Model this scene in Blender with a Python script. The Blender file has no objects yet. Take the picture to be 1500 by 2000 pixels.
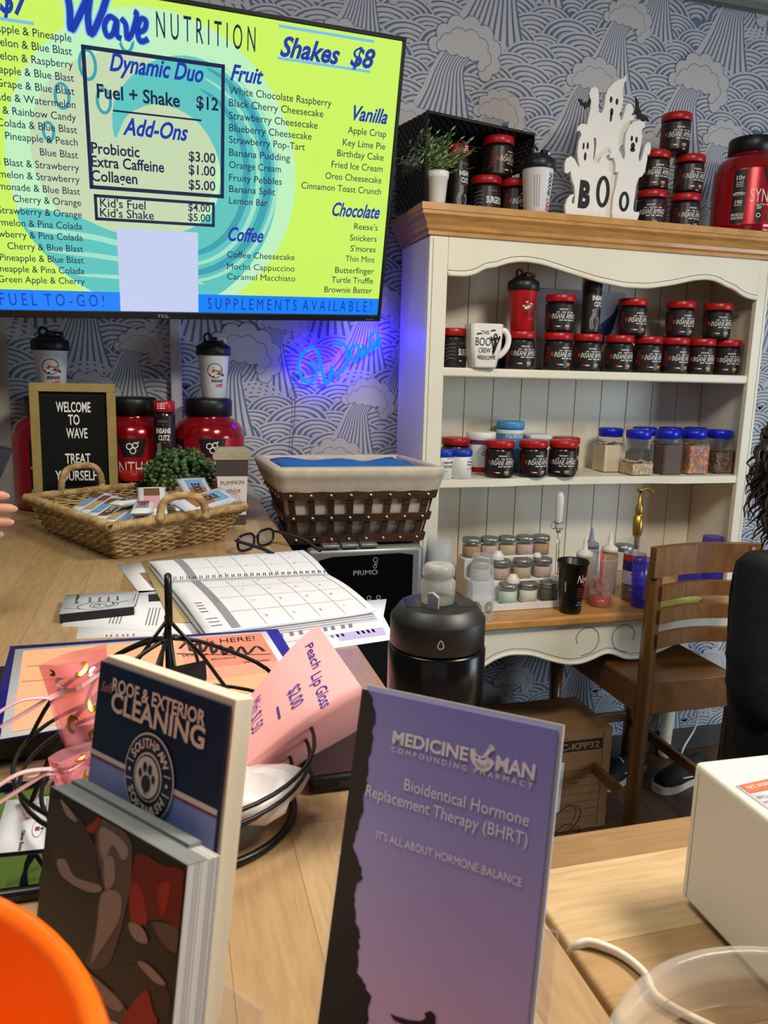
import bpy, bmesh, math, random
from mathutils import Vector, Matrix
random.seed(7)
S = bpy.context.scene
C = S.collection
PI = math.pi

# ---------------------------------------------------------------- camera
F, CAMH = 1500.0, 1.46            # focal length in pixels of a 1500 x 2000 frame, eye height
_dn = Vector((-210, 8200, F)).normalized()
_dp = Vector((-423, -285, F)); _dp = (_dp - _dn * _dp.dot(_dn)).normalized()
AX = (_dn.cross(_dp), _dp, -_dn)  # world X, Y, Z written in camera axes (right, down, forward)
ORI = Vector((0, 0, CAMH))
def ray(px, py):
    v = Vector((px - 750, py - 1000, F))
    return Vector((v.dot(AX[0]), v.dot(AX[1]), v.dot(AX[2])))
def PZ(px, py, z):
    r = ray(px, py); return ORI + r * ((z - CAMH) / r.z)
def PY(px, py, y):
    r = ray(px, py); return ORI + r * (y / r.y)
def PX(px, py, x):
    r = ray(px, py); return ORI + r * (x / r.x)
def PP(px, py, o, n):
    r = ray(px, py); return ORI + r * ((o - ORI).dot(n) / r.dot(n))
def MPP(p):                        # metres per photograph pixel at a point
    d = Vector(p) - ORI
    return (AX[0].z * d.x + AX[1].z * d.y + AX[2].z * d.z) / F
cam = bpy.data.cameras.new('camera')
cam.sensor_fit = 'VERTICAL'; cam.sensor_height = 36; cam.lens = F / 2000 * 36
cam.clip_start = 0.02
cam.dof.use_dof = True; cam.dof.focus_distance = 1.9; cam.dof.aperture_fstop = 26
co = bpy.data.objects.new('camera', cam); C.objects.link(co)
co.matrix_world = Matrix(((AX[0].x, -AX[0].y, -AX[0].z, 0), (AX[1].x, -AX[1].y, -AX[1].z, 0),
                          (AX[2].x, -AX[2].y, -AX[2].z, CAMH), (0, 0, 0, 1)))
S.camera = co

# ---------------------------------------------------------------- light
S.view_settings.view_transform = 'Standard'; S.view_settings.look = 'None'
S.view_settings.exposure = 0.0; S.view_settings.gamma = 1.0
S.view_settings.use_curve_mapping = False
S.cycles.transparent_max_bounces = 24; S.cycles.max_bounces = 8
S.cycles.sample_clamp_indirect = 6
W = bpy.data.worlds.new('room_light'); S.world = W; W.use_nodes = True
W.node_tree.nodes['Background'].inputs[0].default_value = (0.80, 0.86, 1.0, 1)
W.node_tree.nodes['Background'].inputs[1].default_value = 0.07
def area(name, loc, target, sx, sy, power, col):
    l = bpy.data.lights.new(name, 'AREA'); l.shape = 'RECTANGLE'; l.size = sx; l.size_y = sy
    l.energy = power; l.color = col
    o = bpy.data.objects.new(name, l); C.objects.link(o); o.location = loc
    o.rotation_euler = (Vector(target) - Vector(loc)).to_track_quat('-Z', 'Y').to_euler()
    return o
area('overhead_light', (1.15, 0.25, 2.66), (1.0, 0.55, 0), 0.5, 0.5, 48, (1.0, 0.90, 0.76))
area('overhead_light', (-0.25, 0.75, 2.66), (-0.15, 1.0, 0), 0.5, 0.5, 15, (1.0, 0.93, 0.82))  # fill lamp added above the left counter to brighten the planner
area('daylight_window', (4.2, -0.5, 1.35), (1.5, 2.0, 0.85), 1.4, 1.4, 60, (0.70, 0.85, 1.0))
area('daylight_shopfront', (-0.6, -3.0, 2.0), (0.5, 2.0, 1.2), 2.4, 1.6, 5, (0.95, 0.97, 1.0))

# ---------------------------------------------------------------- materials
def lin(c):
    return tuple(((v / 255) / 12.92 if v <= 10 else (((v / 255) + 0.055) / 1.055) ** 2.4) for v in c)
_M = {}
def mat(name, rgb=(200, 200, 200), rough=0.5, metal=0.0, emit=0.0, spec=0.5, coat=0.0, trans=0.0, ior=1.45, sss=0.0):
    if name in _M: return _M[name]
    m = bpy.data.materials.new(name); m.use_nodes = True
    b = m.node_tree.nodes['Principled BSDF']
    c = lin(rgb) + (1,)
    b.inputs['Base Color'].default_value = c; b.inputs['Roughness'].default_value = rough
    b.inputs['Metallic'].default_value = metal; b.inputs['Specular IOR Level'].default_value = spec
    b.inputs['Coat Weight'].default_value = coat; b.inputs['Transmission Weight'].default_value = trans
    b.inputs['IOR'].default_value = ior
    if sss: b.inputs['Subsurface Weight'].default_value = sss; b.inputs['Subsurface Radius'].default_value = (.01, .004, .002)
    if emit:
        b.inputs['Emission Color'].default_value = c; b.inputs['Emission Strength'].default_value = emit
        b.inputs['Base Color'].default_value = (0.01, 0.01, 0.01, 1); b.inputs['Roughness'].default_value = 0.25
    _M[name] = m
    return m
def noisy(name, a, b, scale=8, stretch=(1, 1, 1), rough=0.5, bump=0.0, detail=4, lo=0.35, hi=0.65, spec=0.5, coat=0, space='Object'):
    """two-colour noise material"""
    if name in _M: return _M[name]
    m = mat(name, a, rough, spec=spec, coat=coat); nt = m.node_tree; N = nt.nodes; L = nt.links
    tc = N.new('ShaderNodeTexCoord'); mp = N.new('ShaderNodeMapping'); mp.inputs['Scale'].default_value = stretch
    nz = N.new('ShaderNodeTexNoise'); nz.inputs['Scale'].default_value = scale; nz.inputs['Detail'].default_value = detail
    cr = N.new('ShaderNodeValToRGB'); cr.color_ramp.elements[0].position = lo; cr.color_ramp.elements[1].position = hi
    cr.color_ramp.elements[0].color = lin(a) + (1,); cr.color_ramp.elements[1].color = lin(b) + (1,)
    L.new(tc.outputs[space], mp.inputs[0]); L.new(mp.outputs[0], nz.inputs[0]); L.new(nz.outputs[0], cr.inputs[0])
    L.new(cr.outputs[0], N['Principled BSDF'].inputs['Base Color'])
    if bump:
        bp = N.new('ShaderNodeBump'); bp.inputs['Strength'].default_value = bump; bp.inputs['Distance'].default_value = 0.002
        L.new(nz.outputs[0], bp.inputs['Height']); L.new(bp.outputs[0], N['Principled BSDF'].inputs['Normal'])
    return m
def planks(name, cols, bw, bh, rot=0.0, mortar=0.0006, mcol=(90, 60, 35), rough=0.35, grain=0.35, gscale=14, coat=0.0, seed=0):
    """staved timber: brick texture boards with streaky grain"""
    m = mat(name, cols[0], rough, coat=coat); nt = m.node_tree; N = nt.nodes; L = nt.links
    tc = N.new('ShaderNodeTexCoord'); mp = N.new('ShaderNodeMapping'); mp.inputs['Rotation'].default_value = (0, 0, rot)
    mp.inputs['Location'].default_value = (0.31 * seed, 0.17 * seed, 0)
    L.new(tc.outputs['Object'], mp.inputs[0])
    br = N.new('ShaderNodeTexBrick'); br.inputs['Scale'].default_value = 1
    br.inputs['Brick Width'].default_value = bw; br.inputs['Row Height'].default_value = bh
    br.inputs['Mortar Size'].default_value = mortar; br.inputs['Mortar Smooth'].default_value = 0.1
    br.offset = 0.37; br.offset_frequency = 2; br.squash = 1
    br.inputs['Color1'].default_value = (0, 0, 0, 1); br.inputs['Color2'].default_value = (1, 1, 1, 1); br.inputs['Mortar'].default_value = (.5, .5, .5, 1)
    L.new(mp.outputs[0], br.inputs[0])
    cr = N.new('ShaderNodeValToRGB'); e = cr.color_ramp.elements
    e[0].color = lin(cols[0]) + (1,); e[1].color = lin(cols[-1]) + (1,)
    for i, c in enumerate(cols[1:-1]):
        x = e.new((i + 1) / (len(cols) - 1)); x.color = lin(c) + (1,)
    L.new(br.outputs['Color'], cr.inputs[0])
    st = N.new('ShaderNodeMapping'); st.inputs['Scale'].default_value = (1.2, 11, 1)
    L.new(mp.outputs[0], st.inputs[0])
    off = N.new('ShaderNodeVectorMath'); off.operation = 'MULTIPLY_ADD'
    L.new(br.outputs['Color'], off.inputs[0]); off.inputs[1].default_value = (3, 7, 5); L.new(st.outputs[0], off.inputs[2])
    nz = N.new('ShaderNodeTexNoise'); nz.inputs['Scale'].default_value = gscale; nz.inputs['Detail'].default_value = 5; nz.inputs['Distortion'].default_value = 0.6
    L.new(off.outputs[0], nz.inputs[0])
    gr = N.new('ShaderNodeValToRGB'); gr.color_ramp.elements[0].position = 0.3; gr.color_ramp.elements[1].position = 0.62
    g = 1 - grain; gr.color_ramp.elements[0].color = (g, g * 0.94, g * 0.86, 1); gr.color_ramp.elements[1].color = (1, 1, 1, 1)
    L.new(nz.outputs[0], gr.inputs[0])
    mx = N.new('ShaderNodeMix'); mx.data_type = 'RGBA'; mx.blend_type = 'MULTIPLY'; mx.inputs[0].default_value = 1
    L.new(cr.outputs[0], mx.inputs[6]); L.new(gr.outputs[0], mx.inputs[7])
    m2 = N.new('ShaderNodeMix'); m2.data_type = 'RGBA'; L.new(br.outputs['Fac'], m2.inputs[0])
    L.new(mx.outputs[2], m2.inputs[6]); m2.inputs[7].default_value = lin(mcol) + (1,)
    L.new(m2.outputs[2], N['Principled BSDF'].inputs['Base Color'])
    return m
def clear(name, tint=(255, 255, 255), body=0.08, rough=0.08, col=(235, 238, 240)):
    """clear plastic or glass wall: see-through with a glossy, slightly milky skin"""
    if name in _M: return _M[name]
    m = bpy.data.materials.new(name); m.use_nodes = True; nt = m.node_tree; N = nt.nodes; L = nt.links
    b = N['Principled BSDF']; b.inputs['Base Color'].default_value = lin(col) + (1,); b.inputs['Roughness'].default_value = rough
    t = N.new('ShaderNodeBsdfTransparent'); t.inputs[0].default_value = lin(tint) + (1,)
    lw = N.new('ShaderNodeLayerWeight'); lw.inputs[0].default_value = 0.25
    mr = N.new('ShaderNodeMapRange'); mr.inputs[3].default_value = body; mr.inputs[4].default_value = min(1, body + 0.6)
    L.new(lw.outputs['Facing'], mr.inputs[0])
    pw = N.new('ShaderNodeMath'); pw.operation = 'POWER'; pw.inputs[1].default_value = 2.2
    L.new(lw.outputs['Facing'], pw.inputs[0]); L.new(pw.outputs[0], mr.inputs[0])
    mx = N.new('ShaderNodeMixShader'); L.new(mr.outputs[0], mx.inputs[0]); L.new(t.outputs[0], mx.inputs[1]); L.new(b.outputs[0], mx.inputs[2])
    L.new(mx.outputs[0], N['Material Output'].inputs[0])
    _M[name] = m
    return m

# ---------------------------------------------------------------- mesh builder
_txt = {}
def text_mesh(s, bold, shear):
    if 'M' in s and bold < .02: bold = 0.0
    k = (s, bold, shear)
    if k in _txt: return _txt[k]
    cu = bpy.data.curves.new('t', 'FONT'); cu.body = s; cu.size = 1; cu.offset = bold; cu.shear = shear
    cu.resolution_u = 3; cu.fill_mode = 'FRONT'
    o = bpy.data.objects.new('t', cu); me = o.to_mesh()
    vs = [(v.co.x, v.co.y) for v in me.vertices]; fs = [tuple(p.vertices) for p in me.polygons]
    o.to_mesh_clear(); bpy.data.objects.remove(o); bpy.data.curves.remove(cu)
    x0 = min(v[0] for v in vs); x1 = max(v[0] for v in vs)
    vs = [(v[0] - x0, v[1]) for v in vs]
    _txt[k] = (vs, fs, x1 - x0)
    return _txt[k]
CAP = 0.72
def spline(pts, n=8, closed=False):
    P = [Vector(p) for p in pts]; m = len(P); out = []
    rng = range(m) if closed else range(m - 1)
    for i in rng:
        if closed: a, b, c, d = P[(i - 1) % m], P[i], P[(i + 1) % m], P[(i + 2) % m]
        else: a, b, c, d = P[max(i - 1, 0)], P[i], P[i + 1], P[min(i + 2, m - 1)]
        for k in range(n):
            t = k / n
            out.append(0.5 * ((2 * b) + (c - a) * t + (2 * a - 5 * b + 4 * c - d) * t * t + (3 * b - a - 3 * c + d) * t ** 3))
    if not closed: out.append(P[-1])
    return out
class MB:
    def __init__(s, *mats):
        s.bm = bmesh.new(); s.mats = list(mats); s.mi = 0; s.flat = set()
    def m(s, mt):
        if mt not in s.mats: s.mats.append(mt)
        s.mi = s.mats.index(mt); return s
    def face(s, vs, smooth=False):
        try: f = s.bm.faces.new(vs)
        except ValueError: return None
        f.material_index = s.mi; f.smooth = smooth; return f
    def poly(s, pts, smooth=False):
        return s.face([s.bm.verts.new(p) for p in pts], smooth)
    def box(s, x0, x1, y0, y1, z0, z1, bev=0.0, M=None, seg=2):
        v = [s.bm.verts.new((x, y, z)) for x in (x0, x1) for y in (y0, y1) for z in (z0, z1)]
        fs = [s.face([v[i] for i in q]) for q in ((0, 1, 3, 2), (4, 6, 7, 5), (0, 4, 5, 1), (2, 3, 7, 6), (0, 2, 6, 4), (1, 5, 7, 3))]
        if bev:
            ed = list({e for f in fs for e in f.edges})
            r = bmesh.ops.bevel(s.bm, geom=ed, offset=bev, segments=seg, profile=0.5, affect='EDGES')
            for f in r['faces']: f.material_index = s.mi; f.smooth = True
            v = list({w for f in r['faces'] for w in f.verts} | {w for w in v if w.is_valid})
        if M is not None:
            for w in v: w.co = M @ w.co
        return s
    def lathe(s, prof, seg=28, c=(0, 0, 0), M=None, cap0=True, cap1=True, sx=1, sy=1, a0=0.0, a1=2 * PI, sharp=True):
        full = abs(a1 - a0 - 2 * PI) < 1e-6; n = seg if full else seg + 1
        rings = []
        for r, z in prof:
            ring = []
            for k in range(n):
                a = a0 + (a1 - a0) * k / seg
                p = Vector((c[0] + r * sx * math.sin(a), c[1] - r * sy * math.cos(a), c[2] + z))
                ring.append(s.bm.verts.new(M @ p if M is not None else p))
            rings.append(ring)
        for i in range(len(prof) - 1):
            for k in range(n if full else n - 1):
                s.face([rings[i][k], rings[i][(k + 1) % n], rings[i + 1][(k + 1) % n], rings[i + 1][k]], True)
        if full:
            if cap0 and prof[0][0] > 1e-5: s.face(list(reversed(rings[0])))
            if cap1 and prof[-1][0] > 1e-5: s.face(rings[-1])
        return s
    def tube(s, pts, r, seg=8, closed=False, M=None, rr=None, flat=1.0, up=None):
        P = [Vector(p) for p in pts]; n = len(P); rings = []; prev = None
        for i in range(n):
            a = P[(i - 1) % n] if closed or i > 0 else P[i]; b = P[(i + 1) % n] if closed or i < n - 1 else P[i]
            t = (b - a).normalized()
            if up is not None: u = Vector(up)
            elif prev is None: u = Vector((0, 0, 1)) if abs(t.z) < 0.9 else Vector((1, 0, 0))
            else: u = prev
            u = (u - t * u.dot(t))
            if u.length < 1e-6: u = t.orthogonal()
            u.normalize(); prev = u; w = t.cross(u)
            q = rr[i] if rr else r
            ring = []
            for k in range(seg):
                an = 2 * PI * k / seg
                p = P[i] + u * (math.cos(an) * q * flat) + w * (math.sin(an) * q)
                ring.append(s.bm.verts.new(M @ p if M is not None else p))
            rings.append(ring)
        for i in range(n if closed else n - 1):
            A, B = rings[i], rings[(i + 1) % n]
            for k in range(seg): s.face([A[k], A[(k + 1) % seg], B[(k + 1) % seg], B[k]], True)
        if not closed: s.face(list(reversed(rings[0]))); s.face(rings[-1])
        return s
    def prism(s, poly, t, M=None, bev=0.0, top=True):
        """2-D outline in local x,y, thickness t along local +z (front face at z = t)"""
        A = [Vector((p[0], p[1], 0)) for p in poly]; B = [Vector((p[0], p[1], t)) for p in poly]
        if M is not None: A = [M @ p for p in A]; B = [M @ p for p in B]
        a = [s.bm.verts.new(p) for p in A]; b = [s.bm.verts.new(p) for p in B]; n = len(a)
        f0 = s.face(list(reversed(a))); f1 = s.face(b)
        sd = [s.face([a[i], a[(i + 1) % n], b[(i + 1) % n], b[i]]) for i in range(n)]
        fs = [f for f in (f0, f1) if f and len(f.verts) > 4]
        for f in fs: f.normal_update()
        if fs: bmesh.ops.triangulate(s.bm, faces=fs, ngon_method='EAR_CLIP')
        return s
    def flatpoly(s, poly, M=None, z=0.0):
        p = [Vector((q[0], q[1], z)) for q in poly]
        f = s.poly([M @ q if M is not None else q for q in p])
        if f: f.normal_update()
        if f and len(f.verts) > 4: bmesh.ops.triangulate(s.bm, faces=[f], ngon_method='EAR_CLIP')
        return s
    def disc(s, c, rx, ry=None, seg=24, M=None, z=0.0, rot=0.0):
        ry = ry or rx
        q = ([(c[0] + rx * math.cos(2 * PI * k / seg) * math.cos(rot) - ry * math.sin(2 * PI * k / seg) * math.sin(rot),
                            c[1] + rx * math.cos(2 * PI * k / seg) * math.sin(rot) + ry * math.sin(2 * PI * k / seg) * math.cos(rot)) for k in range(seg)])
        q = [Vector((a, e, z)) for a, e in q]; s.poly([M @ a for a in q] if M is not None else q); return s
    def stroke(s, pts, w, fn, n=6, closed=False, taper=False, smooth=True):
        """flat ribbon along a 2-D path; fn maps (x, y) to 3-D"""
        P = spline([(p[0], p[1], 0) for p in pts], n, closed) if smooth else [Vector((p[0], p[1], 0)) for p in pts]
        m = len(P); L = []; R = []
        for i in range(m):
            a = P[(i - 1) % m] if closed or i > 0 else P[i]; b = P[(i + 1) % m] if closed or i < m - 1 else P[i]
            t = (b - a)
            if t.length < 1e-9: t = Vector((1, 0, 0))
            t.normalize(); nrm = Vector((-t.y, t.x, 0))
            q = w / 2
            if taper: q *= max(0.12, math.sin(PI * min(1, max(0, (i + 0.5) / m))) ** 0.5)
            L.append(s.bm.verts.new(fn(P[i].x + nrm.x * q, P[i].y + nrm.y * q))); R.append(s.bm.verts.new(fn(P[i].x - nrm.x * q, P[i].y - nrm.y * q)))
        for i in range(m if closed else m - 1):
            j = (i + 1) % m; s.face([R[i], R[j], L[j], L[i]])
        return s
    def text(s, st, h, fn, x=0.0, y=0.0, w=None, al='L', bold=0.0, shear=0.0, rot=0.0, wmax=None):
        """printed lettering: cap height h, optional total width w; fn maps (x, y) to 3-D"""
        vs, fs, tw = text_mesh(st, bold, shear)
        sy = h / CAP; sx = (w / tw) if w else sy
        if wmax and tw * sx > wmax: sx = wmax / tw
        o = {'L': 0, 'C': -tw * sx / 2, 'R': -tw * sx}[al]
        cr, sr = math.cos(rot), math.sin(rot); nv = []
        for v in vs:
            a = o + v[0] * sx; b = v[1] * sy
            nv.append(s.bm.verts.new(fn(x + a * cr - b * sr, y + a * sr + b * cr)))
        for f in fs: s.face([nv[i] for i in f])
        return s
    def build(s, name, parent=None, M=None, recalc=True):
        if recalc: bmesh.ops.recalc_face_normals(s.bm, faces=s.bm.faces)
        me = bpy.data.meshes.new(name)
        if M is not None: s.bm.transform(M)
        s.bm.to_mesh(me); s.bm.free()
        for m in s.mats: me.materials.append(m)
        o = bpy.data.objects.new(name, me); C.objects.link(o)
        if parent: o.parent = parent
        return o
def tag(o, label=None, cat=None, group=None, kind=None):
    if label: o['label'] = label
    if cat: o['category'] = cat
    if group: o['group'] = group
    if kind: o['kind'] = kind
    return o
def thing(name, label, cat, loc=(0, 0, 0), rz=0.0, group=None, M=None):
    o = bpy.data.objects.new(name, None); C.objects.link(o); o.empty_display_size = 0.02
    if M is not None: o.matrix_world = M
    else: o.location = loc; o.rotation_euler = (0, 0, rz)
    return tag(o, label, cat, group)
def copy_tree(o, parent=None):
    c = o.copy(); C.objects.link(c)
    if parent: c.parent = parent
    for ch in list(o.children): copy_tree(ch, c)
    return c
def dup(o, loc, rz, label, group=None):
    c = copy_tree(o); c.location = loc; c.rotation_euler = (0, 0, rz); c['label'] = label
    if group: c['group'] = group
    return c
def struct(o): o['kind'] = 'structure'; return o
def plane_fn(o, u, v):
    o, u, v = Vector(o), Vector(u), Vector(v)
    return lambda x, y: o + u * x + v * y
def wrap_fn(r, z0=0.0, a0=0.0, rt=None, h=1.0):
    """lettering round a cylinder (or cone, radius r at z0 to rt at z0+h); angle 0 faces -Y"""
    def fn(x, y):
        q = r if rt is None else r + (rt - r) * y / h
        a = a0 + x / r
        return Vector((q * math.sin(a), -q * math.cos(a), z0 + y))
    return fn
def frame(o, u, v):
    """matrix: local x along u, y along v, z = u x v, origin o"""
    u = Vector(u).normalized(); v = Vector(v); v = (v - u * v.dot(u)).normalized(); n = u.cross(v)
    return Matrix(((u.x, v.x, n.x, o[0]), (u.y, v.y, n.y, o[1]), (u.z, v.z, n.z, o[2]), (0, 0, 0, 1)))
def ell(cx, cy, rx, ry, n=20): return [(cx + rx * math.cos(2 * PI * k / n), cy + ry * math.sin(2 * PI * k / n)) for k in range(n)]
# ================================================================ the setting
YW = 2.45                                  # back wall
ZC = 1.06                                  # counter top
floor_m = planks('floor_boards', [(62, 44, 32), (92, 68, 50), (112, 86, 64)], 1.1, 0.13, rot=PI / 2, mcol=(25, 18, 14), rough=0.45, grain=0.4, gscale=9)
b = MB(floor_m); b.box(-2.2, 4.0, -1.6, 2.6, -0.05, 0.0); struct(b.build('floor'))
b = MB(noisy('ceiling_tile', (196, 192, 182), (206, 202, 192), 60, rough=0.9)); b.box(-2.2, 4.0, 1.3, 2.6, 2.713, 2.75); struct(b.build('ceiling'))
b = MB(mat('cornice_shadow', (120, 122, 118), 0.8)); b.box(-0.44, 4.0, 2.415, 2.44, 2.692, 2.7125); struct(b.build('trim_1'))  # strip coloured as the dark trim shadow under the ceiling
b = MB(noisy('painted_plaster', (186, 181, 170), (192, 187, 176), 30, rough=0.85)); b.box(-2.2, -0.439, 2.43, 2.56, 0, 2.712); struct(b.build('wall_left'))
b = MB(mat('raceway_white', (205, 205, 215), 0.5)); b.box(0.008, 0.041, 2.415, 2.439, 1.06, 1.64, 0.004); struct(b.build('trim_2'))
b = MB(mat('skirting_dark', (70, 66, 66), 0.6)); b.box(0.3, 4.0, 2.42, 2.438, 0.0005, 0.09, 0.003); struct(b.build('baseboard_back'))

# wallpaper: printed waves, laid as flat ink shapes on the back wall
ink = mat('wallpaper_ink', (100, 116, 146), 0.75); pap = mat('wallpaper_paper', (196, 194, 194), 0.75)
def build_wall():
    b = MB(ink, pap)
    b.m(ink).box(-0.45, 4.0, 2.4535, 2.56, 0, 2.712)
    lay = [2.4533]; cur = [0.0, 0]
    fn = lambda x, y: Vector((x, lay[0], y))
    def start(z, sub): cur[0] = 2.4533 - (2.75 - z) * 0.008; cur[1] = sub      # lower prints overlap higher ones
    def up(): lay[0] = cur[0] - cur[1] * 5e-5; cur[1] += 1
    def fill(pts): up(); b.flatpoly([(p[0], p[1]) for p in pts], Matrix(((1, 0, 0, 0), (0, 0, 0, lay[0]), (0, 1, 0, 0), (0, 0, 0, 1))))
    def fan(c, pts):
        up(); cv = b.bm.verts.new(fn(*c)); vs = [b.bm.verts.new(fn(*p)) for p in pts]
        for i in range(len(vs) - 1): b.face([cv, vs[i], vs[i + 1]])
    def mound(cx, cy, r, tilt):
        arc = lambda q: [(cx + q * math.sin(a) * 1.15 + tilt * q * math.cos(a) * 0.5, cy + q * math.cos(a) * 0.8) for a in [(-1.45 + 2.9 * k / 14) for k in range(15)]]
        b.m(ink); fan((cx, cy), arc(r))
        b.m(pap); up()
        for q, w in ((0.95, 0.075), (0.77, 0.085), (0.58, 0.085), (0.39, 0.08), (0.2, 0.08)):
            b.stroke(arc(r * q), r * w * (1 if q > .9 else 1.3), fn, smooth=False, taper=q < 0.9)
    Lc = [(0.55, 1.04), (0.22, 0.9), (-0.02, 0.55), (-0.22, 0.15), (-0.55, -0.3), (-1.1, -0.75)]
    Rc = [(0.78, 0.70), (0.62, 0.72), (0.50, 0.55), (0.55, 0.2), (0.66, -0.25), (0.85, -0.8)]
    def wave(cx, cy, k):
        A = [(cx + p[0] * k, cy + p[1] * k, 0) for p in Lc]; B = [(cx + p[0] * k, cy + p[1] * k, 0) for p in Rc]
        A = spline(A, 5); B = spline(B, 5); n = len(A)
        b.m(ink); up()
        va = [b.bm.verts.new(fn(p.x, p.y)) for p in A]; vb = [b.bm.verts.new(fn(p.x, p.y)) for p in B]
        for i in range(n - 1): b.face([va[i], vb[i], vb[i + 1], va[i + 1]])
        b.m(pap); up()
        va = [b.bm.verts.new(fn(p.x, p.y)) for p in A]; vb = [b.bm.verts.new(fn(*(p.lerp(q, 0.13).to_2d()))) for p, q in zip(A, B)]
        for i in range(n - 1): b.face([va[i], vb[i], vb[i + 1], va[i + 1]])
        ns = 9
        for j in range(ns):
            f0 = 0.17 + 0.83 * j / ns; f1 = f0 + 0.83 / ns * 0.62; i0 = 1 + (j * 7) % 5
            va = [b.bm.verts.new(fn(*(p.lerp(q, f0).to_2d()))) for p, q in zip(A[i0:], B[i0:])]
            vb = [b.bm.verts.new(fn(*(p.lerp(q, f1).to_2d()))) for p, q in zip(A[i0:], B[i0:])]
            for i in range(len(va) - 1): b.face([va[i], vb[i], vb[i + 1], va[i + 1]])
        foam = [(0.02, 0.86, .11), (0.16, 1.04, .13), (0.36, 1.16, .15), (0.6, 1.18, .15), (0.82, 1.08, .15), (0.97, 0.9, .14), (0.98, 0.68, .13), (0.86, 0.54, .11)]
        inn = [(0.22, 0.92, .12), (0.4, 1.0, .14), (0.6, 1.0, .14), (0.77, 0.92, .12), (0.84, 0.76, .11), (0.79, 0.64, .07), (0.30, 0.84, .1), (0.48, 0.86, .13), (0.66, 0.82, .12), (0.12, 0.86, .08)]
        for grp in (foam, inn):
            b.m(ink); up()
            for x, y, r in grp: lay[0] -= 3e-6; b.disc((cx + x * k, cy + y * k), (r + .011) * k, seg=16, M=Matrix(((1, 0, 0, 0), (0, 0, 0, lay[0]), (0, 1, 0, 0), (0, 0, 0, 1))))
            b.m(pap); up()
            for x, y, r in grp: lay[0] -= 3e-6; b.disc((cx + x * k, cy + y * k), r * k, seg=16, M=Matrix(((1, 0, 0, 0), (0, 0, 0, lay[0]), (0, 1, 0, 0), (0, 0, 0, 1))))
    el = []
    rnd = random.Random(3)
    r = 0.080; row = 0
    z = 2.74
    while z > 0.05:
        x = -0.5 + (row % 2) * 0.068
        while x < 3.5:
            el.append((z, 'm', x + rnd.uniform(-.012, .012), z - r * 0.8 + rnd.uniform(-.008, .008), r * rnd.uniform(.9, 1.2), rnd.uniform(-.35, .35)))
            x += 0.136
        z -= 0.040; row += 1
    TW, TH = 0.85, 0.62
    for i in range(-1, 5):
        for j in range(-1, 6):
            ox = -0.5 + i * TW + (j % 2) * TW * 0.45; oz = j * TH
            for dx, dz, k in ((0.08, 0.45, 0.20), (0.23, 0.32, 0.15), (0.36, 0.20, 0.12), (0.55, 0.43, 0.17), (0.62, 0.12, 0.20), (0.78, 0.27, 0.135), (0.20, 0.03, 0.15)):
                el.append((oz + dz - 0.10 - 0.02 * k, 'w', ox + dx, oz + dz - 0.03, k, 0))
    el.sort(key=lambda e: -e[0])
    for ie, e in enumerate(el):
        start(e[0], 3 * (ie % 2) if e[1] == 'm' else 0)
        if not (-0.75 < e[2] < 3.55 and -0.2 < e[3] < 2.8): continue
        if e[1] == 'm': mound(e[2], e[3], e[4], e[5])
        else: wave(e[2], e[3], e[4])
    return b.build('wall_back', recalc=False)
struct(build_wall())

# ================================================================ counters
maple = [(188, 158, 118), (164, 132, 92), (202, 174, 134), (146, 112, 74), (180, 148, 108), (172, 140, 98)]
top_a = planks('maple_block_along', maple, 0.42, 0.062, rot=PI / 2, mcol=(132, 98, 64), mortar=0.0003, rough=0.33, grain=0.17, seed=2)
top_b = planks('maple_block_across', maple, 0.36, 0.085, rot=0, mcol=(132, 98, 64), mortar=0.0003, rough=0.33, grain=0.17, seed=5)
body_m = noisy('counter_body_grey', (92, 96, 96), (100, 104, 103), 20, rough=0.6)
t = thing('counter', 'long butcher block counter running back to the wall under the screen', 'counter', (0, 0, 0))
b = MB(top_a); b.box(-0.47, 0.262, -0.35, 2.41, ZC - 0.04, ZC, 0.003); b.build('worktop', t)
b = MB(body_m); b.box(-0.42, 0.215, 0.0, 2.40, 0.002, ZC - 0.0405); b.build('cabinet_body', t)
t = thing('counter', 'butcher block counter at right under the white box, joined along a dark seam', 'counter', (0, 0, 0))
b = MB(top_b); b.box(0.2665, 2.0, -0.35, 0.552, ZC - 0.04, ZC, 0.003); b.build('worktop', t)
b = MB(body_m); b.box(0.30, 1.95, 0.0, 0.50, 0.002, ZC - 0.0405); b.build('cabinet_body', t)

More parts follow.
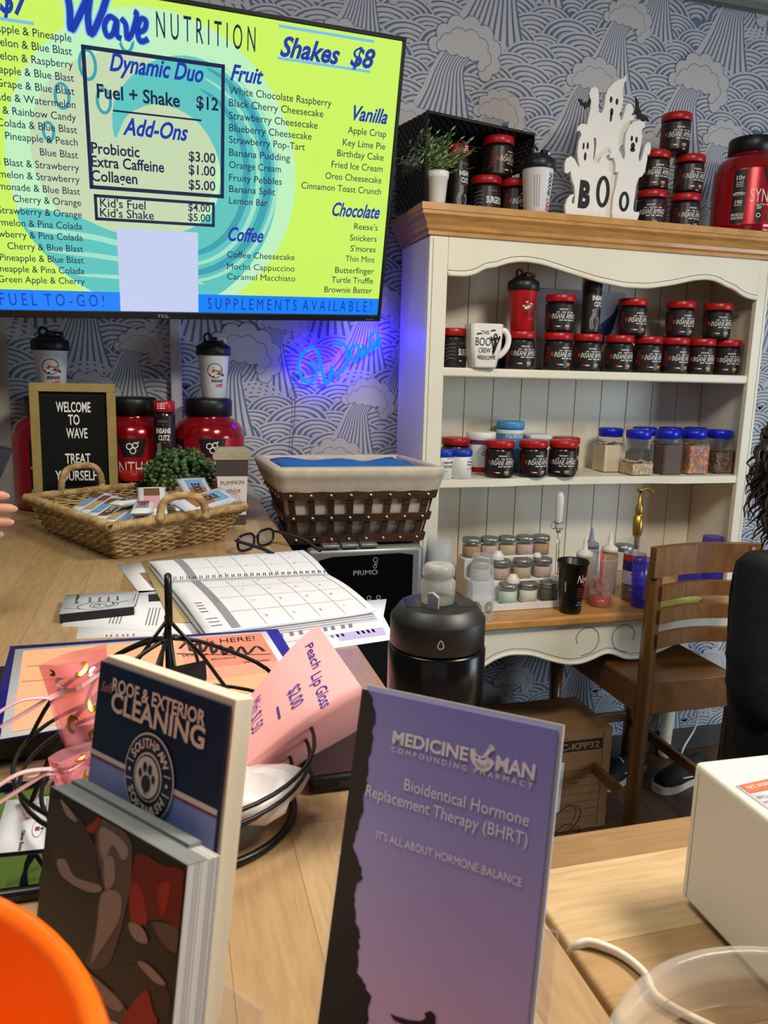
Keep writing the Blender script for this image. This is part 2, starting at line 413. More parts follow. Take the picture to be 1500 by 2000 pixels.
# ================================================================ hutch
cream = noisy('cream_paint', (226, 220, 198), (231, 226, 206), 6, rough=0.42)
groove = mat('groove_shadow', (112, 104, 92), 0.8)
oak = planks('honey_oak', [(196, 142, 78), (206, 154, 88), (186, 130, 68)], 2.0, 0.09, mcol=(176, 122, 62), mortar=0.0003, rough=0.35, grain=0.25, gscale=10, coat=0.15)
HX0, HX1, HY, HB = 0.72, 1.882, 2.15, 2.42
hut = thing('hutch', 'cream painted display hutch with honey oak cornice and worktop, filled with jars', 'hutch', (0, 0, 0))
ZT = 1.922
def hutch():
    H = hut
    # cornice: oak moulding swept round front and both sides
    b = MB(oak)
    prof = [(0.0, 1.842), (0.006, 1.842), (0.006, 1.852), (0.012, 1.858), (0.014, 1.868), (0.024, 1.884), (0.034, 1.893), (0.034, 1.902), (0.037, 1.903), (0.037, 1.921), (0.034, ZT), (-0.02, ZT)]
    rows = []
    for d, z in prof:
        rows.append([b.bm.verts.new(p) for p in ((HX0 - d, HB + 0.01, z), (HX0 - d, HY - d, z), (HX1 + d, HY - d, z), (HX1 + d, HB + 0.01, z))])
    for i in range(len(rows) - 1):
        for k in range(3): b.face([rows[i][k], rows[i][k + 1], rows[i + 1][k + 1], rows[i + 1][k]])
    b.box(HX0 + .002, HX1 - .002, HY + .002, HB + 0.01, 1.8425, ZT - 0.001)
    b.build('cornice', H)
    for x0, x1 in ((HX0, HX0 + 0.02), (HX1 - 0.02, HX1)):
        b = MB(cream); b.box(x0, x1, HY + 0.02, HB, 0.762, 1.8415, 0.002); b.build('side_panel', H)
    for x0, x1, g in ((HX0, HX0 + 0.057, HX0 + 0.011), (HX1 - 0.043, HX1, HX1 - 0.011)):
        b = MB(cream, groove); b.box(x0, x1, HY, HY + 0.0195, 0.762, 1.8415, 0.002)
        b.m(groove).box(g - 0.0008, g + 0.0008, HY - 0.0002, HY + 0.002, 0.77, 1.835); b.build('stile', H)
    # valance with two arches
    xa, xb = HX0 + 0.0575, HX1 - 0.0435
    def vz(x):
        u = (x - xa) / (xb - xa)
        key = [(0, 1.737), (0.05, 1.737), (0.085, 1.746), (0.105, 1.765), (0.135, 1.766), (0.17, 1.782), (0.22, 1.79), (0.28, 1.785), (0.36, 1.766), (0.45, 1.746), (0.54, 1.734), (0.62, 1.735), (0.70, 1.75), (0.77, 1.768), (0.82, 1.774), (0.86, 1.768), (0.89, 1.753), (0.915, 1.75), (0.94, 1.733), (0.97, 1.722), (1, 1.72)]
        for (a, za), (c, zc) in zip(key, key[1:]):
            if u <= c: return za + (zc - za) * (u - a) / (c - a)
        return key[-1][1]
    xs = [xa + (xb - xa) * k / 120 for k in range(121)]
    zs = [vz(x) for x in xs]
    for _ in range(4): zs = [zs[0]] + [(zs[i - 1] + 2 * zs[i] + zs[i + 1]) / 4 for i in range(1, 120)] + [zs[-1]]
    b = MB(cream, groove)
    b.prism([(x, z) for x, z in zip(xs, zs)] + [(xb, 1.8415), (xa, 1.8415)], 0.019, frame((0, HY + 0.0195, 0), (1, 0, 0), (0, 0, 1)))
    b.tube([(x, HY + 0.003, z + 0.002) for x, z in zip(xs, zs)], 0.006, 8)
    b.m(groove).tube([(x, HY - 0.0003, z + 0.0125) for x, z in zip(xs, zs)], 0.0008, 5)
    b.build('valance', H)
    # back panel: tongue and groove boards
    b = MB(cream, groove); b.m(groove).box(HX0 + 0.021, HX1 - 0.021, HB - 0.008, HB, 0.762, 1.84)
    n = 11; w = (HX1 - HX0 - 0.042) / n
    b.m(cream)
    for k in range(n):
        x0 = HX0 + 0.021 + k * w
        b.box(x0 + 0.0012, x0 + w - 0.0012, HB - 0.016, HB - 0.0075, 0.762, 1.84, 0.0012, seg=1)
    b.build('back_panel', H)
    b = MB(cream); b.box(HX0 + 0.0205, HX1 - 0.0205, HY + 0.005, HB - 0.0165, 1.4495, 1.477, 0.006); b.build('shelf', H)
    # lower shelf with a shallow bowed front
    b = MB(cream); pts = [(HX0 + 0.0205, HB - 0.0165)]
    fr = [(HX0 + 0.0205, HY + 0.004), (0.95, HY + 0.004), (1.02, HY + 0.010), (1.10, HY + 0.022), (1.30, HY + 0.028), (1.5, HY + 0.022), (1.58, HY + 0.010), (1.65, HY + 0.004), (HX1 - 0.0205, HY + 0.004)]
    pts += [(p.x, p.y) for p in spline([(x, y, 0) for x, y in fr], 5)] + [(HX1 - 0.0205, HB - 0.0165)]
    b.prism(pts, 0.024, Matrix.Translation((0, 0, 1.121))); b.build('shelf', H)
    # worktop, apron, legs
    WX0, WX1, WY = 0.70, 1.90, 1.945
    b = MB(oak); b.box(WX0, WX1, WY, HB, 0.732, 0.7615, 0.008, seg=3); b.build('worktop', H)
    def az(x):
        key = [(0.73, .60), (0.80, .60), (0.86, .615), (0.90, .640), (0.95, .652), (1.02, .645), (1.08, .622), (1.14, .604), (1.19, .604), (1.235, .618), (1.27, .634), (1.30, .626), (1.34, .606), (1.39, .604), (1.46, .622), (1.53, .650), (1.58, .664), (1.63, .668), (1.67, .655), (1.69, .646), (1.72, .640), (1.74, .622), (1.77, .606), (1.80, .60), (1.88, .60)]
        for (a, za), (c, zc) in zip(key, key[1:]):
            if x <= c: return za + (zc - za) * (x - a) / (c - a)
        return .60
    xs = [0.73 + 1.14 * k / 130 for k in range(131)]; zs = [az(x) for x in xs]
    for _ in range(5): zs = [zs[0]] + [(zs[i - 1] + 2 * zs[i] + zs[i + 1]) / 4 for i in range(1, 130)] + [zs[-1]]
    b = MB(cream, groove)
    b.prism([(x, z) for x, z in zip(xs, zs)] + [(1.87, 0.7315), (0.73, 0.7315)], 0.02, frame((0, WY + 0.04, 0), (1, 0, 0), (0, 0, 1)))
    b.tube([(x, WY + 0.022, z + 0.002) for x, z in zip(xs, zs)], 0.006, 8)
    b.m(groove)
    b.tube([(x, WY + 0.0197, z + 0.017) for x, z in zip(xs[4:-4], zs[4:-4])], 0.0008, 5)
    for cx, sg in ((1.205, 1), (1.325, -1)):      # carved scrolls
        sc = [(cx + sg * (-0.035 + 0.0), 0.668), (cx - sg * 0.040, 0.690), (cx - sg * 0.022, 0.712), (cx + sg * 0.008, 0.716), (cx + sg * 0.032, 0.698), (cx + sg * 0.036, 0.668), (cx + sg * 0.018, 0.640), (cx - sg * 0.02, 0.628)]
        b.tube(spline([(x, WY + 0.0197, z) for x, z in sc], 8), 0.0012, 6)
    for cx in (1.70, 1.76):
        b.tube(spline([(cx, WY + .0197, 0.69), (cx + 0.012, WY + .0197, 0.675), (cx + 0.03, WY + .0197, 0.668)], 6), 0.0015, 6)
    b.build('apron', H)
    for x, y in ((0.76, WY + 0.06), (1.84, WY + 0.06), (0.76, HB - 0.03), (1.84, HB - 0.03)):
        b = MB(cream); b.lathe([(0.020, 0.0), (0.026, 0.02), (0.022, 0.05), (0.03, 0.30), (0.026, 0.33), (0.034, 0.36), (0.034, 0.40)], 20, (x, y, 0.001)); b.box(x - .035, x + .035, y - .015 if y < 2.2 else y - .035, y + .03, 0.40, 0.731, 0.002); b.build('leg', H)
    for x in (0.745, 1.855):
        b = MB(cream); b.box(x - .01, x + .01, WY + 0.092, HB - 0.066, 0.60, 0.7315); b.build('side_rail', H)
hutch()

# ================================================================ television
TVw, TVh = 1.226, 0.7055
_h = ray(4244, 666).normalized(); _e = ray(795, 73).cross(ray(743, 628)); _v = _h.cross(_e).normalized()
if _v.z < 0: _v = -_v
_n = _h.cross(_v)                              # points to the viewer
TVO = PY(743, 628, 2.2) - _h * TVw             # lower left outer corner
if _n.y > 0: _n = -_n
def tuv(px, py):
    q = PP(px, py, TVO, _n) - TVO; return q.dot(_h), q.dot(_v)
tvM = Matrix(((_h.x, _v.x, _n.x, TVO.x), (_h.y, _v.y, _n.y, TVO.y), (_h.z, _v.z, _n.z, TVO.z), (0, 0, 0, 1)))
black = mat('black_plastic', (16, 16, 18), 0.35)
def television():
    T = thing('television', 'wall mounted flat screen showing a yellow green drinks and shakes menu', 'television', M=tvM)
    b = MB(black)
    bz = 0.010
    b.box(0, TVw, 0, 0.018, -0.03, 0.0, 0.002); b.box(0, TVw, TVh - bz, TVh, -0.03, 0, 0.002)
    b.box(0, bz, 0.018, TVh - bz, -0.03, 0, 0.002); b.box(TVw - bz, TVw, 0.018, TVh - bz, -0.03, 0, 0.002)
    b.build('bezel', T)
    b = MB(black); b.box(0.004, TVw - 0.004, 0.004, TVh - 0.004, -0.032, -0.006); b.box(0.15, TVw - 0.15, 0.06, 0.42, -0.07, -0.0325, 0.01); b.build('rear_case', T)
    b = MB(mat('silver_print', (150, 150, 155), 0.4))
    f0 = lambda x, y: Vector((x, y, 0.0004))
    u, v = tuv(307, 618); b.text('TCL', 0.0075, f0, u, 0.004, w=0.03, bold=.02)
    u, v = tuv(722, 628); b.text('Roku TV', 0.0035, f0, TVw - 0.045, 0.004, w=0.022)
    b.build('maker_lettering', T)
    b = MB(mat('tv_wall_bracket', (25, 25, 28), 0.5, 0.5)); p = Vector((0.55, 0.2, -0.0705))
    w0 = tvM.inverted() @ Vector((TVO.x + 0.55, YW - 0.035, TVO.z + 0.42))
    b.box(0.48, 0.62, 0.16, 0.30, -0.085, -0.0705); b.tube([(0.55, 0.23, -0.08), (w0.x, w0.y, w0.z)], 0.02, 10); b.build('wall_arm', T)
    glow = 1.0
    E = lambda n, c: mat(n, c, emit=glow)
    lime = E('screen_lime', (203, 243, 96)); pale = E('screen_mint', (190, 240, 190)); teal = E('screen_teal', (92, 196, 190)); teal2 = E('screen_teal_dark', (56, 160, 176))
    sand = E('screen_sand', (196, 216, 176)); navy = E('screen_navy', (14, 28, 72)); blue = E('screen_blue', (16, 52, 170)); bar = E('screen_bar_blue', (8, 128, 250)); sky = E('screen_sky_line', (120, 190, 240)); wht = E('screen_white', (196, 206, 240)); foam = E('screen_foam', (160, 226, 200))
    sb = MB(lime); sb.flatpoly([(bz, 0.018), (TVw - bz, 0.018), (TVw - bz, TVh - bz), (bz, TVh - bz)], z=-0.004); scr = sb.build('screen', T)
    b = MB(pale)
    def L(z): return lambda x, y: Vector((x, y, z))
    c = tuv(290, 300); R = 0.335
    c = (0.62, 0.345)
    b.m(pale).disc(c, R, seg=64, z=-0.0038)
    # wave emblem inside the disc
    k = R
    P = lambda *q: [(c[0] + x * k, c[1] + y * k) for x, y in q]
    b.m(sand).disc((c[0] - 0.22 * k, c[1] + 0.10 * k), 0.62 * k, seg=48, z=-0.0037)
    big = [(-0.95, -0.30), (-0.6, -0.32), (-0.3, -0.42), (0.05, -0.42), (0.36, -0.24), (0.42, 0.08), (0.28, 0.34), (0.02, 0.44), (-0.2, 0.36), (-0.3, 0.2), (-0.28, 0.46), (-0.02, 0.70), (0.32, 0.74), (0.66, 0.52), (0.84, 0.1), (0.82, -0.3), (0.6, -0.68), (0.25, -0.92), (-0.2, -0.96), (-0.6, -0.78), (-0.86, -0.52)]
    sp = spline([(x, y, 0) for x, y in P(*big)], 5, True)
    b.m(teal).flatpoly([(p.x, p.y) for p in sp], z=-0.0036)
    for off, w, mm in ((0.10, 0.05, teal2), (0.24, 0.035, foam), (0.36, 0.06, teal2), (0.47, 0.03, foam)):
        q = []
        for i in range(15):
            a = -1.9 + 3.2 * i / 14
            q.append((c[0] + (0.16 + (0.40 + off * 0.62) * math.cos(a)) * k, c[1] + (0.02 + (0.52 + off * .55) * math.sin(a) * 0.98) * k))
        b.m(mm).stroke(q, w * k, L(-0.0035), 4, taper=True)
    for x0, y0, x1, y1, w in ((-0.9, -.42, .1, -.62, .04), (-.8, -.56, .3, -.76, .035), (-.6, -.72, .3, -.87, .03)):
        b.m(foam).stroke(P((x0, y0), ((x0 + x1) / 2, (y0 + y1) / 2 + .05), (x1, y1)), w * k, L(-0.0035), 6, taper=True)
    for x, y, r in ((-.62, .42, .06), (-.45, .62, .07), (-.2, .8, .06), (-.72, .2, .045), (-.36, .42, .06)):
        b.m(teal2).stroke(ell(c[0] + x * k, c[1] + y * k, r * k * .7, r * k * 1.2, 14), 0.02 * k, L(-0.0034), 2, True)
    b.m(bar).flatpoly([(bz, 0.018), (TVw - bz, 0.018), (TVw - bz, tuv(760, 590)[1] + 0.008), (bz, tuv(0, 565)[1])], z=-0.0033)
    q0 = tuv(228, 446); q1 = tuv(388, 608)
    b.m(wht).flatpoly([(q0[0], 0.0185), (q1[0], 0.0185), (q1[0], q0[1]), (q0[0], q0[1])], z=-0.0032)
    b.build('wave_artwork', scr)
    b = MB(navy); z = L(-0.0028)
    def rect(px0, py0, px1, py1, w):
        a = tuv(px0, py0); d = tuv(px1, py1)
        x0, y1 = a; x1, y0 = d
        b.m(navy)
        for r in ((x0, y0, x1, y0 + w), (x0, y1 - w, x1, y1), (x0, y0, x0 + w, y1), (x1 - w, y0, x1, y1)):
            b.flatpoly([(r[0], r[1]), (r[2], r[1]), (r[2], r[3]), (r[0], r[3])], z=-0.003)
    rect(158, 86, 438, 388, 0.0085); rect(183, 379, 420, 444, 0.007)
    def tx(s, px, py, px2, h, al='L', m=navy, bold=.012, shear=0, py2=None):
        """line of menu lettering from (px, py) on its baseline to px2"""
        u, v = tuv(px, py); u2, v2 = tuv(px2, py2 if py2 else py)
        if al == 'R': b.m(m).text(s, h, z, max(u, u2), v, al='R', bold=bold, shear=shear, w=abs(u2 - u) if px2 != px else None)
        else: b.m(m).text(s, h, z, u, v, w=u2 - u if px2 != px else None, bold=bold, shear=shear)
    # heading
    u, v = tuv(135, 62); b.m(blue)
    wv = tuv(135, 55); W0 = wv[0]; V0 = wv[1]
    for mm, ww, zz in ((pale, 0.025, -0.00275), (sky, 0.019, -0.0027), (blue, 0.0135, -0.0026)):
        q = lambda *p: [(W0 + x * .78 - .004, V0 - .004 + y * .92 - x * .1) for x, y in p]
        b.m(mm)
        b.stroke(q((0.0, 0.095), (0.010, 0.05), (0.010, 0.004), (0.03, 0.03), (0.062, 0.082), (0.056, 0.04), (0.062, 0.006), (0.09, 0.05), (0.112, 0.10)), ww, L(zz), 6)
        b.stroke(q((0.128, 0.050), (0.112, 0.052), (0.098, 0.032), (0.104, 0.012), (0.120, 0.020), (0.132, 0.050), (0.130, 0.02), (0.142, 0.014)), ww * .8, L(zz), 5)
        b.stroke(q((0.142, 0.056), (0.155, 0.046), (0.158, 0.018), (0.172, 0.034), (0.186, 0.072), (0.178, 0.078)), ww * .8, L(zz), 5)
        b.stroke(q((0.186, 0.036), (0.206, 0.048), (0.210, 0.066), (0.196, 0.066), (0.186, 0.040), (0.194, 0.020), (0.216, 0.030)), ww * .8, L(zz), 5)
    tx('N U T R I T I O N', 306, 72, 499, 0.052, py2=101, bold=.0)
    for px0, py0, px1 in ((545, 50, 732), (543, 113, 724)):
        a = tuv(px0, py0); d = tuv(px1, py0 + 24)
        b.m(sky).flatpoly([(a[0], a[1] - .003), (d[0], a[1] - .003), (d[0], a[1] + .003), (a[0], a[1] + .003)], z=-0.0028)
    tx('Shakes', 547, 108, 664, 0.042, m=blue, bold=.03, shear=.35, py2=124)
    tx('$8', 684, 127, 732, 0.042, m=blue, bold=.03, shear=.3, py2=133)
    tx('$7', 0, 22, 62, 0.05, m=blue, bold=.03, shear=.3, py2=30)
    a = tuv(0, 36); b.m(sky).flatpoly([(0.02, a[1] - .003), (tuv(66, 40)[0], a[1] - .003), (tuv(66, 40)[0], a[1] + .003), (0.02, a[1] + .003)], z=-0.0028)
    tx('Fuel', 0, 22, 0, 0.05, al='R', m=blue, bold=.03, shear=.3) if False else None
    left = ['Apple & Pineapple', 'Watermelon & Blue Blast', 'Watermelon & Raspberry', 'Pineapple & Blue Blast', 'Grape & Blue Blast', 'Lemonade & Watermelon', 'Strawberry & Rainbow Candy', 'Pina Colada & Blue Blast', 'Pineapple & Peach', 'Blue Blast', 'Blue Blast & Strawberry', 'Watermelon & Strawberry', 'Lemonade & Blue Blast', 'Cherry & Orange', 'Strawberry & Orange', 'Watermelon & Pina Colada', 'Strawberry & Pina Colada', 'Cherry & Blue Blast', 'Pineapple & Blue Blast', 'Pineapple & Pina Colada', 'Green Apple & Cherry']
    rx = [(140, 82), (141, 108), (143, 134), (145, 160), (146, 186), (148, 212), (149, 237), (151, 261), (152, 285), (153, 310), (155, 335), (156, 358), (157, 381), (159, 403), (160, 426), (161, 449), (162, 471), (163, 493), (164, 515), (165, 536), (166, 556)]
    for s_, (px, py) in zip(left, rx):
        u, v = tuv(px, py); b.m(navy).text(s_, 0.0158, z, u, v, al='R', bold=.003, wmax=u - 0.015, w=text_mesh(s_, .003, 0)[2] * 0.0158 / CAP * 0.93)
    tx('Dynamic Duo', 214, 137, 398, 0.036, m=blue, bold=.025, shear=.35, py2=163)
    tx('Fuel + Shake', 190, 190, 352, 0.028, bold=.02, py2=209); tx('$12', 384, 211, 427, 0.027, bold=.02, py2=215)
    a = tuv(221, 216); d = tuv(394, 237); b.m(navy).flatpoly([(a[0], a[1] - .002), (d[0], a[1] - .002), (d[0], a[1] + .002), (a[0], a[1] + .002)], z=-0.003)
    tx('Add-Ons', 240, 262, 368, 0.036, m=blue, bold=.025, shear=.35, py2=270)
    for s_, p_, y0, y1, x2 in (('Probiotic', '$3.00', 299, 316, 273), ('Extra Caffeine', '$1.00', 325, 342, 321), ('Collagen', '$5.00', 353, 371, 269)):
        tx(s_, 179, y0, x2, 0.024, bold=.018, py2=y0 + 6); tx(p_, 369, y1 - 2, 421, 0.022, bold=.015, py2=y1)
    for s_, p_, y0, y1, x2 in (("Kid's Fuel", '$4.00', 404, 414, 285), ("Kid's Shake", '$5.00', 423, 433, 301)):
        tx(s_, 196, y0, x2, 0.020, bold=.01, py2=y0 + 6); tx(p_, 368, y1 - 2, 411, 0.018, bold=.01, py2=y1)
    tx('Fruit', 450, 156, 515, 0.034, m=blue, bold=.025, shear=.35, py2=160)
    for s_, y0, x2, y2 in (('White Chocolate Raspberry', 183, 648, 205), ('Black Cherry Cheesecake', 207, 632, 228), ('Strawberry Cheesecake', 232, 621, 250), ('Blueberry Cheesecake', 256, 609, 273), ('Strawberry Pop-Tart', 279, 596, 293), ('Banana Pudding', 304, 567, 314), ('Orange Cream', 328, 549, 337), ('Fruity Pebbles', 353, 551, 359), ('Banana Split', 375, 538, 382), ('Lemon Bar', 398, 523, 403)):
        tx(s_, 448, y0, x2, 0.0165, py2=y2, bold=.003)
    tx('Coffee', 446, 470, 515, 0.034, m=blue, bold=.025, shear=.35)
    for s_, y0, x2, y2 in (('Coffee Cheesecake', 503, 576, 508), ('Mocha Cappuccino', 526, 576, 530), ('Caramel Macchiato', 546, 577, 551)): tx(s_, 444, y0, x2, 0.016, py2=y2, bold=.003)
    for hd, items in ((('Vanilla', 690, 234, 757, 238), (('Apple Crisp', 680, 260, 755, 266), ('Key Lime Pie', 670, 284, 753, 289), ('Birthday Cake', 659, 305, 750, 311), ('Fried Ice Cream', 648, 327, 748, 332), ('Oreo Cheesecake', 636, 349, 746, 354), ('Cinnamon Toast Crunch', 589, 368, 745, 374))),
                      (('Chocolate', 649, 421, 742, 425), (("Reese's", 692, 448, 738, 451), ('Snickers', 684, 470, 736, 472), ("S'mores", 685, 491, 734, 493), ('Thin Mint', 675, 511, 732, 513), ('Butterfinger', 655, 533, 731, 534), ('Turtle Truffle', 648, 552, 729, 554), ('Brownie Batter', 634, 571, 727, 573)))):
        tx(hd[0], hd[1], hd[2], hd[3], 0.034, m=blue, bold=.025, shear=.35, py2=hd[4])
        for s_, x0, y0, x2, y2 in items: tx(s_, x0, y0, x2, 0.0165, py2=y2, bold=.003)
    tx('F U E L  T O - G O !', 0, 596, 204, 0.030, bold=0, py2=599, m=blue); tx('S U P P L E M E N T S  A V A I L A B L E !', 406, 604, 725, 0.030, bold=0, py2=609, m=blue)
    b.build('menu_lettering', scr)
    return T
television()
# ================================================================ jars, tubs and bottles
red_l = mat('red_lid', (172, 22, 24), 0.32); jarb = mat('jar_black', (20, 18, 20), 0.22, coat=.3); labk = mat('label_black', (30, 26, 28), 0.38)
ltx = mat('label_white', (232, 228, 222), 0.5); lred = mat('label_red', (190, 36, 34), 0.5); lgold = mat('label_gold', (196, 148, 60), 0.5)
lor = mat('label_orange', (206, 96, 40), 0.5); lgry = mat('label_grey', (126, 120, 124), 0.5); lblu = mat('label_blue', (50, 92, 170), 0.5); dkred = mat('label_dark_red', (120, 30, 30), 0.5)
def lid_mb(b, r, z0, h, ribs=40, inset=0.0015):
    b.lathe([(r - inset, z0), (r, z0 + 0.0015), (r, z0 + h - 0.003), (r - 0.002, z0 + h - 0.0006), (r - 0.005, z0 + h)], ribs, cap0=True)
    return b
def amino_jar(name, label, kind, r=0.0445, h=0.115, group=None):
    T = thing(name, label, 'jar', (0, 0, 0), 0, group)
    b = MB(jarb); b.lathe([(r - .006, 0), (r - .002, .002), (r, .006), (r, h - .030), (r - .003, h - .026), (r - .006, h - .022)], 32); b.build('jar_body', T)
    b = MB(red_l); lid_mb(b, r + .0015, h - .023, .023); b.build('lid', T)
    f = wrap_fn(r + .0005)
    b = MB(labk); q = r + .0003
    b.lathe([(q, .008), (q, h - .032)], 40, cap0=False, cap1=False); lb = b.build('label_wrap', T)
    b = MB(ltx, lred, lgold, lor)
    if kind == 'amino':
        b.m(ltx).text('INSANE', .0055, f, -.022, .066, w=.026, bold=.01, shear=.2); b.m(lred).text('LABZ', .0055, f, .007, .066, w=.018, bold=.01, shear=.2)
        b.m(ltx).text('INSANE AMINO', .0165, f, -.003, .0405, w=.085, al='C', bold=.012, shear=.3)
        for x, w in ((-.03, .010), (-.014, .012), (.002, .008), (.014, .014)): b.m(lred).flatpoly([]) if False else b.stroke([(x, .060), (x + w, .0602)], .0022, f, 2)
        for x, w in ((-.022, .012), (-.006, .010), (.008, .014), (.025, .008)): b.stroke([(x, .036), (x + w, .0362)], .0026, f, 2)
        b.m(lgold).stroke([(-.002, .019), (.013, .019)], .0075, f, 2); b.stroke([(0.0, .0125), (.011, .0125)], .0012, f, 2)
        b.m(lred).stroke([(-.036, .018), (-.031, .018)], .005, f, 2); b.m(ltx).stroke([(-.029, .0175), (-.016, .0175)], .003, f, 2)
        b.m(mat('label_ember', (140, 66, 30), .5)).stroke([(-.056, .049), (-.048, .049)], .012, f, 2)
        for k in range(5): b.m(dkred).stroke([(.030 + k * .004, .022 + k * .010), (.044, .028 + k * .011), (.050 + (k % 2) * .006, .020 + k * .012)], .0022, f, 3)
        for k in range(6): b.m(dkred).stroke([(-.085 + k * .005, .018 + k * .008), (-.07, .03 + k * .008), (-.058, .022 + k * .009)], .003, f, 3)
    else:
        b.m(lgry).text('INSANE', .0055, f, -.016, .068, w=.03, bold=.01); b.m(lred).stroke([(-.006, .062), (.030, .062)], .0028, f, 2)
        b.m(ltx).text('SURGEON', .019, f, -.020, .036, w=.062, bold=.03); b.m(lred).stroke([(-.004, .031), (.026, .031)], .003, f, 2)
        b.m(lblu).stroke([(-.008, .019), (.024, .019)], .006, f, 2); b.m(ltx).stroke([(-.016, .0195), (-.009, .0195)], .003, f, 2); b.stroke([(-.002, .012), (.022, .012)], .0016, f, 2)
        for k in range(5): b.m(lgry).stroke([(-.060, .020 + .011 * k), (-.044, .028 + .01 * k), (-.030, .024 + .011 * k)], .0016, f, 3)
    b.build('lettering', lb)
    return T
def cutz_bottle(name, label, r=0.029, h=0.19, group=None):
    T = thing(name, label, 'bottle', (0, 0, 0), 0, group)
    b = MB(jarb); b.lathe([(r - .004, 0), (r, .004), (r, h - .036), (r - .004, h - .031)], 28); b.build('bottle_body', T)
    b = MB(red_l); lid_mb(b, r, h - .031, .031, 32); f = wrap_fn(r + .0004)
    b.m(ltx); [b.stroke([(-.012, h - .020 + k * .006), (.010, h - .020 + k * .006)], .0035, f, 2) for k in range(3)]
    b.build('cap', T)
    b = MB(labk); b.lathe([(r + .0003, .006), (r + .0003, h - .04)], 32, cap0=False, cap1=False); lb = b.build('label_wrap', T)
    f = wrap_fn(r + .0008); b = MB(ltx, lgry, lred)
    b.m(lgry).text('INSANE', .006, f, .002, h - .058, w=.026, al='C', bold=.01); b.m(lred).stroke([(-.012, h - .064), (.018, h - .064)], .002, f, 2)
    b.m(ltx).text('INSANE', .014, f, .004, h - .088, w=.042, al='C', bold=.035); b.text('CUTZ', .014, f, .006, h - .107, w=.032, al='C', bold=.035)
    b.m(lred).stroke([(-.006, h - .113), (.02, h - .113)], .0025, f, 2)
    b.m(lgry).stroke([(-.012, .014), (-.016, .04), (-.008, .06), (-.010, .075)], .012, f, 6); b.stroke([(.004, .012), (.010, .04), (.002, .05)], .006, f, 5)
    b.build('lettering', lb)
    return T
jug_red = mat('jug_red', (150, 14, 26), 0.16, metal=0.35, coat=.5)
def jug(name, label, group=None):
    r = .105; h = .31
    T = thing(name, label, 'tub', (0, 0, 0), 0, group)
    b = MB(jug_red); b.lathe([(.085, 0), (.097, .004), (.103, .014), (.100, .022), (.104, .03), (r, .05), (r, .19), (.104, .205), (.100, .222), (.092, .236), (.080, .247), (.068, .252), (.066, .256), (.066, .27)], 48); b.build('tub_body', T)
    b = MB(mat('cap_black', (14, 14, 15), 0.4)); b.lathe([(.066, .258), (.070, .260), (.070, .303), (.067, .308), (.060, .310)], 56); b.build('cap', T)
    b = MB(mat('jug_label_red', (172, 24, 40), 0.28, metal=.3)); b.lathe([(r + .0004, .03), (r + .0004, .20)], 48, cap0=False, cap1=False); lb = b.build('label_wrap', T)
    f = wrap_fn(r + .0012); b = MB(labk, ltx, lgry)
    def patch(pts, n=6):
        (ax, ay), (bx, by), (cx, cy), (dx, dy) = pts
        for k in range(n):
            t0, t1 = k / n, (k + 1) / n
            b.poly([f(ax + (bx - ax) * t0, ay + (by - ay) * t0), f(ax + (bx - ax) * t1, ay + (by - ay) * t1), f(dx + (cx - dx) * t1, dy + (cy - dy) * t1), f(dx + (cx - dx) * t0, dy + (cy - dy) * t0)])
    b.m(labk); patch([(-.026, .148), (.026, .148), (.042, .199), (-.042, .199)]); patch([(-.128, .034), (-.088, .034), (-.088, .196), (-.128, .196)]); patch([(-.056, .036), (-.034, .036), (-.034, .092), (-.056, .092)], 3)
    f = wrap_fn(r + .0018); b.m(ltx)
    for cx, cy, rr in ((-.009, .178, .008), (.007, .181, .007), (.0, .166, .008)): b.stroke(ell(cx, cy, rr, rr, 10), .003, f, 2, True)
    b.stroke([(.006, .186), (.018, .190)], .003, f, 2)
    b.text('SYNTHA-6', .042, f, 0, .096, w=.15, al='C', bold=-.005); b.text('ULTRA PREMIUM PROTEIN', .006, f, 0, .086, w=.11, al='C')
    for y, s, hh in ((.165, '10g', .014), (.118, 'RECOVERY', .008), (.092, '190', .012), (.056, 'MUSCLE', .008), (.046, 'BUILDING', .008)): b.text(s, hh, f, -.108, y, al='C', wmax=.036, bold=.02)
    for y in (.158, .152, .146, .127, .088): b.stroke([(-.120, y), (-.098, y)], .002, f, 2)
    b.text('22g', .011, f, -.045, .076, al='C', wmax=.016, bold=.02); b.stroke(ell(-.045, .056, .006, .006, 10), .002, f, 2, True)
    b.m(mat('choc_brown', (86, 50, 32), 0.5))
    for k in range(9): b.disc((0, 0), .001) if False else b.stroke(ell(-.010 + .012 * (k % 5), .060 - .012 * (k // 5), .006, .005, 8), .008, f, 1, True)
    b.build('lettering', lb)
    return T
shk_w = mat('shaker_white', (222, 222, 226), 0.45); shk_r = mat('shaker_red', (186, 24, 28), 0.35); shk_k = mat('shaker_lid_black', (20, 22, 26), 0.4)
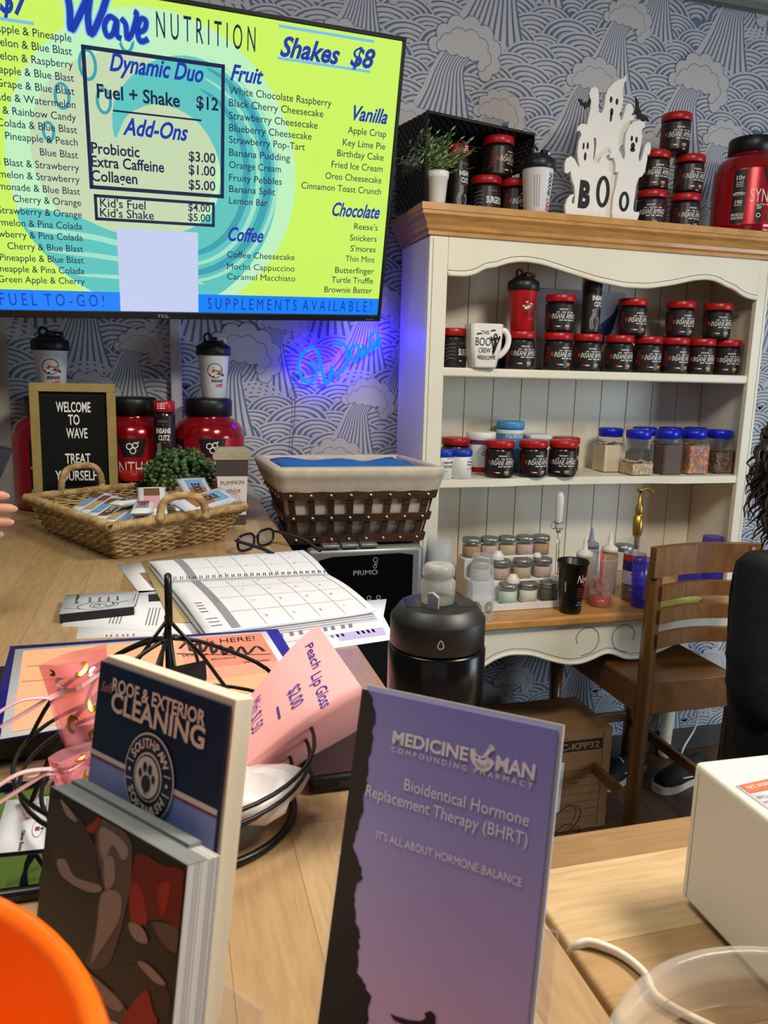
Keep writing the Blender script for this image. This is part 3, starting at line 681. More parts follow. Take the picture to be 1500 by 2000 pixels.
def shaker(name, label, body, flap, art, s=1.0, group=None):
    T = thing(name, label, 'shaker bottle', (0, 0, 0), 0, group)
    hb = .128 * s; r0, r1 = .034 * s, .0445 * s
    b = MB(body); b.lathe([(r0 - .004, 0), (r0, .003), (r1, hb), (r1 + .001, hb + .002)], 32)
    b.build('cup', T)
    b = MB(shk_k); z = hb + .0005
    b.lathe([(r1 + .0035, z - .006), (r1 + .005, z - .004), (r1 + .005, z + .018), (r1 + .002, z + .022), (r1 - .006, z + .026), (r1 * .6, z + .036), (0.002, z + .038)], 32)
    b.box(-.010, .010, -.03, -.012, z + .030, z + .046, .004)
    b.build('lid', T)
    b = MB(flap); b.box(-.011, .034, -.014, .012, z + .039, z + .046, .003); b.box(.026, .036, -.009, .009, z + .022, z + .045, .003); b.build('flip_cap', T)
    b = MB(shk_k); b.tube(spline([(-.022, 0, z + .034), (-.026, 0, z + .048), (-.016, 0, z + .056), (-.006, 0, z + .048), (-.004, 0, z + .036)], 5), .0035, 8); b.build('carry_loop', T)
    f = wrap_fn(r0 + .0006, 0, 0, r1 + .0006, hb)
    b = MB(labk, lred, ltx)
    if art == 'splash':
        rn = random.Random(5)
        wm = mat('art_cream', (226, 220, 196), .5); gm = mat('art_olive', (112, 120, 52), .5); nm = mat('art_ink_blue', (34, 38, 66), .5)
        b.m(labk).stroke(ell(0, hb * .62, .018 * s, .020 * s, 16), .0018, f, 2, True)
        for k in range(26):
            a = rn.uniform(0, 6.28); q = rn.uniform(.003, .018) * s
            b.m(rn.choice([wm, gm, nm, lred, labk, wm])).stroke([(q * math.cos(a), hb * .60 + q * math.sin(a)), (q * math.cos(a) + rn.uniform(.003, .008) * s, hb * .60 + q * math.sin(a) + rn.uniform(-.005, .004) * s)], rn.uniform(.003, .007) * s, f, 2)
        b.m(labk).text('INSANE', .009 * s, f, .006 * s, hb * .36, w=.032 * s, al='C', bold=.03, shear=.3); b.m(lred).text('LABZ', .009 * s, f, .012 * s, hb * .26, w=.022 * s, al='C', bold=.04, shear=.3)
    else:
        fr = lambda x, y: f(.004 * s + y, hb * .86 - x)
        b.m(labk).text('INSANE', .012 * s, fr, 0, 0, w=.060 * s, bold=.02, shear=.2); b.m(lred).text('LABZ', .012 * s, fr, .066 * s, 0, w=.036 * s, bold=.02, shear=.2)
        for k in range(3): b.m(lgry).stroke([(-.030 * s + .006 * k, .02), (-.033 * s + .006 * k, hb * .8)], .0012, f, 3)
    b.build('print', T)
    return T
def put(T, px, py, Y, z, rz=0.0):
    p = PY(px, py, Y); T.location = (p.x, Y, z); T.rotation_euler = (0, 0, rz); return T
ZU, ZM, ZWT = 1.4775, 1.1455, 0.762
amino = amino_jar('supplement_jar', 'x', 'amino'); surge = amino_jar('supplement_jar', 'x', 'surge')
used = {}
def jar(proto, px, Y, z, rz, label, group, py=700, s=1.0):
    p = PY(px, py, Y)
    if proto.name not in used: used[proto.name] = 1; o = proto
    else: o = copy_tree(proto)
    o.location = (p.x, Y, z); o.rotation_euler = (0, 0, rz); o.scale = (s, s, s); o['label'] = label; o['group'] = group
    return o
G1 = 'supplement jars on the top shelf of the hutch'
YU = 2.232
jar(surge, 882, YU, ZU, .55, 'black jar half hidden behind the white mug at left end of top shelf', G1)
jar(amino, 966, 2.33, ZU, 1.4, 'black jar set back behind the handle of the white mug', G1)
low = [(1015, .12, 'black amino jar carrying the red shaker bottle, right of the mug'), (1087, .35, 'black amino jar directly left of the one under the slim bottle, bottom row'), (1145, .1, 'black amino jar directly under the slim red capped bottle'), (1207, .12, 'bottom row black amino jar in front of the blue streaked board'),
       (1263, .28, 'bottom row black amino jar, fourth from the right end of the top shelf'), (1316, .25, 'bottom row black amino jar, third from the right end of the top shelf'), (1367, -.12, 'bottom row black amino jar, second from the right end of the top shelf'), (1418, -.1, 'black amino jar at the far right end of the top shelf bottom row')]
for px, rz, lb in low: jar(amino, px, YU, ZU, rz, lb, G1)
Z2 = ZU + .1155
for px, rz, lb in ((1094, -.02, 'black amino jar stacked between the red shaker and the slim bottle'), (1236, .22, 'black amino jar stacked alone, just right of the blue streaked board'), (1330, .15, 'left one of the two stacked black jars at right of the top shelf'), (1403, -.05, 'right one of the two stacked black jars at right of the top shelf')):
    jar(amino, px, YU + .003, Z2, rz, lb, G1, 600)
G2 = 'supplement jars on the middle shelf of the hutch'
YMs = 2.20
for px, rz, lb in ((975, .02, 'black amino jar in front of the white creatine tub on the middle shelf'), (1040, .25, 'middle of the three front black amino jars on the middle shelf'), (1098, -.25, 'rightmost of the three front black amino jars on the middle shelf')):
    jar(amino, px, YMs, ZM, rz, lb, G2, 900)
jar(amino, 1103, 2.315, ZM, 1.5, 'red lid of a black jar showing just over the rightmost front jar, middle shelf', G2, 900)
jar(surge, 889, 2.29, ZM, 1.2, 'black jar with red lid at left of middle shelf behind blue lidded tubs', G2, 900)
G3 = 'supplement jars on top of the hutch'
ZB = ZT + .0008
YB = 2.245
for px, z, rz, lb in ((1272, ZB, -.4, 'bottom left black jar of the pyramid beside the ghost sign'), (1338, ZB, .2, 'bottom right black jar of the pyramid, next to the big red tub'), (1272, ZB + .1155, 0, 'middle left black amino jar of the pyramid beside the ghost sign'), (1340, ZB + .1155, .2, 'middle right black amino jar of the pyramid, next to the big red tub'), (1315, ZB + .231, -.05, 'black amino jar at the very top of the pyramid on the hutch')):
    jar(amino, px, YB, z, rz, lb, G3, 400 if z < ZB + .2 else 310, 1.06 if False else 1.0)
G4 = 'jars inside the black woven bin'
jar(surge, 949, 2.275, ZB, .1, 'black jar with tall white lettering at the bottom of the woven bin', G4, 380)
jar(amino, 1006, 2.275, ZB, .45, 'black amino jar at the right front of the woven bin behind the white shaker', G4, 380)
jar(amino, 973, 2.28, ZB + .1155, .75, 'black amino jar with orange figure, stacked on top inside the woven bin', G4, 300)
cz = cutz_bottle('supplement_bottle', 'slim black bottle with red cap standing on two jars of the top shelf', group='slim black bottles')
put(cz, 1152, 640, YU, Z2, 0.12)
c2 = dup(cz, (0, 0, 0), 0, 'slim black bottle with red cap in the woven bin behind the potted greenery', 'slim black bottles'); p = PY(893, 380, 2.25); c2.location = (p.x, 2.25, ZB); c2.rotation_euler = (0, 0, .35)
sr = shaker('shaker_bottle', 'red shaker bottle with black lid standing on a jar of the top shelf', shk_r, red_l, 'splash', .98, 'shaker bottles'); put(sr, 1018, 640, YU, Z2, .05)
sw = shaker('shaker_bottle', 'white shaker bottle with vertical lettering on top of the hutch by the woven bin', shk_w, shk_w, 'side', 1.04, 'shaker bottles'); put(sw, 1046, 415, 2.19, ZB, .3)
# ---- tubs on the middle shelf
def tub(name, label, px, Y, r, h, bodym, lidm, lidh, prints, rz=0, lid_r=None, band=None):
    T = thing(name, label, 'tub'); put(T, px, 930, Y, ZM, rz)
    b = MB(bodym); b.lathe([(r - .004, 0), (r, .003), (r, h - lidh - .006), (r - .003, h - lidh)], 32); b.build('tub_body', T)
    b = MB(lidm); lid_mb(b, (lid_r or r + .001), h - lidh + .0003, lidh, 36); b.build('lid', T)
    b = MB(labk); f = wrap_fn(r + .0006)
    if band:
        for z0, z1, mm in band: b.m(mm).lathe([(r + .0003, z0), (r + .0003, z1)], 32, cap0=False, cap1=False)
    for s_, hh, x, y, w, mm in prints: b.m(mm).text(s_, hh, f, x, y, w=w, bold=.02)
    if prints or band: b.build('label_print', T)
    else: b.bm.free()
    return T
wtub = mat('tub_white', (226, 226, 222), 0.4); blid = mat('lid_royal_blue', (20, 58, 176), 0.35); sky_t = mat('tub_sky_blue', (58, 128, 190), 0.4); slid = mat('lid_sky_blue', (70, 142, 204), 0.4); purp = mat('label_purple', (88, 40, 110), .5)
tub('white_tub', 'white tub with blue lid lettered carnitine tartrate, cut off by the hutch stile', 866, 2.185, .027, .088, wtub, blid, .022, [('CARNITINE', .008, -.014, .046, .040, labk), ('TARTRATE', .008, -.014, .034, .040, labk), ('nutricost', .004, .0, .06, .018, lgry), ('500 mg', .003, -.010, .022, .012, labk)])
tub('white_tub', 'white blue lidded tub lettered guarana powder, front left of the middle shelf', 899, 2.185, .033, .088, wtub, blid, .020, [('Guarana', .0065, .008, .050, .026, labk), ('Powder', .0065, .008, .041, .022, labk), ('nutricost', .004, .016, .060, .018, lgry), ('5 g', .004, .008, .030, .01, labk), ('100', .004, .022, .030, .01, labk), ('', .001, 0, 0, None, labk)][:5])
tub('creatine_tub', 'white tub with white lid and purple band lettered CREATINE behind the front jars', 936, 2.30, .044, .133, wtub, wtub, .026, [('CREATINE', .013, -.012, .060, .066, labk), ('ICON', .008, -.008, .078, .02, lred)], band=((.094, .106, purp), (.006, .022, red_l)), lid_r=.0475)
tub('protein_tub', 'tall sky blue protein tub with blue lid behind the front jars', 992, 2.335, .045, .165, sky_t, slid, .024, [('VITAL PROTEINS', .012, -.036, .112, .066, ltx), ('collagen', .006, -.030, .102, .03, ltx)], band=((.126, .138, wtub),))
T = thing('square_tub', 'white square lidded tub behind the middle front jar', 'tub'); put(T, 1044, 900, 2.33, ZM)
b = MB(wtub); b.box(-.038, .038, -.038, .038, 0, .105, .008); b.build('tub_body', T)
b = MB(mat('lid_pale_grey', (206, 210, 214), .4)); b.box(-.040, .040, -.040, .040, .1053, .124, .006); b.build('lid', T)
# ---- canisters with blue lids
clr = clear('clear_plastic', (246, 246, 246), .05)
def canister(px, Y, fill, fm, label, py=930, rz=0.0):
    T = thing('canister', label, 'canister', group='blue lidded canisters on the middle shelf'); put(T, px, py, Y, ZM, rz)
    def rr(w, c, z): return [(x * w + sx * 0, y * w, z) for x, y, sx in ()]
    b = MB(clr)
    def ring(w, c): return [(-w + c, -w), (w - c, -w), (w, -w + c), (w, w - c), (w - c, w), (-w + c, w), (-w, w - c), (-w, -w + c)]
    lv = [(.036, .010, 0), (.040, .010, .005), (.040, .010, .105), (.036, .012, .116), (.033, .015, .122)]
    vs = [[b.bm.verts.new((x, y, z)) for x, y in ring(w, c)] for w, c, z in lv]
    for A, B in zip(vs, vs[1:]):
        for k in range(8): b.face([A[k], A[(k + 1) % 8], B[(k + 1) % 8], B[k]])
    b.face(list(reversed(vs[0]))); b.build('container', T)
    b = MB(blid_c); b.lathe([(.036, .118), (.040, .120), (.041, .143), (.038, .1465), (.030, .148)], 36); b.build('lid', T)
    if fill:
        b = MB(fm); w = .0385
        n = 8; top = []
        rn = random.Random(px)
        b.box(-w, w, -w, w, .002, fill - .006, .003)
        g = [[b.bm.verts.new((-w + 2 * w * i / n, -w + 2 * w * j / n, fill - .0055 + rn.uniform(0, .006) + .004 * math.sin(i * .8))) for j in range(n + 1)] for i in range(n + 1)]
        for i in range(n):
            for j in range(n): b.face([g[i][j], g[i + 1][j], g[i + 1][j + 1], g[i][j + 1]], True)
        tag(b.build('contents', T), kind='stuff')
    return T
blid_c = mat('canister_lid_blue', (14, 34, 190), 0.28)
def specks(name, cols, scale):
    m = mat(name, cols[0], .7); nt = m.node_tree; N = nt.nodes
    tc = N.new('ShaderNodeTexCoord'); v = N.new('ShaderNodeTexVoronoi'); v.inputs['Scale'].default_value = scale
    cr = N.new('ShaderNodeValToRGB'); cr.color_ramp.interpolation = 'CONSTANT'; e = cr.color_ramp.elements
    e[0].color = lin(cols[0]) + (1,); e[1].color = lin(cols[1]) + (1,); e[1].position = 1 / len(cols)
    for i, c in enumerate(cols[2:]):
        x = e.new((i + 2) / len(cols)); x.color = lin(c) + (1,)
    sp = N.new('ShaderNodeSeparateColor'); nt.links.new(tc.outputs['Object'], v.inputs['Vector']); nt.links.new(v.outputs['Color'], sp.inputs[0]); nt.links.new(sp.outputs[0], cr.inputs[0])
    nt.links.new(cr.outputs[0], N['Principled BSDF'].inputs['Base Color']); return m
oats = specks('oat_flakes', [(206, 184, 146), (188, 162, 122), (222, 204, 170), (170, 142, 104)], 190)
candy = specks('cereal_pieces', [(196, 96, 60), (206, 132, 66), (120, 140, 70), (176, 80, 80), (140, 110, 130), (212, 160, 90), (150, 70, 50)], 150)
gran = specks('granola_bits', [(70, 44, 26), (104, 70, 40), (134, 98, 60), (48, 30, 20)], 170)
canister(1186, 2.30, .098, noisy('pale_powder', (214, 196, 164), (220, 204, 174), 40, rough=.9), 'blue lidded canister of pale powder, leftmost and set back on the middle shelf')
canister(1241, 2.215, .046, oats, 'blue lidded canister part filled with oats, front left of the canisters')
canister(1297, 2.225, .104, noisy('brown_powder', (74, 48, 38), (88, 58, 46), 40, rough=.9), 'blue lidded canister full of brown powder, between the oats and the coloured cereal')
canister(1348, 2.225, .104, candy, 'blue lidded canister full of coloured cereal pieces')
canister(1398, 2.235, .080, gran, 'blue lidded canister of dark granola, front right end of the canisters')
for px, lb in ((1252, 'blue lidded canister in the back row behind the oats'), (1302, 'blue lidded canister in the back row behind the brown powder'), (1350, 'blue lidded canister in the back row behind the coloured cereal')):
    canister(px, 2.35, .07, gran, lb)
# ---- mug on the top shelf
T = thing('mug', 'white square mug lettered THIS BOO CREW NEEDS COFFEE on the top shelf', 'mug'); put(T, 941, 713, 2.172, ZU, -.12)
wm = mat('mug_glaze', (236, 234, 226), .25)
b = MB(wm)
def sq(w, d, c): return [(-w + c, -d), (w - c, -d), (w, -d + c), (w, d - c), (w - c, d), (-w + c, d), (-w, d - c), (-w, -d + c)]
lv = [(.032, 0), (.036, .004), (.046, .06), (.0485, .125), (.047, .127), (.045, .124), (.040, .05), (.034, .008)]
vs = [[b.bm.verts.new((x, y, z)) for x, y in sq(w, w, w * .22)] for w, z in lv]
for A, B in zip(vs, vs[1:]):
    for k in range(8): b.face([A[k], A[(k + 1) % 8], B[(k + 1) % 8], B[k]], k % 2 == 1)
b.face(list(reversed(vs[0]))); b.face(vs[-1]); b.build('cup', T)
b = MB(wm); b.tube(spline([(.045, 0, .108), (.066, 0, .110), (.078, 0, .090), (.074, 0, .062), (.056, 0, .040), (.040, 0, .034)], 6), .0075, 10, flat=1.2); b.build('handle', T)
b = MB(labk); f = lambda x, y: Vector((x, -(.0360 + .0102 * min(y, .06) / .06 + max(0, y - .06) * .0385) - .0008, y))
b.text('THIS', .0115, f, -.008, .096, w=.024, al='C'); b.text('BOO', .024, f, -.012, .064, w=.046, al='C', bold=.0); b.text('CREW', .014, f, -.006, .044, w=.036, al='C'); b.text('NEEDS', .011, f, -.027, .027, w=.026, bold=.01, rot=-.12); b.text('COFFEE', .011, f, .001, .0235, w=.028, bold=.01, rot=.12)
b.flatpoly([]) if False else None
gh = [(.020, .050), (.017, .066), (.012, .084), (.010, .090), (.017, .080), (.020, .092), (.022, .097), (.026, .097), (.028, .092), (.030, .082), (.037, .092), (.035, .082), (.029, .068), (.026, .058), (.020, .040)]
b.stroke(gh, .004, f, 3, True); b.stroke([(.023, .088), (.024, .066), (.020, .046)], .008, f, 3)
for x, y in ((-.026, .096), (.016, .106)): b.stroke([(x - .006, y - .002), (x - .003, y + .003), (x, y), (x + .003, y + .004), (x + .007, y)], .003, f, 3)
b.build('print', T)
# ---- board behind the jars
T = thing('canvas_board', 'pale canvas with dark blue brush strokes leaning behind the top shelf jars', 'picture', (0, 0, 0))
p0 = PY(1048, 600, 2.37); p1 = PY(1224, 600, 2.37); ca, sa = math.cos(.08), math.sin(.08)
M = frame((p0.x, 2.352, ZU + .0005), (1, 0, 0), (0, .10, 1)); wd = p1.x - p0.x
b = MB(noisy('canvas_white', (206, 206, 212), (176, 178, 190), 9, rough=.8), mat('canvas_blue', (34, 52, 110), .7)); b.box(0, wd, 0, .265, -.016, 0, .002, M=M)
f = lambda x, y: M @ Vector((x, y, .0006)); b.m(mat('canvas_blue'))
for k in range(9): b.stroke([(wd * .55 + k * .006, .02 + .016 * k), (wd * .70 + k * .007, .08 + .014 * k), (wd * .86 + k * .003, .15 + .011 * k)], .012, f, 5, taper=True)
b.build('board', T)
# ---- potted greenery
def leaf(b, p, d, l, w):
    d = Vector(d).normalized(); s_ = d.cross(Vector((0.3, 0.2, 1))).normalized() * w
    a = Vector(p); b.poly([a, a + d * l * .4 + s_, a + d * l, a + d * l * .4 - s_])
T = thing('potted_plant', 'small green artificial plant in a white pot in the woven bin on the hutch', 'plant'); put(T, 853, 395, 2.185, ZB)
b = MB(wm); b.lathe([(.020, 0), (.023, .003), (.029, .075), (.0315, .076), (.0325, .094), (.030, .095), (.028, .088)], 28); b.build('pot', T)
g1 = mat('plant_green', (136, 162, 98), .7); g2 = mat('plant_green_pale', (188, 206, 148), .7); g3 = mat('plant_green_dark', (84, 112, 62), .7)
b = MB(g1, g2, g3); rn = random.Random(2)
for k in range(60):
    a = rn.uniform(0, 6.28); e = rn.uniform(.25, 1.35); l = rn.uniform(.07, .13)
    d = Vector((math.cos(a) * math.cos(e), math.sin(a) * math.cos(e) * .7, math.sin(e)))
    base = Vector((math.cos(a) * .012, math.sin(a) * .012, .09)); tip = base + d * l + Vector((0, 0, -.01 * (1.3 - e)))
    b.m(g3).tube([base, (base + tip) / 2 + Vector((0, 0, .006)), tip], .0009, 4)
    for j in range(11):
        t = .3 + .7 * j / 10; q = base.lerp(tip, t); aa = j * 2.4
        dd = d * .6 + Vector((math.cos(aa), math.sin(aa), .35 * math.sin(aa * 1.7)))
        b.m(rn.choice([g1, g2, g2, g1, g3])); leaf(b, q, dd, rn.uniform(.013, .022), .0034)
b.build('foliage', T)
# ---- black woven bin on its side
T = thing('woven_bin', 'black woven plastic bin lying on its side on top of the hutch', 'basket')
wv = mat('woven_black', (22, 23, 24), .5)
BY = .232; BO = PY(833, 400, 2.145); BO.z = ZB
R_ = Matrix.Translation((.705, 2.165, ZB)) @ Matrix.Rotation(BY, 4, 'Z')
wb, hb_, db = .375, .243, .165
def weave(b, o, u, v, lu, lv_, nu, nv, hole=None):
    u = Vector(u); v = Vector(v); n = u.cross(v)
    for i in range(nu):
        x0, x1 = lu * i / nu, lu * (i + 1) / nu
        for j in range(nv):
            y0, y1 = lv_ * j / nv, lv_ * (j + 1) / nv; cx, cy = (x0 + x1) / 2, (y0 + y1) / 2
            if hole and hole[0] < cx < hole[1] and hole[2] < cy < hole[3]: continue
            g = .0006; h_ = .0028 if (i + j) % 2 else .0006
            q = [Vector(o) + u * a + v * c_ + n * h_ for a, c_ in ((x0 + g, y0 + g), (x1 - g, y0 + g), (x1 - g, y1 - g), (x0 + g, y1 - g))]
            q2 = [p_ - n * .004 for p_ in q]
            vs_ = [b.bm.verts.new(R_ @ p_) for p_ in q + q2]
            b.face(vs_[:4]); b.face(vs_[7:3:-1])
            for k in range(4): b.face([vs_[k], vs_[(k + 1) % 4], vs_[4 + (k + 1) % 4], vs_[4 + k]])
b = MB(wv); weave(b, (0, 0, 0), (0, 1, 0), (0, 0, 1), db, hb_, 14, 20, (.06, .13, .10, .145)); b.build('side_panel', T)
b = MB(wv); weave(b, (wb, 0, 0), (0, 1, 0), (0, 0, 1), db, hb_, 14, 20, (.06, .13, .10, .145)); b.build('side_panel', T)
b = MB(wv); weave(b, (0, db, 0), (1, 0, 0), (0, 0, 1), wb, hb_, 26, 20); b.build('back_panel', T)
b = MB(wv); weave(b, (0, 0, hb_), (1, 0, 0), (0, 1, 0), wb, db, 26, 12); b.build('top_panel', T)
b = MB(wv); b.tube([R_ @ Vector(q) for q in ((0, 0, .006), (0, 0, hb_), (wb, 0, hb_), (wb, 0, .006))], .005, 8); b.build('rim', T)
# ---- red tub on the hutch
jg = jug('protein_tub', 'big red protein tub with black cap at right end of the hutch top', 'red protein tubs'); jg['category'] = 'tub'
put(jg, 1453, 430, 2.265, ZB, .12)
# ---- ghost sign
T = thing('ghost_sign', 'white cut-out sign of three ghosts lettered BOO with black bats on top of the hutch', 'sign')
k = MPP(PY(1180, 420, 2.2)) / 3.488
g0 = PY(1070 + 345 / 3.488, 140 + 985 / 3.488, 2.2)
def gp(pts): return [((x - 345) * k * 1.04, (1000 - (y - (x - 345) * .055)) * k) for x, y in pts]
white_s = mat('sign_white', (232, 230, 224), .55)
mid = [(457, 58), (440, 82), (400, 95), (365, 120), (335, 155), (320, 200), (318, 250), (310, 290), (295, 305), (280, 295), (275, 250), (275, 190), (262, 155), (240, 146), (215, 160), (205, 190), (212, 210), (222, 230), (220, 290), (210, 340), (205, 380), (212, 405), (240, 415), (245, 455), (275, 460), (280, 500), (275, 560), (268, 600), (262, 980), (420, 985), (432, 700), (442, 560), (448, 510), (466, 490), (470, 420), (490, 390), (510, 370), (505, 342), (540, 330), (538, 312), (515, 300), (528, 275), (515, 240), (490, 230), (470, 250), (462, 300), (450, 340), (437, 332), (430, 300), (445, 260), (448, 210), (440, 150), (446, 112), (460, 92)]
lft = [(120, 440), (125, 410), (150, 388), (185, 392), (215, 415), (240, 460), (250, 530), (248, 600), (262, 632), (290, 620), (310, 580), (345, 557), (375, 552), (340, 580), (318, 610), (300, 650), (290, 700), (270, 760), (260, 850), (262, 985), (100, 975), (80, 950), (72, 900), (85, 855), (110, 828), (134, 830), (120, 850), (118, 880), (136, 888), (138, 840), (130, 780), (110, 740), (100, 705), (95, 680), (75, 700), (55, 690), (50, 640), (62, 605), (90, 590), (120, 610), (145, 650), (156, 655), (140, 600), (133, 560), (138, 500), (155, 455), (140, 430)]
rgt = [(605, 398), (585, 412), (580, 430), (590, 460), (585, 520), (575, 580), (580, 615), (595, 610), (605, 570), (615, 520), (630, 495), (650, 495), (660, 520), (658, 560), (648, 575), (638, 560), (640, 600), (630, 680), (610, 710), (590, 720), (575, 760), (570, 830), (565, 920), (575, 940), (612, 938), (612, 960), (600, 1000), (595, 1016), (425, 1000), (412, 950), (412, 850), (430, 760), (435, 690), (415, 690), (412, 640), (395, 600), (372, 605), (362, 580), (368, 545), (390, 535), (415, 540), (435, 560), (455, 595), (470, 610), (475, 580), (468, 520), (470, 450), (490, 400), (520, 370), (560, 360), (600, 370)]
bk = mat('sign_black', (18, 18, 18), .6)
gx = g0.x
Mg = lambda y: frame((gx, y, ZB + .0005), (1, 0, 0), (0, 0, 1))
for nm_, pl, yy in (('tall_ghost', mid, 2.2), ('left_ghost', lft, 2.187), ('right_ghost', rgt, 2.187)):
    b = MB(white_s); q = gp(pl); zmin = min(y for x, y in q); q = [(x, max(0, y - zmin)) for x, y in q]
    b.prism(q, .011, Mg(yy)); o = b.build('ghost', T); o['label'] = {'tall_ghost': 'tall ghost at the back', 'left_ghost': 'left ghost with letter B', 'right_ghost': 'right ghost with small letter o'}[nm_]
    b = MB(bk); M_ = Mg(yy - .0116); dz = -zmin
    def dd(x, y, rx, ry, rot=0):
        (cx, cy), = gp([(x, y)]); b.disc((cx, cy + dz), rx * k, ry * k, M=M_, rot=rot)
    if nm_ == 'tall_ghost':
        dd(361, 217, 10, 20); dd(404, 227, 10, 20); dd(372, 292, 12, 24); dd(370, 325, 8, 30)
    elif nm_ == 'left_ghost':
        dd(174, 525, 7, 22); dd(203, 522, 8, 22); dd(190, 588, 9, 26)
        fnb = lambda x, y: M_ @ Vector((x, y + dz, 0)); (bx, by), = gp([(160, 897)]); b2 = MB(bk); b2.text('B', 160 * k, fnb, bx, by, w=85 * k, bold=.06, rot=-.05); b2.build('letter', T)
        (bx, by), = gp([(350, 808)]); b2 = MB(bk); b2.stroke(ell(bx, by, 38 * k, 88 * k, 24), 26 * k, lambda x, y: Mg(2.2 - .0116) @ Vector((x, y, 0)), 2, True); b2.build('letter', T)
        for q_ in ([(308, 645), (325, 640), (335, 655)], [(278, 690), (292, 688), (300, 700)]):
            b.stroke([(a[0], a[1] + dz) for a in gp(q_)], 4 * k, fnb_m, 3) if False else None
    else:
        dd(514, 475, 9, 18); dd(549, 482, 9, 20); dd(526, 520, 16, 20); dd(526, 545, 19, 14)
        (bx, by), = gp([(493, 875)]); b.stroke([(x, y + dz) for x, y in ell(bx, by, 28 * k, 54 * k, 20)], 22 * k, lambda x, y: M_ @ Vector((x, y, 0)), 2, True)
    b.build('face', o)
for bat, wire in (([(135, 238), (160, 240), (172, 262), (185, 250), (190, 262), (215, 232), (222, 250), (212, 285), (198, 280), (190, 300), (178, 280), (160, 278)], [(212, 265), (240, 250)]), ([(540, 202), (570, 235), (568, 270), (590, 285), (592, 305), (640, 322), (655, 350), (625, 342), (610, 358), (590, 335), (570, 340), (560, 310), (540, 300), (550, 262)], [(560, 300), (510, 320)])):
    b = MB(bk); b.prism(gp(bat), .004, Mg(2.196)); b.tube([Mg(2.196) @ Vector((x, y, .002)) for x, y in gp(wire)], .0012, 5); b.build('bat', T)
# ================================================================ things on the hutch worktop
silver = mat('lid_silver', (168, 172, 174), .35, metal=.85)
glass = clear('clear_glass', (244, 248, 246), .06, .05)
def spice(px, py, Y, z, fm, label, fill=.034):
    p = PY(px, py, Y)
    T = thing('spice_jar', label, 'jar', (p.x, Y, z), 0, 'spice jars on the tiered rack')
    b = MB(glass); b.lathe([(.026, 0), (.029, .003), (.029, .044), (.0265, .048)], 24, cap1=False); b.build('glass_body', T)
    b = MB(silver); b.lathe([(.0285, .0445), (.030, .046), (.030, .058), (.028, .0605), (.020, .061)], 32); b.build('lid', T)
    b = MB(fm); b.lathe([(.0255, .0025), (.0275, .004), (.0275, fill), (.01, fill + .002)], 20); tag(b.build('contents', T), kind='stuff')
    return T
pw = [noisy('powder_%s' % n, c, tuple(min(255, v + 12) for v in c), 50, rough=.9) for n, c in (('tan', (182, 140, 100)), ('pink', (204, 168, 160)), ('cream', (226, 216, 204)), ('mint', (204, 216, 200)), ('dark', (84, 66, 52)), ('beige', (198, 172, 140)))]
rackm = mat('rack_white', (228, 228, 226), .45)
rp = PY(1000, 1175, 2.12)
T = thing('spice_rack', 'white three tier rack of spice jars at the back of the hutch worktop', 'rack')
RX0, RX1 = 0.885, 1.195
rows = ((2.075, .012), (2.15, .068), (2.225, .124))
b = MB(rackm)
for i, (y, z) in enumerate(rows): b.box(RX0, RX1, y - .036, y + .036, ZWT + .0005, ZWT + z, .003)
b.box(RX0, RX1, 2.034, 2.0385, ZWT + .0005, ZWT + .022, .001); b.build('tiers', T)
for row, (pxs, py) in enumerate((((985, 1024 - 4, 1064), 1140), ((922, 962, 1003, 1047), 1110), ((878, 907, 947, 987, 1027), 1075))):
    Y, z = rows[row]
    names = ('front', 'middle', 'back')[row]
    for i, px in enumerate(pxs):
        q = PY(px, py, Y)
        if not RX0 + .03 < q.x < RX1 - .03: px = None
        m_ = (pw[3], pw[2], pw[4])[i] if row == 0 else (pw[1] if i % 2 else pw[5]) if row == 1 else (pw[0], pw[1], pw[5], pw[1], pw[0])[i]
        x = RX0 + .034 + (RX1 - RX0 - .068) * (i + (.0 if row else .55)) / (len(pxs) - (1 if row else .45))
        if row == 0: x = (0.985, 1.052, 1.122)[i]
        if row == 1: x = (0.925, 0.992, 1.065, 1.135)[i]
        if row == 2: x = (0.92, 0.982, 1.044, 1.106, 1.163)[i]
        t = spice(px or 1000, py, Y, ZWT + z + .0006, m_, 'x', .040 if row == 0 else .034); t.location.x = x
        t['label'] = ('pale mint powder jar' if (row, i) == (0, 0) else 'white powder jar' if (row, i) == (0, 1) else 'dark powder jar' if row == 0 else 'silver lidded spice jar') + ', %s on the %s tier of the white rack' % (('first from left', 'second from left', 'third from left', 'fourth from left', 'right end')[i], names)
for (xa, xb, y, z, lb) in ((.965, 1.115, 2.15, ZWT + .068 + .0625, 'white measuring scoop lying across the middle tier jar lids'), (.985, 1.14, 2.075, ZWT + .012 + .0625, 'white measuring scoop lying across the front tier jar lids')):
    T = thing('measuring_scoop', lb, 'scoop', group='white scoops on the spice jars')
    b = MB(wm); b.lathe([(.020, 0), (.021, .002), (.019, .014), (.012, .022), (.011, .026), (.003, .027)], 20, (xa + .015, y, z)); b.build('bowl', T)
    b = MB(wm); b.box(xa + .033, xb - .015, y - .006, y + .006, z + .004, z + .010, .002); b.lathe([(.013, 0), (.013, .006), (.010, .014), (.003, .016)], 16, (xb, y, z)); b.build('handle', T)
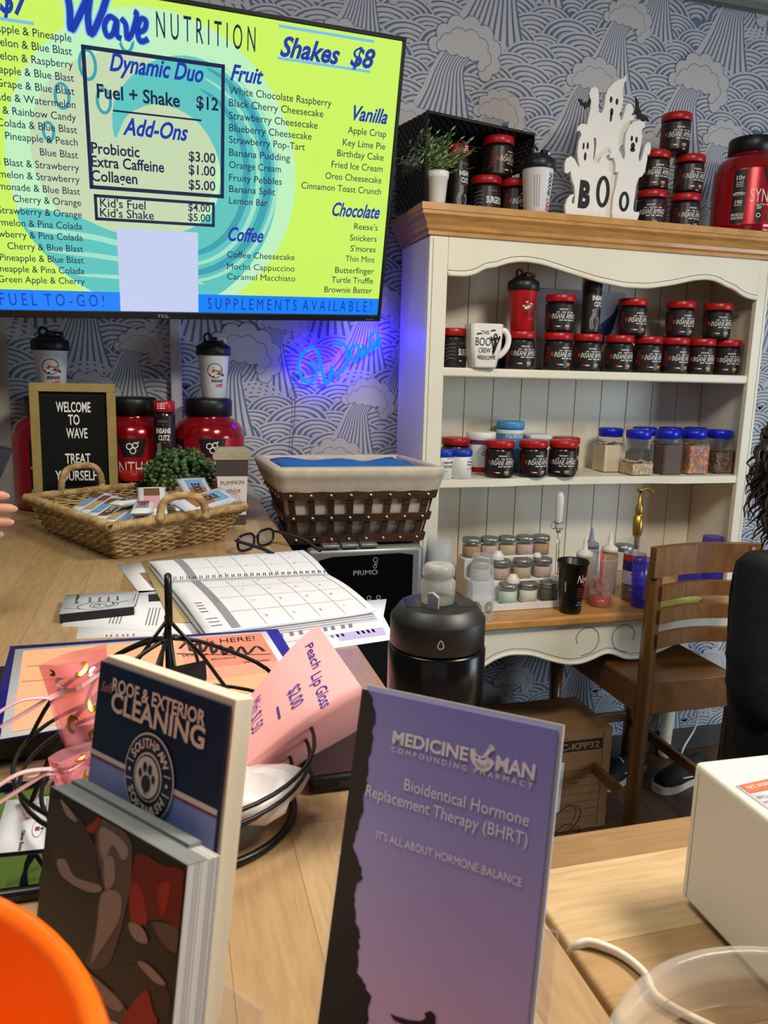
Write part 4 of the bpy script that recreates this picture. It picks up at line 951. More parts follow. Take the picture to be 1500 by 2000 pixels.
# frother on stand
p = PY(1074, 1130, 2.19)
T = thing('milk_frother', 'white handled milk frother hanging in a wire stand beside the spice rack', 'frother', (p.x + .012, 2.18, ZWT)); T.scale = (.86, .86, .86)
x0 = 0.0
b = MB(mat('frother_white', (214, 212, 216), .3)); b.lathe([(.010, .250), (.013, .256), (.0145, .30), (.0155, .345), (.0150, .372), (.010, .386), (.002, .389)], 24, (x0, 0, 0)); b.build('handle', T)
chrome = mat('chrome', (170, 170, 172), .2, metal=1.0)
b = MB(chrome); b.lathe([(.006, .235), (.007, .249)], 12, (x0, 0, 0)); b.tube([(x0, 0, .235), (x0, 0, .065)], .0016, 6); b.tube(spline([(x0 + .009 * math.cos(a * .7), .009 * math.sin(a * .7), .062 + .001 * math.sin(a * 3)) for a in range(9)], 3), .0012, 5, True); b.build('whisk', T)
b = MB(chrome); b.tube([(x0 + .016, .012, .001), (x0 + .016, .012, .275)], .0018, 6); b.tube([(x0 + .0175 * math.cos(a * .3927), .0175 * math.sin(a * .3927), .275) for a in range(16)], .0016, 6, True); b.tube([(x0 + .0175 * math.cos(a * .3927), .0175 * math.sin(a * .3927), .25) for a in range(16)], .0013, 6, True); b.tube([(x0 + .03 * math.cos(a * .3927), .03 * math.sin(a * .3927), .0018) for a in range(16)], .0018, 6, True); b.tube([(x0 - .017, .0, .275), (x0 - .03, 0, .272), (x0 - .028, 0, .25), (x0 - .0175, 0, .25)], .0013, 6); b.build('wire_stand', T)
# plastic cups
pcup = clear('cup_plastic', (251, 252, 253), .15, .12)
stick = mat('sticker_black', (28, 28, 26), .5); sty = mat('sticker_yellow', (204, 190, 90), .5)
def cupstack(px, py, n, step, label, z=ZWT, Y=2.0, r0=.034, r1=.047, h=.135, art=True, rz=0):
    p = PY(px, py, Y)
    for i in range(n):
        T = thing('plastic_cup', label[0] if i < n - 1 else label[1], 'cup', (p.x, Y, z + step * i + .0004), rz, label[2])
        b = MB(pcup); b.lathe([(r1, 0), (r1 + .002, .003), (r1, .006), (r1 - (r1 - r0) * .15, .02), (r0 + (r1 - r0) * .3, h * .7), (r0 + .001, h - .004), (r0 - .002, h)], 28, cap0=False); b.build('cup_wall', T)
        if art and i == 0:
            for da in (.3, -.75):
                f = wrap_fn(r1 - .002, .0, da, r0, h); f2 = wrap_fn(r1 - .0012, .0, da, r0, h)
                f = wrap_fn(r1 + .0006, 0, da, r0 + .0006, h); f2 = wrap_fn(r1 + .001, 0, da, r0 + .001, h)
                b = MB(stick, sty); b.m(stick).stroke(ell(0, .042, .0085, .0085, 16), .017, f, 1, True); b.m(sty).stroke(ell(0, .042, .013, .013, 18), .002, f2, 2, True)
                for yy in (.047, .042, .037): b.stroke([(-.008, yy), (.008, yy)], .0028, f2, 2)
                b.build('round_sticker', T)
cupstack(937, 1210, 3, .030, ('clear plastic cup nested in the front inverted stack with round stickers', 'topmost cup of the inverted stack with round stickers', 'inverted cups at the front of the worktop'), Y=1.985, h=.130, r0=.030, r1=.041)
cupstack(852, 1200, 9, .011, ('clear plastic cup nested in the tall stack beside the water cooler', 'topmost clear cup of the tall stack beside the water cooler', 'tall cup stack beside the cooler'), Y=2.06, r0=.034, r1=.046, h=.14, art=False)
# black cup
T = thing('tumbler', "black plastic tumbler with white script lettering at the worktop front edge", 'cup'); p = PY(1113, 1193, 1.99); T.location = (p.x, 1.99, ZWT + .0005)
ck = mat('cup_black', (16, 17, 18), .35)
b = MB(ck); b.lathe([(.029, 0), (.032, .003), (.0335, .03), (.044, .150), (.047, .151), (.048, .157), (.046, .159), (.043, .156), (.031, .01)], 36); b.build('cup', T)
f = wrap_fn(.0325, 0, .18, .0446, .152); b = MB(ltx, lred)
b.m(ltx).text("Newk's", .026, f, -.010, .098, w=.054, bold=.0, shear=.25); b.m(lred).stroke([(.006, .092), (.030, .094)], .005, f, 2)
for y in (.080, .072, .064, .056): b.m(dkred).stroke([(-.008, y), (.004, y), (.022, y + .001)], .004, f, 2)
b.m(ltx); b.text('Your cup, refill', .004, f, -.004, .036, w=.028); b.text('your next drink', .004, f, -.008, .029, w=.034)
b.text('newks', .006, lambda x, y: f(-.036 - y * 1, .07 + x), 0, 0, w=.03); b.build('print', T)
# pink iced drink
T = thing('iced_drink', 'clear cup of pink iced drink with a red straw right of the black tumbler', 'drink'); p = PY(1172, 1178, 2.03); T.location = (p.x, 2.03, ZWT + .0005)
b = MB(pcup); b.lathe([(.030, 0), (.032, .002), (.046, .150), (.048, .152), (.046, .154)], 32, cap1=False); b.build('cup', T)
b = MB(mat('drink_pink', (226, 60, 64), .25, trans=.3)); b.lathe([(.0285, .002), (.0305, .003), (.0325, .026), (.005, .027)], 24); tag(b.build('liquid', T), kind='stuff')
b = MB(clear('ice_pink', (252, 226, 226), .12, .2)); rn = random.Random(4)
for k_ in range(16):
    a = rn.uniform(0, 6.28); q = rn.uniform(.004, .019); s_ = rn.uniform(.007, .011)
    M = Matrix.Translation((q * math.cos(a), q * math.sin(a), .034 + .0036 * k_)) @ Matrix.Rotation(rn.uniform(0, 3), 4, Vector((rn.random(), rn.random(), 1)))
    b.box(-s_, s_, -s_, s_, -s_, s_, M=M)
tag(b.build('ice', T), kind='stuff')
b = MB(mat('straw_red', (214, 30, 40), .35)); b.tube([(.006, .006, .006), (-.016, -.012, .178)], .0032, 10); b.build('straw', T)
# squeeze bottles
def squeeze(px, py, Y, label, bm_, tm_, h=.15, r=.028):
    p = PY(px, py, Y); T = thing('squeeze_bottle', label, 'bottle', (p.x, Y, ZWT + .0005), 0, 'squeeze bottles behind the cups')
    b = MB(bm_); b.lathe([(r - .003, 0), (r, .004), (r, h), (r - .004, h + .008)], 24); b.build('bottle_body', T)
    b = MB(tm_); b.lathe([(r - .002, h + .0085), (r - .002, h + .022), (r * .5, h + .030), (.009, h + .034), (.006, h + .06), (.003, h + .075)], 24); b.build('nozzle', T)
sq1 = clear('squeeze_peach', (226, 196, 170), .45, .4, (220, 186, 160)); sq2 = clear('squeeze_grey', (200, 205, 215), .45, .4, (190, 196, 206))
squeeze(1137, 1150, 2.12, 'squeeze bottle of beige sauce with white nozzle, left behind the pink drink', sq1, mat('nozzle_white', (224, 216, 206), .5), .125)
squeeze(1148, 1150, 2.24, 'grey capped squeeze bottle at the back by the planked panel', sq2, mat('nozzle_grey', (126, 134, 150), .5), .125)
squeeze(1185, 1150, 2.17, 'squeeze bottle of brown sauce with white nozzle, right behind the pink drink', clear('squeeze_brown', (200, 150, 100), .45, .4, (186, 140, 96)), mat('nozzle_white'), .125)
# glass jar with metal lid
p = PY(1212, 1150, 2.22); T = thing('glass_jar', 'tall glass jar with metal lid behind the syrup bottle', 'jar', (p.x, 2.22, ZWT + .0005))
b = MB(glass); b.lathe([(.030, 0), (.033, .004), (.033, .11), (.028, .122)], 28, cap1=False); b.build('jar_body', T)
b = MB(silver); b.lathe([(.030, .1225), (.031, .124), (.031, .142), (.028, .144)], 32); b.build('lid', T)
# syrup bottle with gold pump
p = PY(1234, 1160, 2.07); T = thing('syrup_bottle', 'clear syrup bottle with gold pump and blue red label', 'bottle', (p.x, 2.07, ZWT + .0005))
b = MB(glass); b.lathe([(.030, 0), (.0345, .005), (.0345, .165), (.032, .180), (.022, .196), (.014, .204), (.0125, .225), (.014, .227)], 32, cap1=False); b.build('bottle_body', T)
b = MB(mat('syrup_clear', (150, 110, 90), .2, trans=.6)); b.lathe([(.031, .003), (.0325, .006), (.0325, .05), (.005, .051)], 24); tag(b.build('syrup', T), kind='stuff')
b = MB(mat('label_cream', (204, 196, 200), .5)); b.lathe([(.0348, .055), (.0348, .150)], 32, cap0=False, cap1=False); lb = b.build('label_wrap', T)
b = MB(lblu); nv = mat('label_navy', (32, 44, 92), .5); b.m(nv).lathe([(.0351, .098), (.0351, .130)], 32, cap0=False, cap1=False); b.m(red_l).lathe([(.0351, .130), (.0351, .150)], 32, cap0=False, cap1=False)
f = wrap_fn(.0356); b.m(ltx).text('Torani', .010, f, -.010, .136, al='C', shear=.3, bold=.01); b.m(labk)
for y, s_ in ((.086, 'Sugar Free'), (.072, 'SYRUP')): b.text(s_, .007, f, -.008, y, al='C', bold=.01)
for x in (-.022, -.010, .004): b.m(ltx).stroke([(x, .105), (x, .122)], .005, f, 2)
b.build('label_print', lb)
gold = mat('pump_gold', (176, 140, 62), .3, metal=.8)
b = MB(gold); b.lathe([(.0075, .165), (.0075, .200), (.014, .212), (.0155, .228), (.0155, .268), (.010, .272), (.012, .280), (.0115, .300), (.006, .310), (.0045, .350)], 20); b.lathe([(.012, .350), (.012, .358), (.003, .360)], 18); b.tube(spline([(0, 0, .355), (.018, -.004, .357), (.032, -.008, .352), (.036, -.010, .345)], 5), .005, 8); b.build('pump', T)
# blue tumblers
blu = clear('tumbler_blue', (214, 208, 252), .16, .15, (96, 86, 206))
def blue(px, py, Y, h, r0, r1, label, inv=False, n=1):
    p = PY(px, py, Y)
    for i in range(n):
        T = thing('blue_tumbler', label if n == 1 else label + (', bottom one' if i == 0 else ', top one'), 'cup', (p.x, Y, ZWT + .0005 + i * .05), 0, 'blue plastic tumblers')
        b = MB(blu); b.lathe([(r0, 0), (r0 + .001, .003), (r1, h), (r1 - .002, h), (r0 - .001, .006)], 28, cap1=False); b.build('cup_wall', T)
blue(1252, 1180, 2.0, .150, .031, .037, 'dark blue tumbler in front of the syrup bottle beside the chair back')
blue(1347, 1140, 2.2, .135, .040, .034, 'blue tumbler seen over the chair back, left one of the pair')
blue(1384, 1140, 2.2, .165, .040, .034, 'taller blue tumbler seen over the chair back, right one of the pair')
# cloth
T = thing('microfibre_cloth', 'crumpled yellow green cloth on the worktop behind the chair slats', 'cloth'); p = PZ(1325, 1180, ZWT)
b = MB(noisy('cloth_lime', (186, 196, 96), (204, 212, 120), 60, rough=.9, bump=.3)); n = 22; rn = random.Random(8)
T.location = (p.x, p.y + .03, ZWT)
g = []
for i in range(n + 1):
    row = []
    for j in range(n + 1):
        u, v = i / n - .5, j / n - .5
        rad = 1 + .18 * math.sin(5 * math.atan2(v, u) + 1)
        hgt = .004 + .020 * (math.sin(7 * u + 3 * v) * .5 + .5) * (math.sin(5 * v - 4 * u + 1) * .5 + .5) * max(0, 1 - (2.1 * max(abs(u), abs(v))) ** 4)
        row.append(b.bm.verts.new((u * .19 * rad, v * .13 * rad, hgt)))
    g.append(row)
for i in range(n):
    for j in range(n): b.face([g[i][j], g[i + 1][j], g[i + 1][j + 1], g[i][j + 1]], True)
b.build('cloth_sheet', T)
# ================================================================ far counter: signs, tubs, tray of snack bars
# neon sign
T = thing('neon_sign', 'blue neon script sign glowing on the wallpaper below the screen', 'neon sign')
YN = 2.412
def nz(pts, dy=0): return [(p.x, YN + dy, p.z) for p in (PY(480 + x / 3.3333, 620 + y / 3.3333, YN) for x, y in pts)]
neon = mat('neon_blue', (20, 120, 255), emit=1.0)
neon.node_tree.nodes['Principled BSDF'].inputs['Emission Color'].default_value = (0.0, 0.20, 1, 1)
neon.node_tree.nodes['Principled BSDF'].inputs['Emission Strength'].default_value = 1.3
for st in ([(402, 300), (440, 304), (464, 340), (455, 390), (415, 420), (375, 405), (348, 350), (350, 280), (385, 220), (430, 197), (460, 215), (480, 270), (498, 350), (512, 405), (530, 428), (546, 405), (555, 345), (557, 308)],
           [(557, 308), (562, 345), (590, 365), (632, 340), (660, 270), (655, 200), (625, 165), (595, 163), (577, 182)],
           [(738, 190), (712, 178), (684, 205), (680, 250), (700, 282), (725, 262), (738, 195), (742, 240), (758, 255), (772, 225), (766, 168)],
           [(766, 168), (772, 215), (788, 238), (806, 195), (808, 150)],
           [(810, 190), (845, 165), (860, 118), (842, 95), (816, 122), (812, 165), (835, 205), (862, 188), (876, 135)]):
    b = MB(neon); b.tube(spline(nz(st), 6), .0052, 8); b.build('glass_tube', T)
ac = clear('acrylic_clear', (255, 255, 255), .03, .05)
b = MB(ac); b.prism([(p[0], p[2]) for p in nz([(320, 440), (330, 200), (560, 110), (800, 60), (900, 70), (890, 215), (700, 330), (560, 450)])], .003, frame((0, YN + .012, 0), (1, 0, 0), (0, 0, 1))); b.build('backing', T)
b = MB(mat('cord_grey', (120, 118, 126), .6)); b.tube(spline([(p.x, 2.424, p.z) for p in (PY(x, y, 2.424) for x, y in ((574, 752), (576, 800), (571, 860), (569, 905), (566, 960)))], 5), .0016, 6); b.build('power_cord', T)
for px, py in ((590, 715), (606, 690), (625, 735), (645, 712), (662, 690), (672, 712), (695, 690), (712, 672), (728, 660), (740, 655)):       # the neon's own light
    q = PY(px, py, 2.4205); l = bpy.data.lights.new('neon_glow', 'POINT'); l.energy = .42; l.color = (.025, .002, 1); l.shadow_soft_size = .008
    o = bpy.data.objects.new('neon_glow', l); C.objects.link(o); o.location = q
# big red tubs at the wall
def place(o, x, y, z, rz=0): o.location = (x, y, z); o.rotation_euler = (0, 0, rz); return o
ZK = ZC + .0006
for x, y, rz, lb in ((-.315, 2.315, .75, 'big red protein tub mostly hidden behind the left side of the letter board'), (-.100, 2.334, .02, 'big red protein tub between the letter board and the slim bottle'), (.113, 2.334, .05, 'big red protein tub under the right white shaker bottle')):
    o = dup(jg, (x, y, ZK), rz, lb); o.scale = (.98, .98, 1.0)
s1 = shaker('shaker_bottle', 'white shaker bottle standing above the letter board on a hidden tub cap', shk_w, shk_k, 'splash', 1.0, 'shaker bottles'); place(s1, -.308, 2.315, ZK + .3102, .1)
s2 = dup(s1, (.130, 2.334, ZK + .3102), .05, 'white shaker bottle on the right hand red tub on the counter'); 
for ch in s2.children:
    if ch.name.startswith('flip_cap'):
        ch.data = ch.data.copy(); ch.data.materials[0] = shk_w
o = copy_tree(amino); place(o, -.092, 2.188, ZK, .1); o['label'] = 'black jar with red lid on the counter just right of the letter board'; o['group'] = 'supplement jars on the counter'
o = copy_tree(amino); place(o, .010, 2.226, ZK, .1); o['label'] = 'black jar hidden behind the trailing plant, carrying the slim bottle'; o['group'] = 'supplement jars on the counter'
o = dup(cz, (-.012, 2.222, ZK + .1155), -.25, 'slim black bottle with red cap left of the right hand red tub', 'slim black bottles')
# letter board
T = thing('letter_board', 'gold framed black letter board with white words WELCOME and TREAT YOURSELF', 'letter board')
M = frame((-.342, 2.145, ZK + .0002), (1, 0, 0), (0, .045, 1)); w, h = .208, .349
gf = noisy('frame_gold', (150, 130, 74), (160, 140, 84), 30, rough=.5)
b = MB(gf); fw = .022
b.box(0, w, 0, fw, -.006, .012, .001, M); b.box(0, w, h - fw, h, -.006, .012, .001, M); b.box(0, fw, fw, h - fw, -.006, .012, .001, M); b.box(w - fw, w, fw, h - fw, -.006, .012, .001, M); b.build('frame', T)
b = MB(mat('felt_black', (16, 18, 20), .9)); b.box(fw, w - fw, fw, h - fw, -.004, .002, M=M)
for k in range(58): b.box(fw, w - fw, fw + .0015 + k * .0051, fw + .0045 + k * .0051, .002, .0042, M=M)
b.build('felt_panel', T)
f = lambda x, y: M @ Vector((x, y, .0058)); ly = (.290, .258, .226, .163, .122)
for s_, y, ww in (('WELCOME', .2755, .084), ('TO', .243, .028), ('WAVE', .208, .052), ('TREAT', .142, .062), ('YOURSELF', .097, .102)):
    b = MB(mat('letter_white', (236, 236, 228), .5)); b.text(s_, .0265, f, w / 2 + (.006 if s_ in ('TREAT', 'WAVE') else 0), y, w=ww, al='C', bold=.02); o = b.build('word_letters', T)
# trailing plant
T = thing('trailing_plant', 'string of pearls plant in a white ribbed pot behind the snack tray', 'plant', (.028, 2.135, ZK))
b = MB(noisy('pot_whitewash', (206, 198, 190), (150, 138, 128), 30, (1, 1, .08), rough=.8))
n = 36; prof = [(.036, 0), (.038, .004), (.044, .115), (.041, .117), (.038, .100)]
rings = [[b.bm.verts.new(((r + (.0022 if k % 2 else -.001)) * math.sin(2 * PI * k / n), -(r + (.0022 if k % 2 else -.001)) * math.cos(2 * PI * k / n), z)) for k in range(n)] for r, z in prof]
for A, B in zip(rings, rings[1:]):
    for k in range(n): b.face([A[k], A[(k + 1) % n], B[(k + 1) % n], B[k]])
b.face(list(reversed(rings[0]))); b.face(rings[-1]); b.build('pot', T)
b = MB(mat('pearl_green', (62, 92, 46), .5), mat('pearl_green_dark', (42, 68, 34), .5), mat('pearl_green_pale', (88, 118, 62), .5)); rn = random.Random(12)
ico = [(0, 0, 1), (.89, 0, .45), (.28, .85, .45), (-.72, .53, .45), (-.72, -.53, .45), (.28, -.85, .45), (.72, .53, -.45), (-.28, .85, -.45), (-.89, 0, -.45), (-.28, -.85, -.45), (.72, -.53, -.45), (0, 0, -1)]
icf = [(0, 1, 2), (0, 2, 3), (0, 3, 4), (0, 4, 5), (0, 5, 1), (1, 6, 2), (2, 7, 3), (3, 8, 4), (4, 9, 5), (5, 10, 1), (6, 7, 2), (7, 8, 3), (8, 9, 4), (9, 10, 5), (10, 6, 1), (11, 7, 6), (11, 8, 7), (11, 9, 8), (11, 10, 9), (11, 6, 10)]
def bead(c, r):
    vs = [b.bm.verts.new((c[0] + p[0] * r, c[1] + p[1] * r, c[2] + p[2] * r)) for p in ico]
    for q in icf: b.face([vs[i] for i in q], True)
for k in range(96):
    a = rn.uniform(0, 2 * PI); out = rn.uniform(.055, .098); dr = rn.choice([.02, .035, .05, .085]) if math.cos(a) > -.2 else .03
    P_ = [(.012 * math.sin(a), -.012 * math.cos(a), .125), (.042 * math.sin(a), -.042 * math.cos(a), rn.uniform(.145, .178)), (out * math.sin(a), -out * math.cos(a), .135), ((out + .006) * math.sin(a), -(out + .006) * math.cos(a), .135 - dr)]
    for p in spline(P_, 4):
        b.mi = rn.randrange(3); bead((p.x * 1.0 + rn.uniform(-.004, .004), p.y + rn.uniform(-.004, .004), p.z + rn.uniform(-.003, .003)), rn.uniform(.0052, .0076))
b.build('foliage', T)
# pumpkin spice cup sign
T = thing('cup_shaped_sign', 'wooden cup shaped sign lettered PUMPKIN spice and everything beside the plant', 'sign')
p = PY(453, 985, 2.0); M = frame((p.x, 2.0, ZK + .0002), (1, -.05, 0), (0, 0, 1))
b = MB(mat('sign_brown', (72, 60, 62), .6)); b.prism([(-.030, 0), (.034, 0), (.042, .168), (-.040, .168)], .022, M); b.build('cup_board', T)
b = MB(noisy('lid_champagne', (150, 142, 118), (176, 168, 142), 20, rough=.35))
for z0, z1, a0, a1 in ((.1685, .176, .044, .0475), (.1762, .186, .0475, .046), (.1862, .200, .042, .036)): b.prism([(-a0, z0), (a0, z0), (a1, z1), (-a1, z1)], .026, frame(M @ Vector((0, 0, -.002)), (1, -.05, 0), (0, 0, 1)))
b.build('lid_board', T)
b = MB(mat('sleeve_white', (222, 214, 214), .6)); b.prism([(-.032, .026), (.035, .026), (.0395, .126), (-.0375, .126)], .0025, frame(M @ Vector((0, 0, .0222)), (1, -.05, 0), (0, 0, 1))); sl = b.build('sleeve', T)
f = lambda x, y: M @ Vector((x, y, .0252)); br = mat('print_brown', (92, 72, 66), .6); tan = mat('print_tan', (196, 150, 118), .6)
b = MB(br, tan); b.m(tan).stroke(ell(.004, .064, .016, .018, 18), .0014, f, 2, True); b.stroke(ell(.004, .064, .007, .018, 14), .0012, f, 2, True); b.m(br)
b.text('PUMPKIN', .0105, f, .001, .105, w=.058, al='C', rot=.05); b.text('spice', .014, f, .003, .084, w=.036, al='C', shear=.35); b.text('&', .015, f, .003, .060, al='C', shear=.2); b.text('EVERYTHING', .009, f, .002, .042, w=.062, al='C'); b.build('print', sl)
# wicker tray
wick = noisy('seagrass', (196, 166, 116), (142, 112, 70), 40, (1, 1, 2.2), rough=.85, bump=.3)
T = thing('wicker_tray', 'woven seagrass tray with two hoop handles full of snack bars', 'tray')
zr = 1.14
cF, cR, cL = PZ(215, 1030, zr), PZ(478, 990, zr), PZ(30, 965, zr); cL = cF + (cL - cF) * .87; cB = cR + cL - cF
rim4 = [cF, cR, cB, cL]; cen = (cF + cB) / 2
base4 = [cen + (q - cen) * .80 for q in rim4]
for q in base4: q.z = ZK
b = MB(wick); rn = random.Random(6)
nr = 14
for k in range(nr):
    t = (k + .5) / nr
    L4 = [base4[i].lerp(rim4[i], t) for i in range(4)]
    pts = []
    for i in range(4):
        A, B = L4[i], L4[(i + 1) % 4]; m_ = int((B - A).length / .009)
        dn = Vector((B.y - A.y, A.x - B.x, 0)).normalized()
        for j in range(m_):
            q = A.lerp(B, (j + .3) / m_); ph = 1 if (j // 2 + k) % 2 else -1
            pts.append(q + dn * (.0022 * ph + rn.uniform(-.0008, .0008)) + Vector((0, 0, .0012 * math.sin(j * 1.7 + k) + rn.uniform(-.0007, .0007))))
    b.tube(pts, .0029, 6, True)
b.build('woven_sides', T)
b = MB(wick)
for i in range(4):
    A, B = rim4[i], rim4[(i + 1) % 4]; m_ = int((B - A).length / .006)
    for j in range(m_):
        q = A.lerp(B, (j + .5) / m_); d = (B - A).normalized(); n_ = Vector((d.y, -d.x, 0))
        r_ = .0085 + rn.uniform(-.001, .001)
        b.tube([q + (n_ * math.cos(a) + Vector((0, 0, 1)) * math.sin(a)) * r_ + d * (.004 * math.sin(a)) for a in (0, 1.05, 2.1, 3.14, 4.2, 5.25)], .0032, 5, True)
b.build('braided_rim', T)
b = MB(wick); b.poly([q + Vector((0, 0, .004)) for q in base4]); b.poly([q + Vector((0, 0, .0005)) for q in reversed(base4)]); b.build('base', T)
def hoop(p0, p1, hgt):
    b = MB(wick); pts = []
    for k in range(41):
        a = PI * k / 40; e = .62
        x = -math.copysign(abs(math.cos(a)) ** e, math.cos(a)); z = math.sin(a) ** .75
        pts.append(p0.lerp(p1, (x + 1) / 2) + Vector((0, 0, hgt * z)))
    b.tube(pts, .0078, 10, rr=[.0078 + .0013 * (k % 2) for k in range(41)]); return b.build('handle', T)
hoop(PZ(313, 1018, zr), PZ(402, 1012, zr), .052); hoop(cL.lerp(cB, .26), cL.lerp(cB, .58), .066)
# snack bars
foil = noisy('wrapper_silver', (216, 222, 230), (186, 196, 210), 18, rough=.3); wb_ = mat('wrapper_blue', (120, 164, 206), .3); wbr = mat('wrapper_brown', (120, 80, 52), .35); wwh = mat('wrapper_white', (220, 220, 220), .35); wpu = mat('wrapper_purple', (74, 40, 120), .35); wtn = mat('wrapper_tan', (196, 164, 122), .4); wpk = mat('wrapper_pink', (214, 160, 164), .35); ccl = mat('cookie_brown', (160, 104, 62), .6)
def bar(mats, L_, wd, th, letter=None):
    T = thing('snack_bar', 'x', 'snack bar')
    b = MB(mats[0]); n = 10; rows = []
    for i in range(n + 1):
        t = i / n; c_ = min(1, min(t, 1 - t) / .13); hh = th * (.06 + .94 * c_ ** .6)
        q = []
        for a in range(10):
            an = 2 * PI * a / 10; q.append(b.bm.verts.new(((t - .5) * L_, wd / 2 * (1 - .10 * c_) * math.copysign(abs(math.cos(an)) ** .7, math.cos(an)), th / 2 + hh / 2 * math.copysign(abs(math.sin(an)) ** .7, math.sin(an)))))
        rows.append(q)
    for A, B in zip(rows, rows[1:]):
        for k in range(10): b.face([A[k], A[(k + 1) % 10], B[(k + 1) % 10], B[k]], True)
    b.face(list(reversed(rows[0]))); b.face(rows[-1]); b.build('wrapper', T)
    b = MB(*mats[1:]); f = lambda x, y: Vector((x, y, th + .0008)); z_ = L_ * .33
    b.m(mats[1]).flatpoly([(-z_, -wd * .25), (z_ * .2, -wd * .25), (z_ * .2, wd * .25), (-z_, wd * .25)], z=th + .0005); b.m(mats[2]).flatpoly([(z_ * .25, -wd * .25), (z_, -wd * .25), (z_, wd * .25), (z_ * .25, wd * .25)], z=th + .0005)
    if letter: b.m(mats[3]).text(letter, wd * .26, f, 0, -wd * .12, w=z_ * 1.2, al='C', bold=.03)
    b.build('print', T); return T
e1 = (cR - cF); e1.z = 0; L1 = e1.length; e1.normalize(); e2 = (cL - cF); e2.z = 0; L2 = e2.length; e2.normalize()
types = [bar((foil, wbr, wb_, ltx), .15, .042, .018, 'ONE'), bar((foil, wb_, wbr, ltx), .15, .042, .018), bar((foil, wtn, wbr, ltx), .15, .042, .018), bar((wwh, wpu, wbr, ltx), .12, .036, .016, 'FIT'), bar((wwh, wb_, red_l, red_l), .14, .05, .018, 'CRISPY'), bar((wwh, wpk, wbr, labk), .15, .07, .018), bar((foil, ccl, wb_, labk), .15, .08, .018, 'COOKIE')]
first = [True] * len(types)
def putbar(ti, a, c_, z, yaw, pitch, lb, roll=0):
    o = types[ti] if first[ti] else copy_tree(types[ti]); first[ti] = False
    q = cF + e1 * (a * L1) + e2 * (c_ * L2)
    o.matrix_world = Matrix.Translation((q.x, q.y, z)) @ Matrix.Rotation(math.atan2(e1.y, e1.x) + yaw, 4, 'Z') @ Matrix.Rotation(roll, 4, 'X') @ Matrix.Rotation(pitch, 4, 'Y')
    o['label'] = lb; o['group'] = 'snack bars in the wicker tray'
zb = ZC + .022
words = ('first', 'second', 'third', 'fourth', 'fifth', 'sixth', 'seventh')
for k in range(7):
    putbar((0, 1, 2, 0, 1, 2, 1)[k], .30 + .012 * k, .16 + .108 * k, zb + .034, .55, -.16, 'silver snack bar in the leaning left row of the tray, %s from the front corner' % words[k])
for k in range(6): putbar((1, 2, 0, 2, 1, 0)[k], .62 + .02 * (k % 2), .2 + .11 * k, zb + .002, .5, .0, 'silver snack bar lying flat on the tray bottom, %s from the front' % words[k])
putbar(3, .42, .40, zb + .060, .3, .05, 'white snack bar with purple print lying on top in the middle of the tray')
putbar(4, .36, .20, zb + .060, .95, .02, 'white snack bar with red CRISPY lettering at the front of the tray')
putbar(5, .50, .30, zb + .064, 1.0, -.30, 'wide pale pink printed packet leaning up left of the front handle')
putbar(5, .72, .30, zb + .056, 1.25, -.12, 'wide pale pink printed packet lying behind the front handle')
putbar(6, .82, .16, zb + .060, .1, -.12, 'clear cookie packet right of the front handle', .35)
putbar(6, .88, .32, zb + .070, 1.2, -.35, 'upright clear cookie packet at the right corner of the tray')
# ================================================================ water cooler with lined basket on top
T = thing('water_cooler', 'black and silver water cooler under the lined basket, partly below the counter edge', 'water cooler')
sg = mat('cooler_silver', (138, 140, 140), .35, metal=.4)
b = MB(mat('cooler_black', (22, 23, 26), .4)); b.box(.325, .685, 2.005, 2.33, .02, .985, .02, seg=3); b.build('cabinet', T)
b = MB(sg); 
b.box(.345, .668, 1.955, 2.0, .75, .992, .014, seg=3); b.build('front_panel', T)
b = MB(mat('cooler_glass_black', (8, 9, 14), .12)); b.prism([(.376, .50 + .26), (.637, .50 + .26), (.637, .968), (.60, .974), (.50, .972), (.41, .970), (.376, .962)], .003, frame((0, 1.9548, 0), (1, 0, 0), (0, 0, 1))); dp = b.build('display', T)
f = lambda x, y: Vector((x, 1.9512, y)); b = MB(mat('print_silver', (190, 192, 196), .4, metal=.3))
q = PY(690, 1124, 1.9512); b.text('PRIMO', .014, f, q.x, q.z, w=.068, bold=0)
for dx, dz, r in ((.060, .022, .0045), (.0625, .031, .0035), (.061, .041, .006)): b.stroke(ell(q.x + dx, q.z + dz, r, r, 14), .0014, f, 2, True)
for k in range(3): b.stroke(ell(.487 + .027 * k, .852, .0055, .0055, 14), .002, f, 2, True)
b.build('print', dp)
for k in range(3):
    b = MB(sg); x = .385 + .052 * k; b.box(x, x + .047, 1.952, 1.995, .9925, 1.003, .003); bt = b.build('button', T)
    if k == 0: b = MB(red_l); b.lathe([(.007, 1.0032), (.006, 1.0036), (.002, 1.0038)], 14, (x + .023, 1.97, 0)); b.build('hot_mark', bt)
b = MB(mat('cooler_black')); b.box(.35, .66, 1.90, 2.004, .02, .12, .01); b.box(.37, .64, 1.985, 2.004, .12, .749); b.build('dispensing_bay', T)
